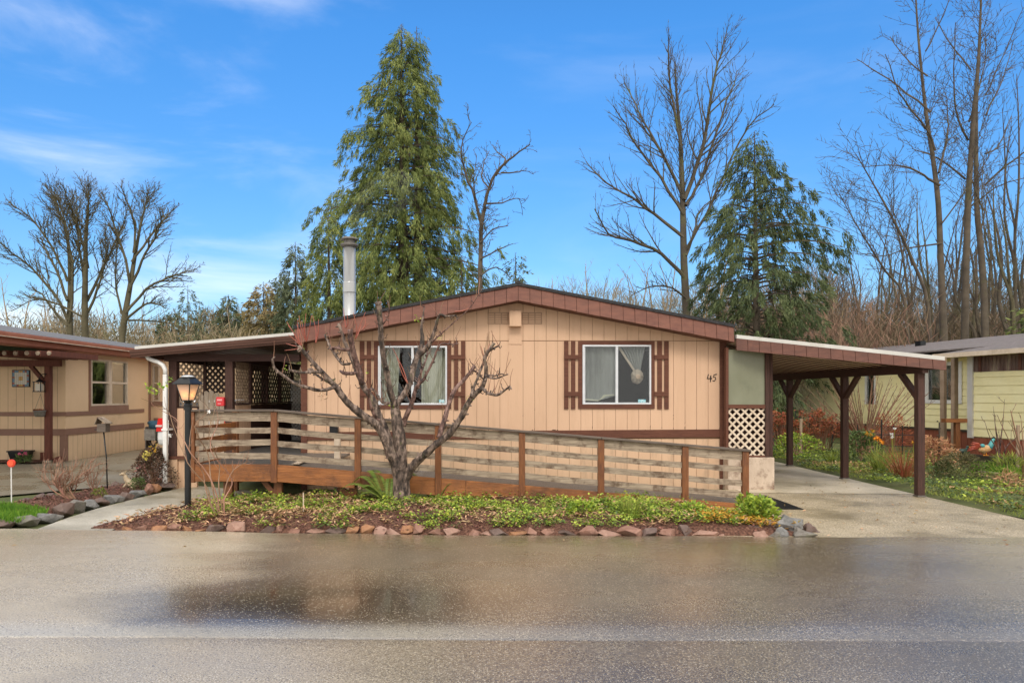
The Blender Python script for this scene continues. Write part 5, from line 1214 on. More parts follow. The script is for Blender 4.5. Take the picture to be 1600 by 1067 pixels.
traced('bare_tree', 'thin bare alder leaning far left, longer of the two leaning trunks', (XX(1452, Y), Y-1, 0),
  [([(1455, 640, 6), (1449, 483, 5), (1425, 415, 4.2), (1396, 357, 3.3), (1362, 300, 2.2), (1328, 247, .9)], -.5)],
  [([(1425, 415, 2), (1420, 360, 1.4), (1410, 310, .8)], 1), ([(1396, 357, 1.8), (1388, 310, 1.2), (1375, 275, .6)], -1), ([(1440, 455, 1.8), (1405, 420, 1.2), (1375, 415, .6)], 1)], Y-1, P4, M['bark_far'], lev=2)
traced('bare_tree', 'slender bare sapling leaning left, shorter of the two leaning trunks', (XX(1418, Y), Y-3, 0),
  [([(1425, 640, 4.5), (1412, 472, 3.5), (1380, 425, 3), (1354, 388, 2.3), (1328, 350, 1.6), (1302, 309, .7)], -.5)],
  [([(1380, 425, 1.4), (1372, 380, 1), (1362, 350, .6)], 1)], Y-3, P4, M['bark_far'], lev=2)
# more upright bare trees: built once, then copied
def proto(name, label, H_, nst, P, m, group, lean=.12):
    t = thing(name, (0, 0, 0), label, 'tree', group); tm = MB(); cm = MB()
    for k in range(nst):
        a = U(0, 6.28); top = Vector((math.cos(a)*H_*lean*U(.3, 1.2), math.sin(a)*H_*lean*U(.3, 1.2), H_*U(.8, 1)))
        pts = [Vector((0, 0, -.2))+Vector((math.cos(a)*.1*k, math.sin(a)*.1*k, 0))]
        for i in range(1, 7):
            f = i/6; pts.append(Vector((top.x*f**1.4+random.gauss(0, .012*H_), top.y*f**1.4+random.gauss(0, .012*H_), top.z*f)))
        r0 = H_*.0095; rads = [r0*(1-i/6)**.8+.012 for i in range(7)]
        limb(tm, pts, rads, 1, dict(P, dens=[0]*9), 6); limb(cm, pts, [r*.3 for r in rads], 2, P, 3, bare=.25, L=H_*.22)
    tm.build('trunk', m, t, smooth=True); cm.build('crown', m, t); return t
def copy_tree(o, parent=None):
    c = o.copy(); COL.objects.link(c); c.parent = parent
    for ch in [q for q in bpy.data.objects if q.parent == o]: copy_tree(ch, c)
    return c
P5 = dict(seg=5, wander=.10, up=.07, tip=.35, dens=[0, 1.5, 1.2, 2.2], ang=36, ratio=.36, rr=.5, rmin=.014, t0=.1)
GA = 'bare trees in the woods at the right'; LA_ = 'bare brownish tree in the dense woods behind the yellow house'
protos = [proto('woodland_tree', LA_, 15, 1, P5, M['bark_far'], GA), proto('woodland_tree', LA_, 13, 2, P5, M['bark_mossy'], GA), proto('woodland_tree', LA_, 11, 3, P5, M['bark_far'], GA, .2)]
spots = []
for px, Y, zt in ((1575, 36, 180), (1592, 34, 240), (1602, 40, 120), (1560, 42, 260), (1625, 36, 60), (1436, 44, 290), (1400, 44, 330), (1372, 42, 350), (1345, 46, 345), (1322, 42, 375), (1300, 48, 385), (1385, 50, 320), (1424, 50, 300), (1462, 46, 260), (1490, 48, 240), (1530, 46, 250),
                   (1290, 40, 405), (1335, 38, 395), (1361, 38, 385), (1410, 36, 395), (1443, 39, 340), (1480, 42, 330), (1518, 40, 320), (1552, 37, 330), (1583, 44, 250), (1645, 42, 150), (1665, 36, 250), (1275, 52, 410), (1310, 55, 370), (1355, 55, 330), (1500, 55, 200), (1560, 55, 200)):
    spots.append((px, Y, ZZ(zt, Y)))
for i, (px, Y, H_) in enumerate(spots):
    pr_ = protos[i % 3]; o = pr_ if i < 3 else copy_tree(pr_)
    h0 = (15, 13, 11)[i % 3]; s = H_/h0; w = s if s < 1.1 else 1.05
    o.location = (XX(px, Y), Y, 0); o.rotation_euler = (0, 0, U(0, 6.28)); o.scale = (w, w, s)
P6 = dict(P5, rmin=.012)
GB = 'tan bare trees far behind the house ridge'; LB_ = 'small tan bare tree far behind the right roof slope'
pb = [proto('distant_tree', LB_, 9, 2, P6, M['bark_tan'], GB, .15), proto('distant_tree', LB_, 8, 3, P6, M['bark_tan'], GB, .22)]
for i, (px, Y, zt) in enumerate(((905, 52, 420), (930, 50, 405), (952, 54, 425), (985, 46, 415), (1010, 44, 420), (1030, 48, 405), (1052, 42, 410), (1092, 40, 400), (1105, 44, 370), (878, 56, 430), (1290, 36, 440), (1310, 34, 430), (1258, 36, 430))):
    o = pb[i % 2] if i < 2 else copy_tree(pb[i % 2]); s = ZZ(zt, Y)/(9, 8)[i % 2]; o.location = (XX(px, Y), Y, 0); o.rotation_euler = (0, 0, U(0, 6)); o.scale = (s, s, s)
GC = 'tan bare trees on the far left'; LC_ = 'pale bare tree in the hazy woods behind the left maples'
for i, (px, Y, zt) in enumerate(((2, 60, 415), (28, 56, 430), (60, 60, 470), (90, 58, 462), (165, 58, 455), (232, 60, 470), (262, 62, 478), (-20, 55, 440), (345, 60, 480), (375, 58, 470), (425, 55, 470))):
    o = copy_tree(pb[i % 2]); s = ZZ(zt, Y)/(9, 8)[i % 2]; o.location = (XX(px, Y), Y, 0); o.rotation_euler = (0, 0, U(0, 6)); o.scale = (s, s, s); o['label'] = LC_; o['group'] = GC
# brush masses nobody could count
def brush(name, x0, x1, y0, y1, hf, n, m, L=(1.5, 3.5), r=.012, label=None, lean=.35, w=.035):
    x = RNG.uniform(x0, x1, n); y = RNG.uniform(y0, y1, n); h = np.array([hf(a, c) for a, c in zip(x, y)])*RNG.uniform(.1, 1.0, n)**.75
    l = RNG.uniform(*L, n); D = np.stack([RNG.normal(size=n)*lean, RNG.normal(size=n)*lean, np.ones(n)], 1); D /= np.linalg.norm(D, axis=1, keepdims=True)
    P = np.stack([x, y, np.maximum(h-l, 0)], 1)
    return quads_obj(name, leaves(P, D, l, w*RNG.uniform(.5, 1.6, n), bend=.1), m, label=label, cat='brush', kind='stuff')
def hR(x, y): return ZZ(478+14*math.sin(x*.6)+10*math.sin(x*1.7+y), y)
brush('brush', 17, 42, 40, 54, hR, 16000, M['brush_brown'], L=(.8, 2.6), w=.04, lean=.6, label='dense brown leafless brush filling the woods behind the yellow house')
brush('brush', 9.5, 16, 25, 33, lambda x, y: ZZ(455+14*math.sin(x*1.1), y), 5200, M['brush_red'], L=(.5, 1.7), w=.020, lean=.6, label='reddish leafless brush between the carport roof and the woods')
def woods(x0, x1, y0, y1, ncrown, top, rad, per, m, label, LL=.7, w=.05, vert=.5, flat=1.0):
    """far wood: many rounded crowns of crossing twigs, read as one mass"""
    Ps, Ds = [], []
    for k in range(ncrown):
        x = U(x0, x1); y = U(y0, y1); r = U(*rad); h = top(x, y)-U(0, r*1.3); n = int(per*r*r)
        v = RNG.normal(size=(n, 3)); v /= np.linalg.norm(v, axis=1, keepdims=True); q = RNG.uniform(.3, 1, (n, 1))**.5
        c = np.array([x, y, h-r])+v*q*r*np.array([1, .8, 1.15]); c[:, 2] = np.maximum(c[:, 2], .1)
        Ps.append(c); D = v*.8+RNG.normal(size=(n, 3))*.6; D[:, 2] += vert; Ds.append(D)
    P = np.concatenate(Ps); D = np.concatenate(Ds); n = len(P)
    return quads_obj('far_wood', leaves(P, D, RNG.uniform(.4, 1.3, n)*LL, w*RNG.uniform(.5, 1.5, n), bend=.1), m, label=label, cat='woods', kind='stuff')
woods(3, 22, 42, 56, 40, lambda x, y: ZZ(448+14*math.sin(x*.7), y), (1.0, 2.2), 130, M['brush_tan'], 'tan leafless brush behind the right slope of the house roof', LL=.9, w=.03, vert=1.0)
woods(-64, -18, 62, 76, 110, lambda x, y: ZZ(497+14*math.sin(x*.35)+8*math.sin(x*1.3), y), (1.8, 3.6), 60, M['brush_tan'], 'pale tan leafless wood on the hill behind the left roofs', LL=1.0, w=.07, vert=.6)
woods(-60, -14, 50, 62, 70, lambda x, y: ZZ(512+10*math.sin(x*.5+2), y), (1.4, 2.8), 80, M['brush_olive'], 'olive green and brown undergrowth in front of the left hill', LL=.7, w=.07, vert=.3)
woods(-24, -9, 34, 46, 46, lambda x, y: ZZ(500+14*math.sin(x*.9), y), (1.0, 2.0), 130, M['brush_ginger'], 'ginger leafless brush behind the porch roof left of the chimney', LL=.7, w=.035, vert=.6)
woods(15, 44, 42, 56, 90, lambda x, y: ZZ(440+24*math.sin(x*.5)+10*math.sin(x*1.7+y), y), (1.6, 3.2), 90, M['brush_brown'], 'grey-brown twig mass between the trunks of the right-hand woods', LL=1.1, w=.035, vert=.9)
# ---------------------------------------------------------------- conifers
def conifer(name, label, px, Y, ytop, prof, m, nb, droop, per, leafL, leafW, hang, z0=1.0, up=.25, gap=.0, barkm=None, azb=None, group=None, ybr=None, thick=1.0):
    """prof: [(photo y, half width px)]"""
    X = XX(px, Y); s = Y/F; zt = ZZ(ytop, Y); t = thing(name, (X, Y, 0), label, 'tree', group)
    tm = MB(); r0 = .018*zt*thick; tm.tube([(X, Y, 0), (X+.05, Y, zt*.35), (X, Y, zt*.7), (X-.03, Y, zt)], [r0, r0*.72, r0*.36, .012], 8, cap=False)
    zs = np.array([ZZ(p[0], Y) for p in prof])[::-1]; hw = np.array([p[1]*s for p in prof])[::-1]
    Ps, Ds, Ls, Ws = [], [], [], []; bmb = MB()
    for i in range(nb):
        f = ((i+random.random())/nb)
        z = z0+(zt-z0)*(1-(1-f)**1.0); rr = float(np.interp(z, zs, hw)); a = i*2.399963+U(-.5, .5)
        Lb = rr*1.04*(1-gap*random.random()**1.7)*(.88+.16*math.sin(a*3+z*1.1)+.10*math.sin(a*5-z*2.3)+U(-.06, .2))
        if azb and math.cos(a-azb[0]) > .3 and azb[2] < z < azb[3]: Lb *= azb[1]
        if Lb < .08: Lb = .08
        d = Vector((math.cos(a), math.sin(a), 0)); n = 7; pts = []
        for j in range(n+1):
            q = j/n; pts.append(Vector((X, Y, z))+d*(Lb*q)+Vector((0, 0, Lb*(up*q-droop*q*q))))
        bmb.tube(pts[:-1], [max(.01, .02*Lb*(1-j/n)) for j in range(n)], 3, cap=False)
        # sprays: drooping bunches hung along the branch, with bare gaps between them
        ns_ = max(2, int(Lb*3.0*(.7+.6*random.random()))); kk = max(5, int(per*Lb/ns_)); k = ns_*kk
        qa = RNG.uniform(.22, 1.02, ns_)**.75; pa = np.array([tuple(p) for p in pts]); idx = np.clip(qa*n, 0, n-1e-3); ii = idx.astype(int); fr = (idx-ii)[:, None]
        anc = pa[ii]*(1-fr)+pa[np.minimum(ii+1, n)]*fr; perp = np.array([-d.y, d.x, 0]); dv = np.array([d.x, d.y, 0])
        sa = RNG.normal(size=ns_)*(.10+.20*Lb*(1-qa*.6)); anc = anc+perp[None]*sa[:, None]; anc[:, 2] -= np.abs(sa)*.3
        sd_ = dv[None]*RNG.uniform(.2, .8, ns_)[:, None]+perp[None]*(np.sign(sa)*RNG.uniform(0, .6, ns_))[:, None]; sd_[:, 2] = -hang*RNG.uniform(.35, 1.1, ns_); sd_ /= np.linalg.norm(sd_, axis=1, keepdims=True)
        slen = leafL*RNG.uniform(1.3, 3.0, ns_)
        anc, sd_, slen = np.repeat(anc, kk, 0), np.repeat(sd_, kk, 0), np.repeat(slen, kk)
        u = RNG.uniform(0, 1, k); wd = leafL*(.16+.30*np.sin(np.pi*np.clip(u, .05, 1)))
        c = anc+sd_*(slen*u)[:, None]+RNG.normal(size=(k, 3))*wd[:, None]*.55
        D = sd_*.9+RNG.normal(size=(k, 3))*.38+dv[None]*.15; D[:, 2] -= .25*hang
        Ps.append(c); Ds.append(D); Ls.append(RNG.uniform(.5, 1.25, k)*leafL); Ws.append(RNG.uniform(.6, 1.3, k)*leafW)
    P = np.concatenate(Ps); D = np.concatenate(Ds)
    tm.build('trunk', barkm or M['bark_far'], t, smooth=True); bmb.build('limbs', barkm or M['bark_far'], t)
    quads_obj('crown', leaves(P, D, np.concatenate(Ls), np.concatenate(Ws), bend=.1), m, t)
    return t, len(P)
c1 = conifer('cedar_tree', 'very tall green cedar rising right behind the chimney pipe', 628, 32, 38,
  [(38, 3), (60, 20), (100, 38), (150, 60), (200, 80), (250, 94), (300, 110), (350, 122), (400, 130), (450, 138), (500, 138), (560, 128), (640, 110)], M['cedar'], 480, .40, 125, .27, .036, 1.5, z0=.8, up=.26, gap=.60)
conifer('cedar_tree', 'second leading top beside the tip of the tall cedar', 652, 32.6, 42, [(42, 2), (60, 12), (100, 22), (160, 30), (260, 30), (420, 20)], M['cedar'], 90, .5, 130, .25, .034, 1.5, z0=9, up=.3, gap=.5)
conifer('cedar_tree', 'shorter bushy cedar left of the chimney pipe, overlapping the tall cedar', 514, 30, 328, [(328, 3), (350, 22), (400, 33), (450, 42), (500, 46), (560, 44), (640, 34)], M['cedar'], 160, .5, 150, .25, .034, 1.4, z0=.6, up=.28, gap=.5)
conifer('cedar_tree', 'low young cedar between the tall cedar and the crooked bare tree', 722, 29, 400, [(400, 3), (430, 22), (480, 32), (540, 36), (640, 30)], M['cedar'], 80, .5, 60, .32, .075, .9, z0=.5, up=.2, gap=.3)
conifer('fir_tree', 'dark drooping fir right of the tallest bare cottonwood', 1180, 25, 205,
  [(205, 4), (225, 24), (250, 38), (290, 58), (330, 80), (370, 92), (420, 102), (470, 112), (520, 116), (580, 108), (640, 90)], M['fir'], 210, .44, 150, .23, .032, 1.3, z0=.8, up=.34, gap=.60, azb=(0, 1.35, 5.5, 9.0))
conifer('fir_tree', 'dark fir with open branches just left of the porch-side cedar', 462, 44, 378, [(378, 2), (400, 12), (440, 20), (480, 30), (540, 36), (620, 36)], M['fir_far'], 150, .35, 110, .28, .06, .8, z0=1, up=.3, gap=.35)
conifer('fir_tree', 'ginger-tinted fir behind the porch roof', 412, 46, 440, [(440, 2), (460, 14), (490, 28), (530, 36), (600, 38)], M['ginger'], 120, .25, 110, .28, .06, .5, z0=1, up=.3, gap=.3)
conifer('fir_tree', 'small pointed fir above the middle of the white porch roof edge', 357, 60, 460, [(460, 2), (480, 10), (500, 17), (530, 24), (600, 26)], M['fir_far'], 130, .3, 120, .30, .08, .5, z0=1, up=.25, gap=.25)
conifer('fir_tree', 'smallest pointed fir above the left part of the porch roof', 322, 64, 478, [(478, 2), (500, 11), (530, 18), (600, 20)], M['fir_far'], 110, .3, 120, .30, .08, .5, z0=1, up=.25, gap=.25)
conifer('fir_tree', 'thin ragged fir right of the leaning maple', 294, 52, 448, [(448, 2), (475, 9), (500, 15), (530, 22), (600, 24)], M['fir_far'], 70, .3, 90, .28, .07, .5, z0=1, up=.25, gap=.6)
conifer('fir_tree', 'pale hazy fir in the gap left of the two small pointed firs', 268, 62, 486, [(486, 2), (505, 12), (530, 20), (600, 24)], M['fir_far'], 110, .3, 120, .30, .08, .5, z0=1, up=.25, gap=.3)
conifer('fir_tree', 'broad olive fir just right of the ginger-tinted one', 438, 50, 430, [(430, 2), (455, 14), (490, 26), (530, 32), (600, 34)], M['fir_far'], 130, .3, 120, .28, .07, .6, z0=1, up=.25, gap=.35)
conifer('fir_tree', 'small thin fir top behind the house ridge right of the crooked tree', 806, 40, 395, [(395, 1.5), (420, 9), (445, 17), (500, 24), (600, 28)], M['fir_far'], 80, .3, 100, .25, .06, .5, z0=1, up=.25, gap=.45)
conifer('fir_tree', 'green fir branch tip at the right edge above the yellow roof', 1618, 30, 470, [(470, 3), (500, 20), (540, 34), (600, 36)], M['cedar'], 60, .3, 50, .3, .09, .5, z0=1, up=.25, gap=.25)
# ---------------------------------------------------------------- pruned fruit tree by the ramp
YT = 9.62; sT = YT/F
ft = thing('fruit_tree', (XX(628, YT), YT, .05), 'heavily pruned bare fruit tree with knobbly limbs in the front bed', 'tree')
trunk = [(630, 806, 19), (629, 786, 15), (627.5, 765, 13.2), (627, 745, 13.2), (626.5, 730, 14)]
def cv(l, dy0, dy1):
    n = len(l); return [W(q[0], q[1], YT)+Vector((0, dy0+(dy1-dy0)*i/(n-1), 0)) for i, q in enumerate(l)], [q[2]*sT for q in l]
LT = [ # points (px, py, radius px), depth start, depth end, kind
 ([(624, 748, 9.5), (619, 722, 8.6), (613, 708, 7.8), (604, 684, 7), (592, 663, 6.6), (577, 652, 6), (563, 641, 5.6), (551, 630, 5.2), (541, 616, 4.8), (533.6, 604.6, 4.4), (524, 594, 4), (516, 584, 3.6), (498, 564, 3.1), (490, 553, 2.8), (484, 545, 2.4)], 0, -.55, 0),
 ([(533.6, 604.6, 2.8), (524, 609, 2.6), (512, 610, 2.5), (498, 606, 2.4), (485.5, 602, 2.2), (472, 592, 2.1), (458, 579, 2.2), (457, 566, 1.2)], -.42, -.9, 0),
 ([(516, 584, 2.4), (508, 583, 2.3), (500, 583.5, 2.2), (488, 584.5, 2), (475, 581, 1.8)], -.45, -.7, 0),
 ([(530, 600, 2.2), (519, 596, 2), (508, 590, 1.8), (499, 585, 1.6), (487, 578, 1.3)], -.4, -.2, 0),
 ([(622, 738, 8), (612, 700, 6.2), (602, 673, 5.4), (589, 645, 5), (584, 632, 5), (575, 617, 4.8), (566.5, 607, 4.6), (560, 594, 4.2), (554, 582, 3.8), (549, 570, 3.5), (544, 559, 3.2), (537, 544, 2.8), (531, 531, 2.6), (526, 516, 2.4), (520.5, 502, 2.3)], .03, .35, 0),
 ([(563, 600, 4.4), (562, 585, 4.4), (557, 567, 4.6), (553, 550, 4.4), (551, 535, 4.2), (550.5, 517, 3.8)], .1, -.15, 1),
 ([(544, 568, 2.4), (532, 568, 2.2), (526, 563, 2.2), (519, 556, 2.3), (512, 546, 2.2), (506, 539, 2), (500, 528, 1.8), (494, 518.5, 1.4)], .1, .5, 0),
 ([(551, 545, 2.6), (540, 547, 2.8), (530, 545, 2.4), (521, 546, 2.2)], .0, -.2, 1),
 ([(554, 582, 2.8), (545, 583, 3), (532, 582, 3), (524, 578, 1.6)], .1, .3, 1),
 ([(627, 745, 10), (626, 715, 9.5), (625, 693, 9.6), (622, 670, 9.2), (620, 655, 8.6), (617.5, 640, 7), (616, 632, 6)], 0, 0, 0),
 ([(617, 634, 5.4), (614, 622, 5), (611, 608, 4.7), (607, 584, 4.5), (604, 568, 4.3), (602, 551, 4.2), (600, 530, 4.1), (600.6, 516, 4.2), (599, 497, 4.6), (598, 478, 4.8)], -.03, -.4, 0),
 ([(618, 634, 5.4), (622, 627, 5), (628, 619, 4.8), (636, 605, 4.7), (642, 587, 4.6), (645, 570, 4.6), (650, 556.5, 4.6), (655, 544, 4.2), (657.6, 531, 3.6), (656, 508, 2), (658, 490, 1.2), (660, 475.5, .8)], .02, .3, 0),
 ([(650, 556, 4.2), (659, 548, 4.4), (668, 539, 4.2), (673, 529, 3.2), (678, 516, 2.6), (682, 503, 2.2), (686.7, 491, 2), (697, 494, 1.6), (713, 493, 1.2)], .2, .0, 0),
 ([(673, 535, 1.6), (683, 526, 1.2), (693, 518.5, 1), (712, 502, .8), (731, 486, .7), (744, 470, .55), (754, 453, .4)], .1, -.2, 1),
 ([(628, 665, 5), (633, 652, 4), (640, 637, 3.7), (646, 622, 3.3), (650, 607, 3), (656, 600, 2.6), (662.6, 594, 2.4), (669, 583, 2.1), (675, 572, 1.9), (681, 560, 1.6), (685, 549, 1.4), (693, 539.5, 1.3), (706, 541, 1.2), (718, 540, 1)], .1, -.4, 1),
 ([(650, 607, 2.2), (652, 590, 2), (656, 575, 1.8), (661, 560, 1.5), (663, 545, 1)], .2, .5, 1),
 ([(631, 752, 8.5), (640, 735, 6.8), (650, 722, 6.4), (660.7, 712.5, 6.2), (671, 704, 5.8), (680, 695, 5.5), (693, 685, 5.4), (705, 675, 5.2), (714, 662, 5), (722.5, 650, 4.8), (729, 636, 4.4), (736, 624, 4.2), (745, 614, 3.8), (754, 606, 3.4), (758, 594, 3), (760, 582, 2.8), (759, 571, 2.5), (757.5, 561.6, 2.4), (764, 552, 2.2), (771.5, 541, 2.2)], 0, -.6, 0),
 ([(754, 607, 2.6), (761, 613, 2.2), (768, 616, 2), (776.5, 617, 1.9), (786, 611, 1.7), (794, 604.6, 1.6)], -.5, -.9, 0),
 ([(759, 588, 1.8), (766, 592, 1.6), (775, 593, 1.3), (789, 588, .9)], -.55, -.8, 0),
 ([(758, 596, 1.6), (764, 588, 1.4), (774, 588, 1.1), (783, 585, .8)], -.55, -.3, 0),
 ([(738, 620, 2.6), (741, 607, 2.2), (748.7, 587, 2), (754, 572, 1.8), (758, 560, 1.4), (761, 548, .9)], -.5, -.1, 0),
 ([(763, 553, 1.6), (770, 549, 1.4), (778, 546, 1)], -.5, -.7, 0),
 ([(687, 683, 4.4), (690, 672, 4), (693, 661, 3.9), (698, 644, 3.7), (703, 627, 3.5), (707, 616, 3.4), (712, 607, 3.2), (720, 598, 3), (728.5, 589, 2.7), (735, 580, 2.5), (741, 571, 2.8)], -.15, .15, 1),
 ([(737, 578, 1.6), (743.6, 580, 1.4), (749, 586, 1.2), (756, 592, 1)], .1, .3, 1),
 ([(616, 738, 2), (604, 717, 2), (597, 702, 2), (590, 687, 1.9), (584, 676, 1.6), (579, 665, 1.4)], .1, .5, 2),
 ([(614, 632, 2.8), (606, 630, 2.6), (597, 629, 2.4), (588, 621, 2.2), (582, 612, 2), (574, 606, 1.8)], 0, .3, 0),
 ([(605, 690, 3.2), (598, 672, 2.8), (592, 655, 2.4), (586, 640, 2.2), (583, 622, 2), (584, 608, 1.4)], .0, -.4, 1),
 ([(600, 512, 1.2), (607, 508, 1), (614, 498, .8), (617, 490, .6)], -.3, -.5, 1),
]
tmb = MB(); p, r = cv(trunk, 0, 0); q, ro = smooth_pts(p, r, 4); tmb.tube(q, [a*(1+U(-.03, .03)) for a in ro], 14, cap=False); tmb.build('trunk', M['bark_fruit'], ft, smooth=True)
thin = MB()
for l, d0, d1, kind in LT:
    p, r = cv(l, d0, d1); q, ro = smooth_pts(p, r, 3, wob=.003)
    ro = [a*(1+U(-.07, .10)) for a in ro]; ro[-1] *= 1.1
    big = max(r) > 3*sT
    bmx = MB(); bmx.tube(q, ro, 9 if big else 6)
    tot = len(q)
    for j in range(3, tot):                            # knobs and spurs
        if random.random() < (.42 if big else .55):
            c = q[j]; dd = (q[j]-q[j-1]).normalized(); pp = (rnd_perp(dd)+dd*U(-.1, .5)).normalized(); a = ro[j]
            if U(0, 1) < .55: bmx.tube([c, c+pp*(a+.018), c+pp*(a+.035)], [a*.55, .012, .008], 5)
            else:
                ln = U(.04, .11); e = c+pp*(a+ln*.6); bmx.tube([c, e, e+(pp*.4+Vector((0, 0, 1))*.7).normalized()*ln*.6], [.008, .006, .0035], 4)
                bmx.ell(e+(pp*.4+Vector((0, 0, 1))*.7).normalized()*ln*.6, (.006, .006, .010), 5, 4)
        if random.random() < .26:
            c = q[j]; e = c; dd = Vector((U(-.5, .5), U(-.5, .5), 1)).normalized(); pts = [c]
            for k in range(4): dd = (dd+Vector((U(-.15, .15), U(-.15, .15), 0))).normalized(); e = e+dd*U(.03, .085); pts.append(e)
            thin.tube(pts, [.0045, .004, .0035, .003, .002], 4)
    bmx.build('branch', M['bark_fruit'] if kind == 0 else M['bark_pink'], ft, smooth=True)
thin.build('twigs', M['twig_red'], ft, kind='stuff')
for base, tips in (((484, 545), ((462, 508), (470, 515), (478, 512), (480, 505), (466, 552), (460, 540), (468, 528))), ((492, 538), ((484, 500), (497, 498), (488, 508), (503, 500))), ((506, 540), ((500, 498), (512, 505))),
                   ((565, 534), ((566, 497), (572, 512), (583, 496))), ((551, 517), ((548, 488), (556, 500))), ((713, 493), ((735, 488),)), ((757, 562), ((752, 545), (765, 540))), ((643, 600), ((630, 562), (622, 548))), ((575, 520), ((580, 500), (586, 512)))):
    sh = MB()
    for tx, ty in tips:
        a = W(*base, YT)+Vector((0, -.45, 0)); e = W(tx, ty, YT)+Vector((0, -.5+U(-.15, .15), 0)); m_ = a.lerp(e, .45)+Vector((U(-.03, .03), 0, -.01)); q, ro = smooth_pts([a, m_, e], [.0075, .006, .003], 4); sh.tube(q, ro, 5)
    sh.build('water_shoot', M['shoot'], ft, smooth=True)
n = 60; cs = [(482, 544), (457, 577), (657, 505), (735, 622), (579, 583), (690, 532), (617, 632), (655, 500)]
P = []; 
for k in range(n):
    c = cs[k % len(cs)]; P.append(W(c[0]+U(-4, 4), c[1]+U(-4, 4), YT)+Vector((0, -.35+U(-.05, .05), 0)))
D = RNG.normal(size=(n, 3)); D[:, 2] += .6
quads_obj('buds', leaves(np.array([tuple(v) for v in P]), D, .03, .014), M['green_leaf'], ft)
# ---------------------------------------------------------------- lamp post
lp = thing('lamp_post', (XX(293.5, 9.3), 9.3, 0), 'black lamp post with a lit four-sided lantern at the footpath', 'lamp post')
Yl = 9.3; lx = XX(293.5, Yl)
b = MB(); b.cyl(lx, Yl, 0, 1.47, .040, .040, 20); b.cyl(lx, Yl, 1.40, 1.44, .052, .052, 20); b.build('post', M['black_paint'], lp, smooth=False)
b = MB(); b.lathe(lx, Yl, [(.045, 1.44), (.05, 1.47), (.035, 1.49), (.055, 1.515), (.075, 1.525)], 16); b.build('neck', M['black_paint'], lp)
rot = R(32)
def ring(rr, z): return [Vector((lx+rr*math.cos(rot+k*math.pi/2), Yl+rr*math.sin(rot+k*math.pi/2), z)) for k in range(4)]
g0, g1 = ring(.075, 1.527), ring(.145, 1.742)
for k in range(4):
    a, c, d, e = g0[k], g0[(k+1) % 4], g1[(k+1) % 4], g1[k]; b = MB(); b.poly([a, c, d, e]); b.build('glass_panel', M['lamp_glass'], lp)
b = MB()
for k in range(4): b.bar(g0[k], g1[k], .012, .012); b.bar(g0[k], g0[(k+1) % 4], .012, .012); b.bar(g1[k], g1[(k+1) % 4], .014, .014)
b.build('lantern_frame', M['black_paint'], lp)
b = MB(); e0, e1, e2, e3 = ring(.195, 1.742), ring(.185, 1.756), ring(.10, 1.822), ring(.10, 1.834)
for A_, B_ in ((e0, e1), (e1, e2), (e2, e3)):
    for k in range(4): b.poly([A_[k], A_[(k+1) % 4], B_[(k+1) % 4], B_[k]])
b.poly(e0[::-1]); b.poly(e3); b.build('lantern_roof', M['steel_dark'] if False else M['black_paint'], lp)
b = MB(); b.lathe(lx, Yl, [(.085, 1.835), (.09, 1.842), (.05, 1.858), (.0, 1.862)], 16); b.build('lantern_cap', M['alu'], lp, smooth=True)
b = MB(); b.ell((lx+.005, Yl, 1.612), (.017, .017, .034), 10, 8); b.build('bulb', M['bulb'], lp, smooth=True)
b = MB(); b.cyl(lx+.005, Yl, 1.527, 1.58, .012, .012, 8); b.build('socket', M['white_paint'], lp)
from mathutils import noise as mn
# ---------------------------------------------------------------- rocks
def rock(c, sx, sy, sz, m, name, label, group=None, yaw=0, n=16):
    bm = bmesh.new()
    for k in range(n):
        v = Vector((random.gauss(0, 1), random.gauss(0, 1), random.gauss(0, 1))).normalized()
        v = v*U(.78, 1.0)
        bm.verts.new((v.x*sx/1.5, v.y*sy/1.5, v.z*sz/1.35+sz*.40))
    bmesh.ops.convex_hull(bm, input=bm.verts)
    if n > 20:
        for v in [v for v in bm.verts if not v.link_faces]: bm.verts.remove(v)
        bmesh.ops.subdivide_edges(bm, edges=bm.edges, cuts=2, use_grid_fill=True)
        for v in bm.verts: v.co += v.co.normalized()*(mn.noise(v.co*14+Vector((c[0]*9, 0, 0)))*.045+mn.noise(v.co*40)*.012)
    for v in [v for v in bm.verts if not v.link_faces]: bm.verts.remove(v)
    me = bpy.data.meshes.new(name); bm.to_mesh(me); bm.free(); o = bpy.data.objects.new(name, me); COL.objects.link(o)
    me.materials.append(m); o.location = c; o.rotation_euler = (0, 0, yaw)
    bv = o.modifiers.new('bevel', 'BEVEL'); bv.width = .006; bv.segments = 2; bv.limit_method = 'ANGLE'
    tag(o, label, 'rock', group); return o
ORD = ['first', 'second', 'third', 'fourth', 'fifth', 'sixth', 'seventh', 'eighth', 'ninth', 'tenth', 'eleventh', 'twelfth', 'thirteenth', 'fourteenth', 'fifteenth', 'sixteenth', 'seventeenth', 'eighteenth', 'nineteenth', 'twentieth']
ORD += ['twenty-'+o for o in ORD[:9]]+['thirtieth']+['thirty-'+o for o in ORD[:9]]+['fortieth']
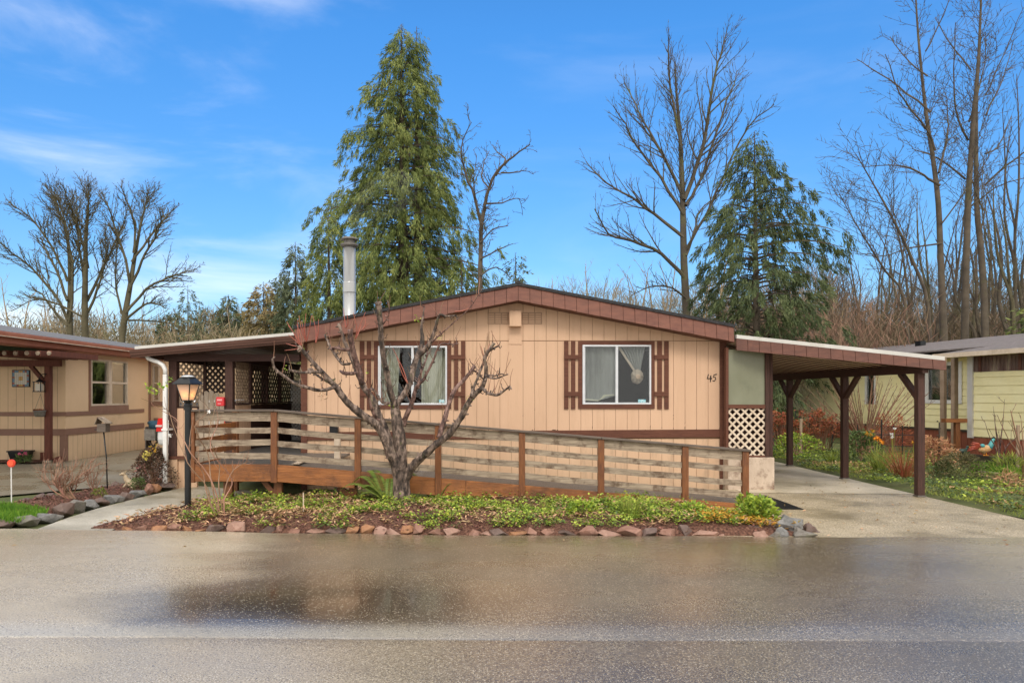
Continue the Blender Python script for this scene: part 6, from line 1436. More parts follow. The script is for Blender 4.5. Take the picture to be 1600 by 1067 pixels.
front = [(180, 22, 8, 'o'), (201, 24, 11, 'r'), (232, 30, 9, 'o'), (255, 22, 13, 'r'), (281, 24, 12, 'o'), (304, 26, 8, 'o'), (328, 24, 13, 'd'), (360, 29, 17, 'p'), (384, 14, 7, 'r'), (410, 24, 13, 'd'), (428, 18, 12, 'r'), (452, 34, 7, 'r'), (492, 34, 8, 'p'), (523, 34, 9, 'd'), (550, 22, 11, 'o'), (573, 22, 12, 'o'), (593, 22, 14, 'p'),
         (614, 24, 13, 'p'), (637, 26, 15, 'o'), (654, 16, 15, 'r'), (676, 34, 16, 'r'), (704, 26, 14, 'p'), (735, 34, 11, 'r'), (758, 18, 8, 'p'), (780, 30, 11, 'd'), (808, 34, 9, 'o'), (831, 24, 13, 'r'), (856, 30, 10, 'r'), (886, 32, 11, 'd'), (916, 28, 13, 'r'), (950, 34, 9, 'p'), (983, 38, 14, 'r'), (1014, 32, 13, 'd'), (1043, 30, 15, 'r'), (1069, 26, 15, 'd'), (1100, 42, 12, 'p'), (1132, 30, 7, 'p'), (1156, 34, 7, 'r')]
cn_ = dict(o=('rock_orange', 'orange-brown'), r=('rock_red', 'reddish'), d=('rock_dark', 'dark brown'), p=('rock_pink', 'pinkish'))
for i, (px, w, h, k) in enumerate(front):
    x = XX(px, 8.08); y = front_y(x)+.03; s = y/F
    size = 'wide flat' if w > 31 and h < 12 else ('small' if w < 20 else ('tall' if h > 13 else 'angular'))
    rock((x, y+U(-.03, .05), U(-.035, -.01)), w*s*U(.95, 1.2), max(.14, w*s*.7), h*s*U(.95, 1.35), M[cn_[k][0]], 'edging_rock', '%s %s edging rock, %s from the left along the front bed' % (size, cn_[k][1], ORD[i]), 'rocks edging the front bed', U(-.7, .7), n=random.choice((9, 11, 13, 18)))
for k in range(5):
    px = (150+20*k)+22; x = XX(px, 8.6)
for (px, py, w, h, k, lab) in ((205, 822, 24, 9, 'o', 'orange-brown rock at the footpath side of the front bed, nearest the road'), (222, 815, 22, 8, 'r', 'reddish rock second from the road on the footpath side of the front bed'), (243, 806, 24, 8, 'd', 'dark rock half way along the footpath side of the front bed')):
    p = G(px, py); s = p.y/F; rock((p.x, p.y, 0), w*s, .18, h*s*1.2, M[cn_[k][0]], 'edging_rock', lab, 'rocks edging the front bed')
for (px, py, w, h, m_, lab) in ((1180, 833, 40, 22, 'rock_dark', 'rounded brown rock at the left of the rock pile by the driveway'), (1190, 838, 34, 15, 'rock_pink', 'pink-brown slab rock at the front of the rock pile'), (1205, 828, 30, 22, 'rock_grey', 'small dark grey rock with a pitted face in the pile'),
      (1222, 838, 30, 22, 'rock_grey', 'grey lichen-covered rock low in the middle of the rock pile'), (1233, 832, 50, 38, 'rock_grey', 'biggest pale grey craggy rock crowning the pile by the driveway'), (1213, 838, 26, 12, 'rock_slate', 'flat grey-brown rock at the foot of the pile'), (1255, 838, 42, 20, 'rock_slate', 'smooth greenish brown boulder at the right end of the rock pile'), (1262, 830, 44, 18, 'rock_dark', 'long dark rock behind the boulder at the right end of the pile')):
    p = G(px, py); s = p.y/F; rock((p.x, p.y, -.02), w*s*.72, w*s*.5, h*s*.75, M[m_], 'rock', lab, yaw=U(-.5, .5), n=26)
side = [(-35, 824, 50, 13, 'rock_slate'), (10, 822, 26, 12, 'rock_dark'), (42, 820, 34, 14, 'rock_slate'), (76, 814, 34, 14, 'rock_grey'), (100, 806, 28, 20, 'rock_dark'), (120, 799, 26, 16, 'rock_slate'), (141, 794, 24, 13, 'rock_grey'), (158, 790, 20, 12, 'rock_dark'), (176, 786, 26, 14, 'rock_grey'), (196, 781, 20, 12, 'rock_dark'), (214, 776, 22, 13, 'rock_grey'), (232, 770, 12, 13, 'rock_red'), (243, 768, 14, 14, 'rock_orange'), (262, 764, 24, 10, 'rock_dark')]
lab_c = dict(rock_slate='grey-brown', rock_dark='dark brown', rock_grey='grey', rock_red='reddish', rock_orange='orange-brown')
for i, (px, py, w, h, m_) in enumerate(side):
    p = G(px, py); s = p.y/F; rock((p.x, p.y, 0), w*s*1.1, .2, h*s*1.1, M[m_], 'edging_rock', '%s edging rock beside the footpath, %s from the left in its row' % (lab_c[m_], ORD[i]), 'rocks edging the side bed', .35)
back_r = [(40, 787, 16, 8), (60, 782, 20, 10), (78, 779, 16, 7), (215, 752, 14, 8), (182, 762, 14, 9)]
for i, (px, py, w, h) in enumerate(back_r):
    p = G(px, py); s = p.y/F; rock((p.x, p.y, .01), w*s, .2, h*s*1.1, M['rock_dark'], 'rock', 'small dark rock on the neighbour side of the mulch bed, %s from the left' % ORD[i], 'rocks behind the side bed', .3)
# ---------------------------------------------------------------- front bed planting
def scatter(n, dens, zf, xr, yr):
    out = []
    while len(out) < n:
        x = U(*xr); y = U(*yr); z = zf(x, y)
        if z is None: continue
        if random.random() < dens(x, y): out.append((x, y, z))
    return np.array(out)
from mathutils import noise as mn
def green_d(x, y):
    v = mn.noise(Vector((x*1.3, y*2.2, 3.1)))
    px = CX+x/y*F
    e = 0.0
    if px < 330: e = -.55
    elif px < 640: e = .0 if y > 8.9 else -.40
    elif px < 760: e = -.12 if y > 9.3 else -.38
    elif px < 1060: e = .02
    else: e = .05
    return max(0, min(1, .5+v*2.2+e+.7*mn.noise(Vector((x*5, y*6, 7)))))
def chip_d(x, y): return max(.12, 1-green_d(x, y)*.8)
Pc = scatter(9500, chip_d, mainbed_z, (-4.75, 3.6), (8, 10.25))
D = RNG.normal(size=(len(Pc), 3)); D[:, 2] *= .3
quads_obj('mulch_chips', leaves(Pc+np.array([0, 0, .006]), D, RNG.uniform(.015, .05, len(Pc)), RNG.uniform(.010, .022, len(Pc)), tw=(0, 0, 1)), M['chip'], label='reddish bark mulch chips over the front bed', cat='mulch', kind='stuff')
Pl = []
for k in range(1500):
    u, v = U(0, 1), U(0, 1); p = leftbed_pt(u, v); Pl.append((p.x, p.y, p.z+.006))
Pl = np.array(Pl*2); Pl[:, :2] += RNG.normal(size=(len(Pl), 2))*.03; D = RNG.normal(size=(len(Pl), 3)); D[:, 2] *= .3
quads_obj('mulch_chips', leaves(Pl, D, RNG.uniform(.02, .06, len(Pl)), RNG.uniform(.012, .026, len(Pl)), tw=(0, 0, 1)), M['chip'], label='reddish bark mulch chips over the side bed', cat='mulch', kind='stuff')
def clump_leaves(Pb, per, h, spread, ll, lw, flat=.4):
    n = len(Pb); P = np.repeat(Pb, per, 0); N = len(P)
    P = P+np.stack([RNG.normal(size=N)*spread, RNG.normal(size=N)*spread, RNG.uniform(.1, 1, N)*h], 1)
    a = RNG.uniform(0, 6.283, N); D = np.stack([np.cos(a), np.sin(a), RNG.uniform(-flat, flat+.3, N)], 1)
    return leaves(P, D, RNG.uniform(.6, 1.3, N)*ll, RNG.uniform(.7, 1.3, N)*lw, tw=(0, 0, 1), bend=.12)
Pg = scatter(2300, green_d, mainbed_z, (-4.7, 3.55), (8.12, 10.22))
quads_obj('ground_cover', np.concatenate([clump_leaves(Pg[:1700], 10, .06, .035, .030, .025), clump_leaves(Pg[1700:], 8, .12, .05, .042, .030)]), M['green_leaf'], label='bright green low ground cover across the front bed', cat='ground cover', kind='stuff')
Pd = scatter(900, lambda x, y: .5*green_d(x, y), mainbed_z, (-4.7, 3.55), (8.12, 10.22))
quads_obj('ground_cover', clump_leaves(Pd, 7, .05, .04, .034, .028), M['dark_leaf'], label='darker green low leaves among the front bed ground cover', cat='ground cover', kind='stuff')
def dead_d(x, y):
    px = CX+x/y*F; return 1.0 if (300 < px < 560) or px > 1040 else .45
Pq = scatter(1150, dead_d, mainbed_z, (-4.6, 3.5), (8.15, 10.2))
quads_obj('dead_leaves', clump_leaves(Pq, 5, .06, .05, .075, .022, flat=.25), M['dead_leaf'], label='curled dead brown leaves lying in the front bed', cat='dead leaves', kind='stuff')
Pq = scatter(150, lambda x, y: 1.0 if CX+x/y*F > 1090 and y < 8.9 else 0, mainbed_z, (2.2, 3.5), (8.1, 9.0))
quads_obj('dead_leaves', clump_leaves(Pq, 6, .10, .05, .06, .025, flat=.3), M['yellow_leaf'], label='yellow and orange leaves at the right end of the front bed', cat='leaves', kind='stuff')
def bush(name, label, px, py, wpx, hpx, m, n, ll, lw, stems=None, cat='shrub', z=.05, zb=None, ratio=.8, stemm=None, up=.5, Y=None):
    p = G(px, py, z) if Y is None else Vector((XX(px, Y), Y, z)); s = p.y/F; r, h = wpx*s/2, hpx*s
    t = thing(name, tuple(p), label, cat)
    a = RNG.uniform(0, 2*math.pi, n); ph = RNG.uniform(0, 1, n)**.6; q = np.sqrt(RNG.uniform(.1, 1, n))
    lump = 1+.18*np.sin(a*3+ph*5)+.12*np.sin(a*7)
    P = np.stack([p.x+r*q*np.cos(a)*lump*np.sqrt(1-.75*ph**2), p.y+r*ratio*q*np.sin(a)*lump*np.sqrt(1-.75*ph**2), p.z+h*ph*(.55+.45*np.sqrt(np.maximum(0, 1-q**2*.6)))], 1)
    D = np.stack([np.cos(a), np.sin(a), np.full(n, up)], 1)+RNG.normal(size=(n, 3))*.7
    quads_obj('foliage', leaves(P, D, RNG.uniform(.6, 1.3, n)*ll, RNG.uniform(.7, 1.3, n)*lw), m, t)
    if stems:
        b = MB()
        for k in range(stems):
            aa = U(0, 6.28); e = Vector((p.x+r*.8*math.cos(aa)*U(.2, 1), p.y+r*.6*math.sin(aa), p.z+h*U(.6, 1)))
            b.tube([p, p.lerp(e, .5)+Vector((0, 0, .04)), e], [.007, .005, .002], 4, cap=False)
        b.build('stems', stemm or M['twig_tan'], t)
    return t
def grass_clump(name, label, px, py, wpx, hpx, m, n, lw=.008, z=.05, lean=.6, cat='grass clump', Y=None):
    p = G(px, py, z) if Y is None else Vector((XX(px, Y), Y, z)); s = p.y/F; r, h = wpx*s/2, hpx*s; t = thing(name, tuple(p), label, cat); b = MB(); V = []
    for k in range(n):
        a = U(0, 6.28); q = U(0, .35)*r; L_ = h*U(.55, 1.1); ln = lean*U(.2, 1)*r/h; base = Vector((p.x+q*math.cos(a), p.y+q*math.sin(a), p.z)); d = Vector((math.cos(a)*ln, math.sin(a)*ln, 1)).normalized(); side = Vector((-math.sin(a+U(-1, 1)), math.cos(a), 0))*lw
        prev = base; pw = side
        for j in range(4):
            d = (d+Vector((math.cos(a), math.sin(a), -.45))*.16*(j+1)*ln).normalized(); nx = prev+d*L_/4; nw = side*(1-(j+1)/4.3)
            V.append([tuple(prev-pw), tuple(prev+pw), tuple(nx+nw), tuple(nx-nw)]); prev = nx; pw = nw
    quads_obj('blades', np.array(V), m, t); return t
bush('leafy_shrub', 'bright green leafy shrub at the driveway end of the front bed', 1186, 818, 62, 42, M['green_leaf'], 620, .065, .035, stems=26, cat='shrub', stemm=M['moss'])
bush('leafy_shrub', 'upright leafy green sprig beside the last ramp post', 1163, 806, 28, 36, M['green_leaf'], 160, .06, .032, stems=8, cat='shrub', stemm=M['moss'])
bush('leafy_shrub', 'small round leafy plant left of the yellow grass clump', 912, 812, 60, 30, M['green_leaf'], 420, .05, .035, stems=8)
bush('leafy_shrub', 'low green leafy mound right of the yellow grass clump', 1080, 812, 70, 26, M['green_leaf'], 380, .05, .032, stems=8)
grass_clump('grass_clump', 'tall clump of yellowing grass in the right half of the front bed', 985, 815, 62, 46, M['moss'], 190, .006)
grass_clump('grass_clump', 'short thin tuft of grass left of the fifth ramp post', 850, 806, 30, 28, M['drygrass'], 40, .005)
grass_clump('grass_clump', 'straw-coloured dry iris clump beneath the ramp landing', 425, 806, 130, 34, M['dead_leaf'], 300, .012, lean=1.5)
grass_clump('grass_clump', 'dry leafy clump at the foot of the rose stems', 355, 812, 70, 30, M['drygrass'], 130, .010, lean=1.3)
grass_clump('grass_clump', 'small olive grass tuft under the second ramp post', 470, 800, 40, 26, M['moss'], 80, .007)
def fern(px, py, fronds, label, z=.08, Lp=60):
    p = G(px, py, z); t = thing('fern', tuple(p), label, 'fern'); V = []; b = MB()
    for ang, Lpx, lift in fronds:
        L_ = Lpx*p.y/F; d = Vector((math.cos(ang), math.sin(ang)*.5, 0)).normalized(); pts = []
        for j in range(15): q = j/14; pts.append(p+d*(L_*q*.9)+Vector((0, 0, L_*(lift*q-.75*lift*q*q*q+.05*q))))
        b.tube(pts, [.004*(1-j/16) for j in range(15)], 4, cap=False)
        side = Vector((-d.y, d.x, 0))
        for j in range(2, 60):
            q = j/60; c, dd = interp(pts, q); w = L_*.17*math.sin(math.pi*min(1, q*.9+.1))**.7
            for sg in (-1, 1):
                e = c+(side*sg+dd*.35).normalized()*w+Vector((0, 0, -.15*w)); h_ = dd*.006; V.append([tuple(c-h_), tuple(c.lerp(e, .5)-h_*1.3), tuple(e), tuple(c.lerp(e, .5)+h_*1.3)])
    b.build('stalk', M['moss'], t); quads_obj('fronds', np.array(V), M['fern'], t)
fern(606, 789, ((math.pi*.98, 84, .85), (math.pi*.8, 72, 1.3), (math.pi*.62, 78, 1.4), (math.pi*.35, 72, 1.4), (math.pi*1.2, 52, .9), (math.pi*1.5, 40, .7), (.2, 40, 1.4), (math.pi*.9, 60, 1.1), (math.pi*.5, 50, 1.7), (math.pi*1.05, 50, 1.35), (math.pi*.7, 66, .9)), 'large green sword fern just left and behind the fruit tree trunk')
fern(683, 785, ((.5, 34, 1.9), (.9, 26, 1.8), (math.pi*.8, 22, 1.2)), 'small fern frond growing right of the fruit tree trunk')
# woody rose stems at the lamp
def stems_shrub(name, label, px, py, stems, m, r0=.012, cat='shrub', z=.04, Y=None, lev=1, extra=None, sub=4):
    p = G(px, py, z) if Y is None else Vector((XX(px, Y), Y, z)); t = thing(name, tuple(p), label, cat); b = MB(); Yp = p.y
    for pts in stems:
        q = [W(a, c, Yp)+Vector((0, U(-.08, .08)*i, 0)) for i, (a, c) in enumerate(pts)]; n = len(q)
        s, ro = smooth_pts(q, [r0*(1-.8*i/(n-1)) for i in range(n)], 4, .004); b.tube(s, ro, 6)
        for k in range(sub if lev else 0):
            c, dd = interp(s, U(.3, .95)); nd = (dd+rnd_perp(dd)*.8+Vector((0, 0, .3))).normalized(); L_ = U(.05, .22); b.tube([c, c+nd*L_*.5, c+(nd+Vector((0, 0, .3))).normalized()*L_], [r0*.3, r0*.25, r0*.12], 4)
    b.build('stems', m, t, smooth=True); return t, p
t, p = stems_shrub('rose_bush', 'leggy bare rose bush with reddish stems beside the lamp post', 345, 812, [[(345, 812), (338, 770), (322, 735), (308, 705), (290, 672), (262, 655), (232, 632), (236, 620)], [(343, 812), (330, 750), (318, 710), (316, 665), (318, 640), (304, 615)], [(350, 812), (345, 760), (336, 725), (338, 680), (336, 640)],
    [(348, 810), (352, 765), (362, 735), (384, 722), (395, 715)], [(346, 812), (332, 790), (326, 760), (305, 720), (268, 668), (250, 640), (240, 622)], [(340, 812), (322, 770), (312, 740), (304, 700), (303, 650)], [(352, 812), (352, 780), (356, 750), (340, 700), (335, 660), (330, 635)]], M['twig_tan'], r0=.010, sub=9, z=.08)
V = []
for (px, py) in ((232, 608), (238, 606), (247, 612), (236, 612), (255, 608), (259, 600), (228, 603), (262, 598), (266, 592), (250, 603)):
    c = W(px, py, p.y); V.append(tuple(c))
V = np.array(V*3); D = RNG.normal(size=(len(V), 3)); quads_obj('leaf', leaves(V, D, .055, .032), M['yellow_leaf'] if False else M['green_leaf'], t)
for (px, py) in ((326, 643), (266, 680)):
    c = np.array([tuple(W(px, py, p.y))]*14); D = RNG.normal(size=(14, 3)); quads_obj('flower', leaves(c, D, .03, .022), M['flower_white'], t)
c = np.array([tuple(W(240+U(-6, 6), 700+U(-4, 4), p.y-.1)) for _ in range(10)]); quads_obj('leaf', leaves(c, RNG.normal(size=(10, 3)), .06, .03), M['yellow_leaf'], t)
b = MB()
st = thing('garden_stake', tuple(G(474, 803, .05)), 'thin pale stake standing in the bed under the ramp', 'stake'); pp = G(474, 803, .05); b.tube([pp, pp+Vector((0, 0, .28))], .008, 6); b.build('stick', M['lattice'], st)
# side bed plants and ornaments
t, p = stems_shrub('twiggy_shrub', 'bare tan twiggy shrub in the mulch bed on the left', 110, 782, [[(110+U(-10, 10), 782), (100+a*.35, 765+U(-6, 2)), (104+a*.8, 745+U(-8, 8)), (108+a*1.15, 722+U(-8, 14))] for a in (-42, -36, -28, -22, -16, -10, -4, 2, 8, 14, 20, 26, 32, 38, -32, -6, 12, 30, -18, 24)], M['twig_tan'], r0=.012, sub=14)
t, p = stems_shrub('twiggy_shrub', 'smaller bare twiggy shrub right beside the birdhouse pole', 150, 772, [[(150+U(-5, 5), 772), (148+a*.5, 755), (150+a, 730+U(-6, 8))] for a in (-14, -8, -3, 4, 9, 14, 0)], M['twig_tan'], r0=.009, sub=10)
bush('round_shrub', 'dark reddish-brown rounded shrub at the foot of the white downspout', 240, 760, 62, 62, M['rust_leaf'] if False else mat('barberry_leaf', [(.3, (.075, .045, .03)), (.7, (.16, .10, .055))], scale=6, isl=.5, bump=0), 2600, .045, .022, stems=30, ratio=.8)
bush('heather', 'small green heather with pink flowers left of the dark shrub', 216, 765, 26, 20, M['dark_leaf'], 420, .035, .012)
bush('heather', 'pink-flowered sprig at the left of the dark rounded shrub', 222, 742, 16, 20, mat('pink_sprig', [(0, (.35, .06, .09)), (1, (.5, .14, .18))], bump=0), 160, .035, .015)
bush('leafy_shrub', 'tiny yellow-green plant at the base of the birdhouse pole', 156, 776, 22, 14, M['moss'], 180, .03, .014)
c = G(243, 730); c = np.array([(XX(243+U(-7, 7), 11.9), 11.6, ZZ(709+U(-5, 5), 11.9)) for _ in range(14)]); t = thing('fallen_leaves', tuple(c[0]), 'cluster of pale yellow leaves caught on top of the dark shrub', 'leaves'); quads_obj('leaf', leaves(c, RNG.normal(size=(14, 3)), .07, .045), mat('pale_yellow_leaf', (.55, .45, .10), bump=0), t)
bp_ = G(168, 770); bh = thing('birdhouse', tuple(bp_), 'small wooden birdhouse on a thin black pole in the side bed', 'birdhouse'); Yb = bp_.y
b = MB(); x = XX(162, Yb); b.tube([(bp_.x, Yb, 0), (bp_.x-.02, Yb, .6), (x, Yb, ZZ(675, Yb))], .011, 8); b.build('pole', M['black_paint'], bh, smooth=True)
b = MB(); b.box(XX(155, Yb), XX(168.5, Yb), Yb-.07, Yb+.07, ZZ(674.5, Yb), ZZ(662, Yb)); b.build('box', M['lattice_brown'] if False else M['rail_cap'], bh)
b = MB(); zr_, ze_ = ZZ(652.5, Yb), ZZ(662, Yb)
for (xa, za), (xb, zb) in (((XX(152.5, Yb), ze_-.01), (XX(157, Yb), zr_)), ((XX(157, Yb), zr_), (XX(171, Yb), ze_))): b.hexa([(xa, Yb-.1, za), (xb, Yb-.1, zb), (xb, Yb+.1, zb), (xa, Yb+.1, za), (xa, Yb-.1, za+.012), (xb, Yb-.1, zb+.012), (xb, Yb+.1, zb+.012), (xa, Yb+.1, za+.012)])
b.build('roof', M['rail'], bh)
b = MB(); b.bar((XX(149, Yb), Yb-.02, ZZ(671, Yb)), (XX(156, Yb), Yb-.02, ZZ(671, Yb)), .012, .012); b.build('perch', M['black_paint'], bh)
rs = G(18, 796); rf_ = thing('reflector_stake', tuple(rs), 'round red reflector on a thin white stake at the left edge', 'reflector')
b = MB(); zc = ZZ(723.5, rs.y); b.tube([(rs.x, rs.y, 0), (rs.x-.005, rs.y, zc)], .008, 6); b.build('stake', M['white_paint'], rf_)
b = MB(); b.tube([(rs.x, rs.y-.012, zc), (rs.x, rs.y+.01, zc)], .055, 20); b.build('rim', mat('red_rim', (.70, .06, .03), rough=.35, bump=0), rf_)
b = MB(); b.tube([(rs.x, rs.y-.02, zc), (rs.x, rs.y-.0125, zc)], .040, 20); b.build('disc', mat('red_disc', (.75, .10, .04), rough=.2, bump=0), rf_)
# small deer figurine
dp = G(200, 768); dr = thing('deer_figurine', tuple(dp), 'small beige seated deer figurine in the mulch bed', 'figurine'); s = dp.y/F; fm = mat('fawn_resin', [(.3, (.30, .21, .12)), (.7, (.50, .40, .27))], scale=18, bump=.2)
b = MB(); x, y = dp.x, dp.y
b.tube([(x+.13, y, .03), (x+.10, y, .10), (x+.03, y, .15), (x-.03, y, .21), (x-.05, y, .27), (x-.07, y, .29)], [.03, .065, .06, .042, .028, .02], 10); b.ell((x-.075, y-.01, .295), (.045, .026, .03), 10, 8); b.ell((x-.115, y-.015, .285), (.025, .015, .015), 8, 6)
for dx_, dy_ in ((-.05, -.03), (-.02, .03)): b.tube([(x+dx_+.04, y+dy_, .14), (x+dx_-.02, y+dy_, .07), (x+dx_-.03, y+dy_, 0)], [.022, .013, .012], 6)
for dy_ in (-.045, .045): b.tube([(x+.10, y+dy_, .08), (x+.04, y+dy_*1.2, .03), (x+.16, y+dy_*1.2, .012)], [.035, .02, .014], 6)
b.build('body', fm, dr, smooth=True)
b = MB(); b.tube([(x-.055, y-.02, .315), (x-.04, y-.035, .345)], [.012, .003], 5); b.tube([(x-.055, y+.01, .315), (x-.04, y+.03, .345)], [.012, .003], 5); b.build('ear', fm, dr)
# lawn patches
def blades(name, label, gen, n, m, h, w=.006, kind='stuff'):
    P = np.array([gen() for _ in range(n)]); D = RNG.normal(size=(n, 3))*.35; D[:, 2] = 1
    quads_obj(name, leaves(P, D, RNG.uniform(.5, 1.2, n)*h, w*RNG.uniform(.7, 1.4, n), bend=.2), m, label=label, cat='grass', kind=kind)
def lawnA():
    while True:
        px, py = U(-60, 72), U(788, 818)
        if py > 790+max(0, px-20)*.16 and py < 816-max(0, px-30)*.28: p = G(px, py, .06); return (p.x, p.y, .045)
blades('lawn_patch', 'bright green grass patch at the lower left corner by the road', lawnA, 6500, M['grass'], .10, .009)
bs = MB(); bs.poly([G(-70, 818, .02), G(40, 815, .02), G(72, 802, .02), G(30, 790, .02), G(-70, 789, .02)]); struct('lawn_soil', bs, M['earth'])

Pf = []
while len(Pf) < 150:
    x, y = U(-9, 6.7), U(7.2, 13)
    if (x > 3.9) or (y < 7.9 and random.random() < .35): Pf.append((x, y, .012 if x > 3.9 and y > 8 else .036))
Pf = np.array(Pf); D = RNG.normal(size=(len(Pf), 3)); D[:, 2] *= .12
quads_obj('fallen_leaves', leaves(Pf, D, RNG.uniform(.02, .06, len(Pf)), RNG.uniform(.012, .03, len(Pf)), tw=(0, 0, 1)), M['dead_leaf'], label='small fallen leaves and twigs scattered on the driveway and road edge', cat='dead leaves', kind='stuff')
# ---------------------------------------------------------------- garden strip right of the driveway
def gz(x, y): return .04+.05*math.sin(x*1.7)*math.cos(y*1.3)+.03*math.sin(x*4+y*3)
b = MB(); nx, ny = 26, 60
for i in range(nx+1):
    for j in range(ny+1):
        y = 8.2+(27-8.2)*j/ny; xl = 6.88+(max(0, 9.2-y)*1.0); xr = 16; x = xl+(xr-xl)*i/nx
        e = min(1, i/1.5); b.v.append((x, y, (gz(x, y)+.02)*e+.0))
for i in range(nx):
    for j in range(ny): k = i*(ny+1)+j; b.f.append((k, k+ny+1, k+ny+2, k+1))
struct('garden_strip', b, M['earth'], smooth=True)
def strip_pt(xr, yr, dens=None):
    while True:
        x = U(*xr); y = U(*yr)
        if x < 6.9+max(0, 9.2-y): continue
        if dens is None or random.random() < dens(x, y): return (x, y, gz(x, y)+.015)
mossd = lambda x, y: max(.08, min(1, .55+mn.noise(Vector((x*.9, y*.9, 0)))*1.6+(.5 if x < 7.5 else 0)))
def many(n, xr, yr, d=None): return np.array([strip_pt(xr, yr, d) for _ in range(n)])
P = many(24000, (6.9, 12), (8.3, 19), mossd); D = RNG.normal(size=(len(P), 3))*.5; D[:, 2] = np.abs(D[:, 2])+.5
quads_obj('mossy_grass', leaves(P, D, RNG.uniform(.03, .09, len(P)), .010, bend=.2), M['moss'], label='mossy yellow-green grass along the driveway edge', cat='grass', kind='stuff')
P = many(500, (6.95, 9.0), (9.5, 20), lambda x, y: max(0, min(1, .5+mn.noise(Vector((x*1.1+5, y*1.1, 2)))*2)))
quads_obj('ground_cover', clump_leaves(P, 7, .09, .06, .06, .04), M['dark_leaf'], label='low dark green leaves covering the garden beside the driveway', cat='ground cover', kind='stuff')
P = many(480, (6.95, 10), (9.0, 20), lambda x, y: max(0, min(1, .35+mn.noise(Vector((x*1.1+15, y*1.1, 2)))*2)))
quads_obj('ground_cover', clump_leaves(P, 7, .08, .06, .055, .035), M['green_leaf'], label='bright green weeds in the garden beside the driveway', cat='ground cover', kind='stuff')
P = many(2600, (7.2, 11), (9.5, 18), lambda x, y: max(0, min(1, mn.noise(Vector((x*.8+25, y*.8, 2)))*2.5)))
D = RNG.normal(size=(len(P)*2, 3)); D[:, 2] *= .4
quads_obj('dead_leaves', leaves(np.repeat(P, 2, 0), D, .09, .035, tw=(0, 0, 1)), M['dead_leaf'], label='dead brown leaves in the garden strip at the right', cat='dead leaves', kind='stuff')
def lawnB():
    while True:
        px, py = U(1518, 1640), U(723, 741)
        p = G(px, py, .06); return (p.x, p.y, .06)
blades('lawn_patch', 'bright green lawn strip in front of the red skirting at the right', lawnB, 5500, M['grass'], .11, .012)
tl = thing('timber_edging', tuple(G(1560, 745, .05)), 'weathered timber edging along the front of the lawn strip', 'edging'); a, c = G(1527, 739, .08), G(1600, 746, .08); b = MB(); b.bar(a, c, .10, .09); b.build('timber', M['rail'], tl); b = MB(); b.bar(a+Vector((.1, -.5, -.03)), c+Vector((.1, -.5, -.03)), .08, .07); b.build('lower_timber', M['rail_cap'], tl)
rbd = thing('raised_bed', (11.1, 15.9, 0), 'dark raised timber bed against the yellow house that carries the rooster', 'planter')
b = MB(); a = W(1502, 712, 16.3); c = W(1660, 730, 13.6); a.z = .13; c.z = .13; b.bar(a, c, .12, .26); b.build('timber', M['dark_ledge'], rbd)
b = MB(); b.bar(a+Vector((.3, .05, -.02)), c+Vector((.3, .05, -.02)), .5, .2); b.build('soil', M['mulch'], rbd)
# rooster ornament
Yr = 15.55; s = Yr/F; rx = XX(1539, Yr); rz0 = .26
ro_ = thing('rooster_ornament', (rx, Yr, rz0), 'painted metal rooster with turquoise neck and red tail on the raised bed', 'ornament')
m_body = mat('rooster_body', [(.4, (.55, .30, .10)), (.6, (.62, .42, .26))], scale=25, bump=.1); m_teal = mat('rooster_teal', [(0, (.05, .30, .32)), (1, (.14, .42, .42))], scale=20, bump=0, rough=.35); m_red = mat('rooster_red', [(0, (.32, .05, .03)), (1, (.45, .10, .06))], scale=12, bump=0, rough=.4)
b = MB(); b.ell((rx, Yr, rz0+.15), (.15, .07, .085), 16, 10, rot=Matrix.Rotation(R(-8), 3, 'Y')); b.tube([(rx-.05, Yr, rz0+.13), (rx-.02, Yr, rz0+.05)], [.05, .03], 8); b.build('body', m_body, ro_, smooth=True)
b = MB(); b.tube([(rx+.09, Yr, rz0+.17), (rx+.14, Yr, rz0+.25), (rx+.16, Yr, rz0+.32), (rx+.175, Yr, rz0+.35)], [.065, .05, .036, .03], 12); b.ell((rx+.185, Yr, rz0+.355), (.038, .03, .032), 10, 8); b.build('neck', m_teal, ro_, smooth=True)
b = MB()
for k in range(4): b.ell((rx+.165+k*.017, Yr, rz0+.39+.008*(k % 2)), (.011, .008, .024), 6, 5)
b.ell((rx+.21, Yr, rz0+.32), (.012, .008, .022), 6, 5); b.build('comb', M['ink'], ro_, smooth=True)
b = MB(); b.tube([(rx+.215, Yr, rz0+.355), (rx+.25, Yr, rz0+.35)], [.012, .002], 6); b.build('beak', M['flower_orange'], ro_)
b = MB()
for k in range(7):
    a = R(95+k*16); L_ = .17+.03*math.sin(k*1.3); c = Vector((rx-.10, Yr+.012*(k-3)*.5, rz0+.17)); d = Vector((math.cos(a)*.9-.25, 0, math.sin(a))).normalized(); b.tube([c, c+d*L_*.6+Vector((-.03, 0, 0)), c+d*L_+Vector((-.09, 0, -.04))], [.020, .024, .006], 6)
b.build('tail', m_red, ro_, smooth=True)
b = MB(); b.ell((rx-.07, Yr-.02, rz0+.22), (.05, .05, .045), 10, 8); b.build('saddle_feathers', m_teal, ro_, smooth=True)
b = MB()
for dx_ in (-.02, .03): b.tube([(rx+dx_, Yr, rz0+.09), (rx+dx_, Yr, rz0)], [.010, .008], 6); b.tube([(rx+dx_-.02, Yr, rz0+.006), (rx+dx_+.05, Yr, rz0+.006)], .006, 4)
b.build('leg', M['flower_orange'], ro_)
gp = thing('duck_ornament', (XX(1505, 16.2), 16.2, .2), 'small dark teal duck ornament left of the rooster', 'ornament'); Yd = 16.2; x = XX(1505, Yd); z = .25
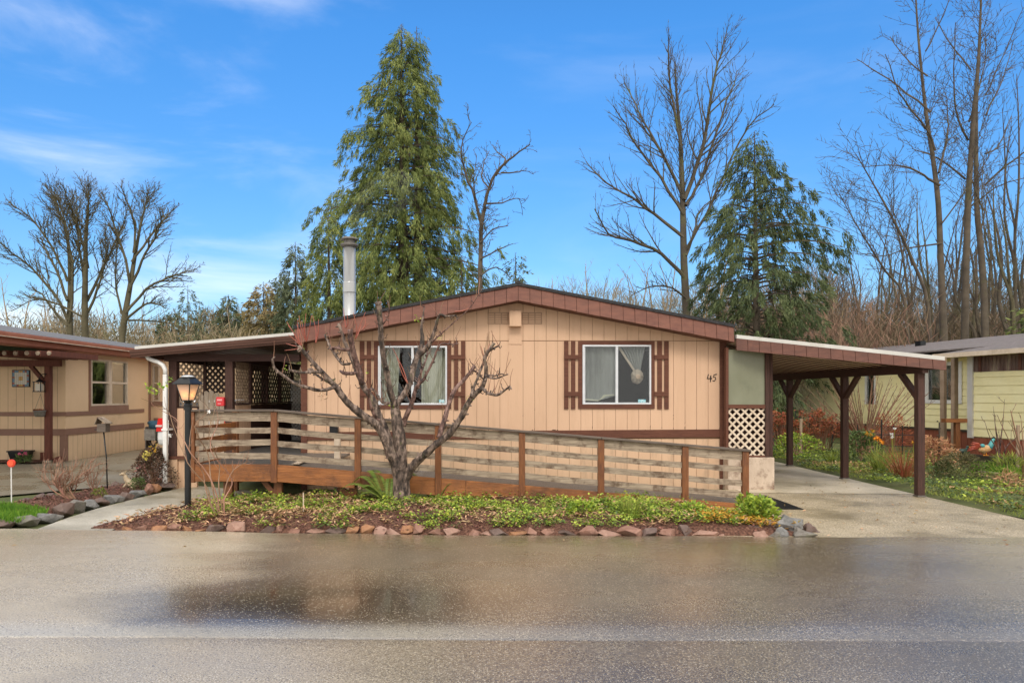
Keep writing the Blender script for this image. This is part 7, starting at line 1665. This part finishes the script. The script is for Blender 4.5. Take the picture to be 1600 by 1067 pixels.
b = MB(); b.ell((x, Yd, z+.06), (.11, .06, .06), 12, 8); b.tube([(x+.06, Yd, z+.08), (x+.09, Yd, z+.14)], [.03, .022], 8); b.ell((x+.10, Yd, z+.16), (.035, .026, .028), 8, 6); b.tube([(x-.09, Yd, z+.06), (x-.16, Yd, z+.11)], [.03, .01], 6); b.build('body', mat('duck_dark', (.03, .06, .05), rough=.4, bump=0), gp, smooth=True)
b = MB(); b.tube([(x+.125, Yd, z+.158), (x+.16, Yd, z+.15)], [.012, .008], 6); b.build('beak', M['flower_orange'], gp)
# T-shaped post, thin fence stakes
Yt = 16.9; tp = thing('garden_post', (XX(1497, Yt), Yt, 0), 'brown T-shaped wooden garden post in front of the yellow house', 'post')
b = MB(); b.box(XX(1493.5, Yt), XX(1500.5, Yt), Yt, Yt+.09, -.02, ZZ(660, Yt)); b.build('post', M['stain_v'], tp); b = MB(); b.box(XX(1476, Yt), XX(1513.5, Yt), Yt-.04, Yt+.13, ZZ(660, Yt)+.001, ZZ(654, Yt)); b.build('crossbar', M['stain'], tp)
stk = [(1467, 660, 736, 2.2, 'dark stake with small knobs just right of the nearest carport post', M['dark_ledge']), (1251, 654, 712, 4.5, 'grey weathered post right of the farthest carport post', M['lattice_brown']), (1301, 654, 690, 2, 'thin dark fence stake between the two farther carport posts', M['black_paint']), (1377, 655, 722, 2.2, 'thin dark stake left of the orange flowers', M['black_paint']),
       (1208.5, 645, 700, 2.5, 'dark stake beside the lattice screen post', M['dark_ledge']), (1454, 671, 700, 3.5, 'short pinkish stump post behind the dry clump', M['lattice']), (1590, 664, 740, 5, 'grey post wrapped by twigs near the right edge', M['lattice_brown'])]
for px, t0, b0, w, lab, m_ in stk:
    p = G(px, b0); s = p.y/F; o = thing('garden_stake', tuple(p), lab, 'stake'); b = MB(); z1 = ZZ(t0, p.y); b.tube([(p.x, p.y, -.02), (p.x+.01, p.y, z1)], w*s/2, 8)
    if px == 1467:
        for k in range(6): b.ell((p.x+.03*(-1)**k, p.y, .3+k*.15), (.02, .02, .015), 6, 4)
    b.build('stick', m_, o)
wf = thing('wire_fence', (XX(1390, 18.2), 18.2, 0), 'thin dark wire garden fence behind the garden strip', 'fence'); b = MB()
for z in (.35, .62): b.tube([(XX(1300, 18.6), 18.6, z), (XX(1377, 17.4), 17.4, z), (XX(1440, 17.2), 17.2, z)], .008, 4)
b.build('wire', M['black_paint'], wf)
for px, yy in ((1300, 18.6), (1340, 18.0), (1410, 17.3), (1440, 17.2)):
    b = MB(); b.tube([(XX(px, yy), yy, 0), (XX(px, yy), yy, .85)], .012, 5); b.build('stake', M['black_paint'], wf)
tr = thing('garden_trellis', (XX(1247, 20), 20, 0), 'small dark metal trellis top above the brown hydrangeas', 'trellis'); b = MB()
for px, t0 in ((1243, 639), (1250, 640), (1265, 648), (1270, 648)): b.tube([(XX(px+1, 20), 20, 0), (XX(px, 20), 20, ZZ(t0, 20))], .014, 5)
b.tube([(XX(1243, 20), 20, ZZ(651, 20)), (XX(1252, 20), 20, ZZ(652, 20))], .012, 5); b.tube([(XX(1262, 20), 20, ZZ(651, 20)), (XX(1273, 20), 20, ZZ(651, 20))], .012, 5); b.build('bars', M['black_paint'], tr)
# big fan shaped bare shrub
def fan(px, Y, base, n, wpx, hpx, m, name, label, r0=.03, sub=7, z=0, fork=.3, cat='shrub'):
    s = Y/F; p = Vector((XX(px, Y), Y, z)); t = thing(name, tuple(p), label, cat); b = MB(); P = dict(seg=4, wander=.09, up=.10, tip=.3, dens=[0, 3.2, 2.2], ang=28, ratio=.45, rr=.55, rmin=.006, t0=.2)
    for k in range(n):
        a = -1+2*(k+.5)/n+U(-.06, .06); ex_ = a*wpx*s*.5; hh = hpx*s*(1-.22*a*a)*U(.8, 1.05); dy = U(-.5, .5)*wpx*s*.5
        pts = [p+Vector((U(-.1, .1), U(-.1, .1), 0)), p+Vector((ex_*.22, dy*.2, hh*fork)), p+Vector((ex_*.62, dy*.6, hh*.66)), p+Vector((ex_, dy, hh))]
        limb(b, pts, [r0*U(.7, 1.1), r0*.7, r0*.4, r0*.14], 1, P, 5, bare=.3, L=hh*.28)
    b.build('stems', m, t, smooth=True); return t
fan(1352, 18.4, 0, 40, 185, 128, M['twig_red'], 'fan_shrub', 'big fan-shaped bare reddish shrub seen through the carport', r0=.026)
fan(1352, 17.6, 0, 16, 80, 55, M['twig_tan'], 'twiggy_shrub', 'dense low twiggy shrub at the foot of the fan-shaped one', r0=.012)
fan(1562, 14.6, 0, 5, 80, 120, M['bark_pink'], 'twiggy_shrub', 'bare dark-twigged shrub in front of the rooster and lawn strip', r0=.020, fork=.45)
fan(1603, 12.6, 0, 9, 90, 120, M['twig_red'], 'twiggy_shrub', 'reddish bare twiggy shrub cut by the right edge', r0=.020, fork=.4)
# hydrangeas with brown heads, dry clumps, low greenery
def hyd(name, label, px, Y, wpx, hpx, n, m, z=0):
    s = Y/F; p = Vector((XX(px, Y), Y, z)); t = thing(name, tuple(p), label, 'shrub'); V = []; b = MB()
    for k in range(n):
        a = U(-1, 1); hh = hpx*s*(1-.3*a*a)*U(.45, 1); e = p+Vector((a*wpx*s/2, U(-.5, .5), hh)); q0 = p+Vector((a*wpx*s/2*.6, 0, 0)); b.tube([q0, q0.lerp(e, .5)+Vector((0, 0, .05)), e], [.009, .007, .004], 4, cap=False)
        c = np.array([tuple(e)]*26)+RNG.normal(size=(26, 3))*np.array([.055, .055, .035]); V.append(leaves(c, RNG.normal(size=(26, 3)), .05, .04))
    b.build('stems', M['twig_red'], t); quads_obj('flower_heads', np.concatenate(V), m, t)
hyd('hydrangea', 'brown dried hydrangea heads just right of the far carport post', 1275, 18.8, 66, 72, 70, M['rust_leaf'])
hyd('hydrangea', 'brown dried hydrangea left of the far carport post', 1222, 19.4, 34, 68, 34, M['rust_leaf'])
bush('leafy_shrub', 'light green weedy plant at the base of the brown hydrangeas', 1245, 725, 80, 38, M['green_leaf'], 700, .08, .035, Y=17.6, stems=8)
bush('leafy_shrub', 'dark green rose bush left of the orange flowers', 1345, 722, 62, 50, M['dark_leaf'], 900, .08, .04, Y=16.4, stems=10)
bush('dry_shrub', 'reddish brown dry plant just behind the orange flowers', 1392, 715, 70, 70, M['rust_leaf'], 420, .11, .02, Y=17.6, stems=20, stemm=M['twig_red'])
bush('dry_shrub', 'pale rusty dry fern clump right of the nearest carport post', 1460, 725, 62, 50, mat('dry_fern', [(.3, (.38, .17, .07)), (.7, (.58, .33, .18))], scale=5, isl=.3, bump=0), 800, .12, .022, Y=14.8, stems=14, stemm=M['twig_red'])
grass_clump('dry_grass', 'arching rust-coloured grass clump just left of the nearest carport post', 1412, 745, 84, 62, M['rust_leaf'], 170, .006, Y=13.2, lean=.9)
grass_clump('dry_grass', 'olive green grass clump between the middle and nearest carport posts', 1376, 740, 60, 50, M['moss'], 170, .006, Y=14, lean=.9)
bush('dry_shrub', 'dark olive mounded heather right of the nearest carport post', 1500, 762, 74, 40, mat('olive_heather', [(.3, (.075, .07, .025)), (.7, (.17, .15, .06))], scale=5, isl=.4, bump=0), 1500, .07, .014, Y=13.1)
bush('leafy_shrub', 'small blue-green plant in front of the dark stake', 1474, 748, 30, 26, M['dark_leaf'], 420, .05, .025, Y=13.3)
bush('dry_shrub', 'dried seed-head perennial behind the lawn timber', 1575, 765, 60, 40, M['moss'], 400, .14, .012, Y=12.6, up=1.2)
bush('dead_plant', 'curled pale dead stalks on the ground near the right edge', 1573, 768, 26, 18, M['dead_leaf'], 60, .16, .03, Y=12.2)
grass_clump('grass_clump', 'green grass tuft between the two left carport posts', 1300, 735, 60, 30, M['moss'], 120, .008, Y=16.2, lean=.9)
of = thing('orange_flowers', (XX(1372, 15.6), 15.6, 0), 'cluster of orange and yellow blossoms in front of the fan-shaped shrub', 'flowers')
V, Vy = [], []
for (px, py, o) in ((1366, 684, 1), (1371, 686, 1), (1376, 688, 1), (1379, 691, 1), (1372, 683, 1), (1356, 675, 0), (1360, 679, 0), (1364, 673, 0), (1354, 678, 0)):
    c = np.array([tuple(W(px, py, 15.6))]*12); (V if o else Vy).append(leaves(c, RNG.normal(size=(12, 3)), .055, .035))
quads_obj('blossom', np.concatenate(V), M['flower_orange'], of); quads_obj('pale_blossom', np.concatenate(Vy), M['yellow_leaf'], of)
b = MB()
for px in (1358, 1366, 1372, 1378): b.tube([(XX(1366, 15.6), 15.6, 0), (XX(px, 15.6), 15.6, ZZ(686, 15.6))], .006, 4)
b.build('stem', M['moss'], of)
wfl = thing('white_flowers', (XX(1393, 16), 16, 0), 'two white blossoms on thin stems right of the orange flowers', 'flowers'); V = []; b = MB()
for px, py in ((1393, 678), (1398, 670), (1394, 682)): c = np.array([tuple(W(px, py, 16))]*12); V.append(leaves(c, RNG.normal(size=(12, 3)), .045, .035)); b.tube([(XX(1395, 16), 16, 0), W(px, py, 16)], .005, 4)
quads_obj('blossom', np.concatenate(V), M['flower_white'], wfl); b.build('stem', M['moss'], wfl)
yf = thing('yellow_flower', (XX(1428, 14.6), 14.6, 0), 'single yellow daffodil left of the nearest carport post', 'flowers'); b = MB(); b.tube([(XX(1428, 14.6), 14.6, 0), W(1427, 692, 14.6)], .006, 4); b.build('stem', M['moss'], yf); c = np.array([tuple(W(1427, 691, 14.6))]*12); quads_obj('blossom', leaves(c, RNG.normal(size=(12, 3)), .05, .035), M['yellow_leaf'], yf)
# ---------------------------------------------------------------- parked car and clutter in the gap at the left
cx0, cy0 = XX(246.5, 18.2), 18.2
car = thing('parked_car', (cx0+.9, cy0+2, 0), 'white parked car, only its rear corner and tall red tail lamp showing by the downspout', 'car')
cw = mat('car_white', (.74, .74, .73), rough=.2, bump=0, spec=.6)
def prof_x(x0, x1, mb_, pts, inset=0): # outline (y,z) swept across x
    n = len(mb_.v); k = len(pts); mb_.v += [(x0, y, z) for y, z in pts]+[(x1, y, z) for y, z in pts]; mb_.f.append(tuple(n+i for i in range(k))); mb_.f.append(tuple(n+2*k-1-i for i in range(k)))
    for i in range(k): mb_.f.append((n+i, n+k+i, n+k+(i+1) % k, n+(i+1) % k))
b = MB(); prof_x(cx0, cx0+1.7, b, [(cy0, .30), (cy0-.06, .45), (cy0-.05, .75), (cy0+.05, .95), (cy0+1.0, .98), (cy0+3.2, .98), (cy0+4.15, .85), (cy0+4.25, .45), (cy0+4.2, .28)]); b.build('body', cw, car, bevel=.06)
b = MB(); n = 0
b.hexa([(cx0+.04, cy0+.05, .955), (cx0+1.66, cy0+.05, .955), (cx0+1.66, cy0+3.2, .96), (cx0+.04, cy0+3.2, .96), (cx0+.2, cy0+.45, 1.40), (cx0+1.5, cy0+.45, 1.40), (cx0+1.5, cy0+2.3, 1.42), (cx0+.2, cy0+2.3, 1.42)]); b.build('cabin', mat('car_glass', (.02, .02, .025), rough=.08, bump=0), car, bevel=.04)
b = MB(); b.hexa([(cx0+.19, cy0+.43, 1.40), (cx0+1.51, cy0+.43, 1.40), (cx0+1.51, cy0+2.32, 1.42), (cx0+.19, cy0+2.32, 1.42), (cx0+.24, cy0+.5, 1.45), (cx0+1.46, cy0+.5, 1.45), (cx0+1.46, cy0+2.25, 1.47), (cx0+.24, cy0+2.25, 1.47)]); b.build('roof', cw, car, bevel=.03)
mr_ = mat('tail_lamp_red', (.60, .025, .02), rough=.15, bump=0); mrw = mat('tail_lamp_clear', (.70, .55, .52), rough=.15, bump=0)
for x in (cx0-.012, cx0+1.60):
    b = MB(); b.hexa([(x, cy0-.085, .66), (x+.16, cy0-.09, .66), (x+.16, cy0+.05, .66), (x, cy0+.1, .66), (x+.02, cy0-.01, 1.0), (x+.15, cy0-.01, 1.0), (x+.15, cy0+.15, 1.0), (x+.02, cy0+.2, 1.0)]); tl_ = b.build('tail_lamp', mr_, car, bevel=.01)
    b = MB(); b.box(x-.004, x+.15, cy0-.088, cy0-.03, .78, .83); b.build('reversing_lens', mrw, tl_)
for x in (cx0+.1, cx0+1.6):
    for y in (cy0+.75, cy0+3.35):
        b = MB(); b.tube([(x-.1, y, .30), (x+.1, y, .30)], .30, 20); w_ = b.build('wheel', M['black_paint'], car); b = MB(); b.tube([(x-.11, y, .30), (x+.11, y, .30)], .18, 16); b.build('rim', M['alu'], w_)
bn = thing('garden_bench', (XX(240, 18.8), 18.8, 0), 'dark folding wooden seat beside the neighbour wing', 'bench'); Yb = 18.9; b = MB()
xa, xb = XX(231, Yb), XX(247, Yb); b.box(xa, xb, Yb-.1, Yb+.25, .38, .41); b.build('seat', M['post_dark'], bn); b = MB(); b.bar((xa, Yb, .0), (xb, Yb, .38), .04, .04); b.bar((xb, Yb+.03, 0), (xa, Yb+.03, .38), .04, .04); b.box(xa-.03, xa+.0, Yb-.1, Yb+.2, 0, .75); b.build('frame', M['rail_cap'], bn)
tq = thing('blue_tarp_bundle', (XX(243, 19), 19, .8), 'dark blue bundle lying on the folding seat by the car', 'bundle'); b = MB(); b.ell((XX(243, 18.7), 18.7, .79), (.17, .15, .13), 16, 10, jit=.10); b.ell((XX(238, 18.7), 18.7, .86), (.12, .12, .06), 12, 8, jit=.1); b.build('cloth', mat('dark_blue_cloth', (.015, .055, .085), rough=.7, bump=.2), tq, smooth=True)
b = MB(); b.box(XX(231, 18.7), XX(248, 18.7), 18.5, 18.95, .411, .70); b.build('crate', M['rock_slate'], bn)
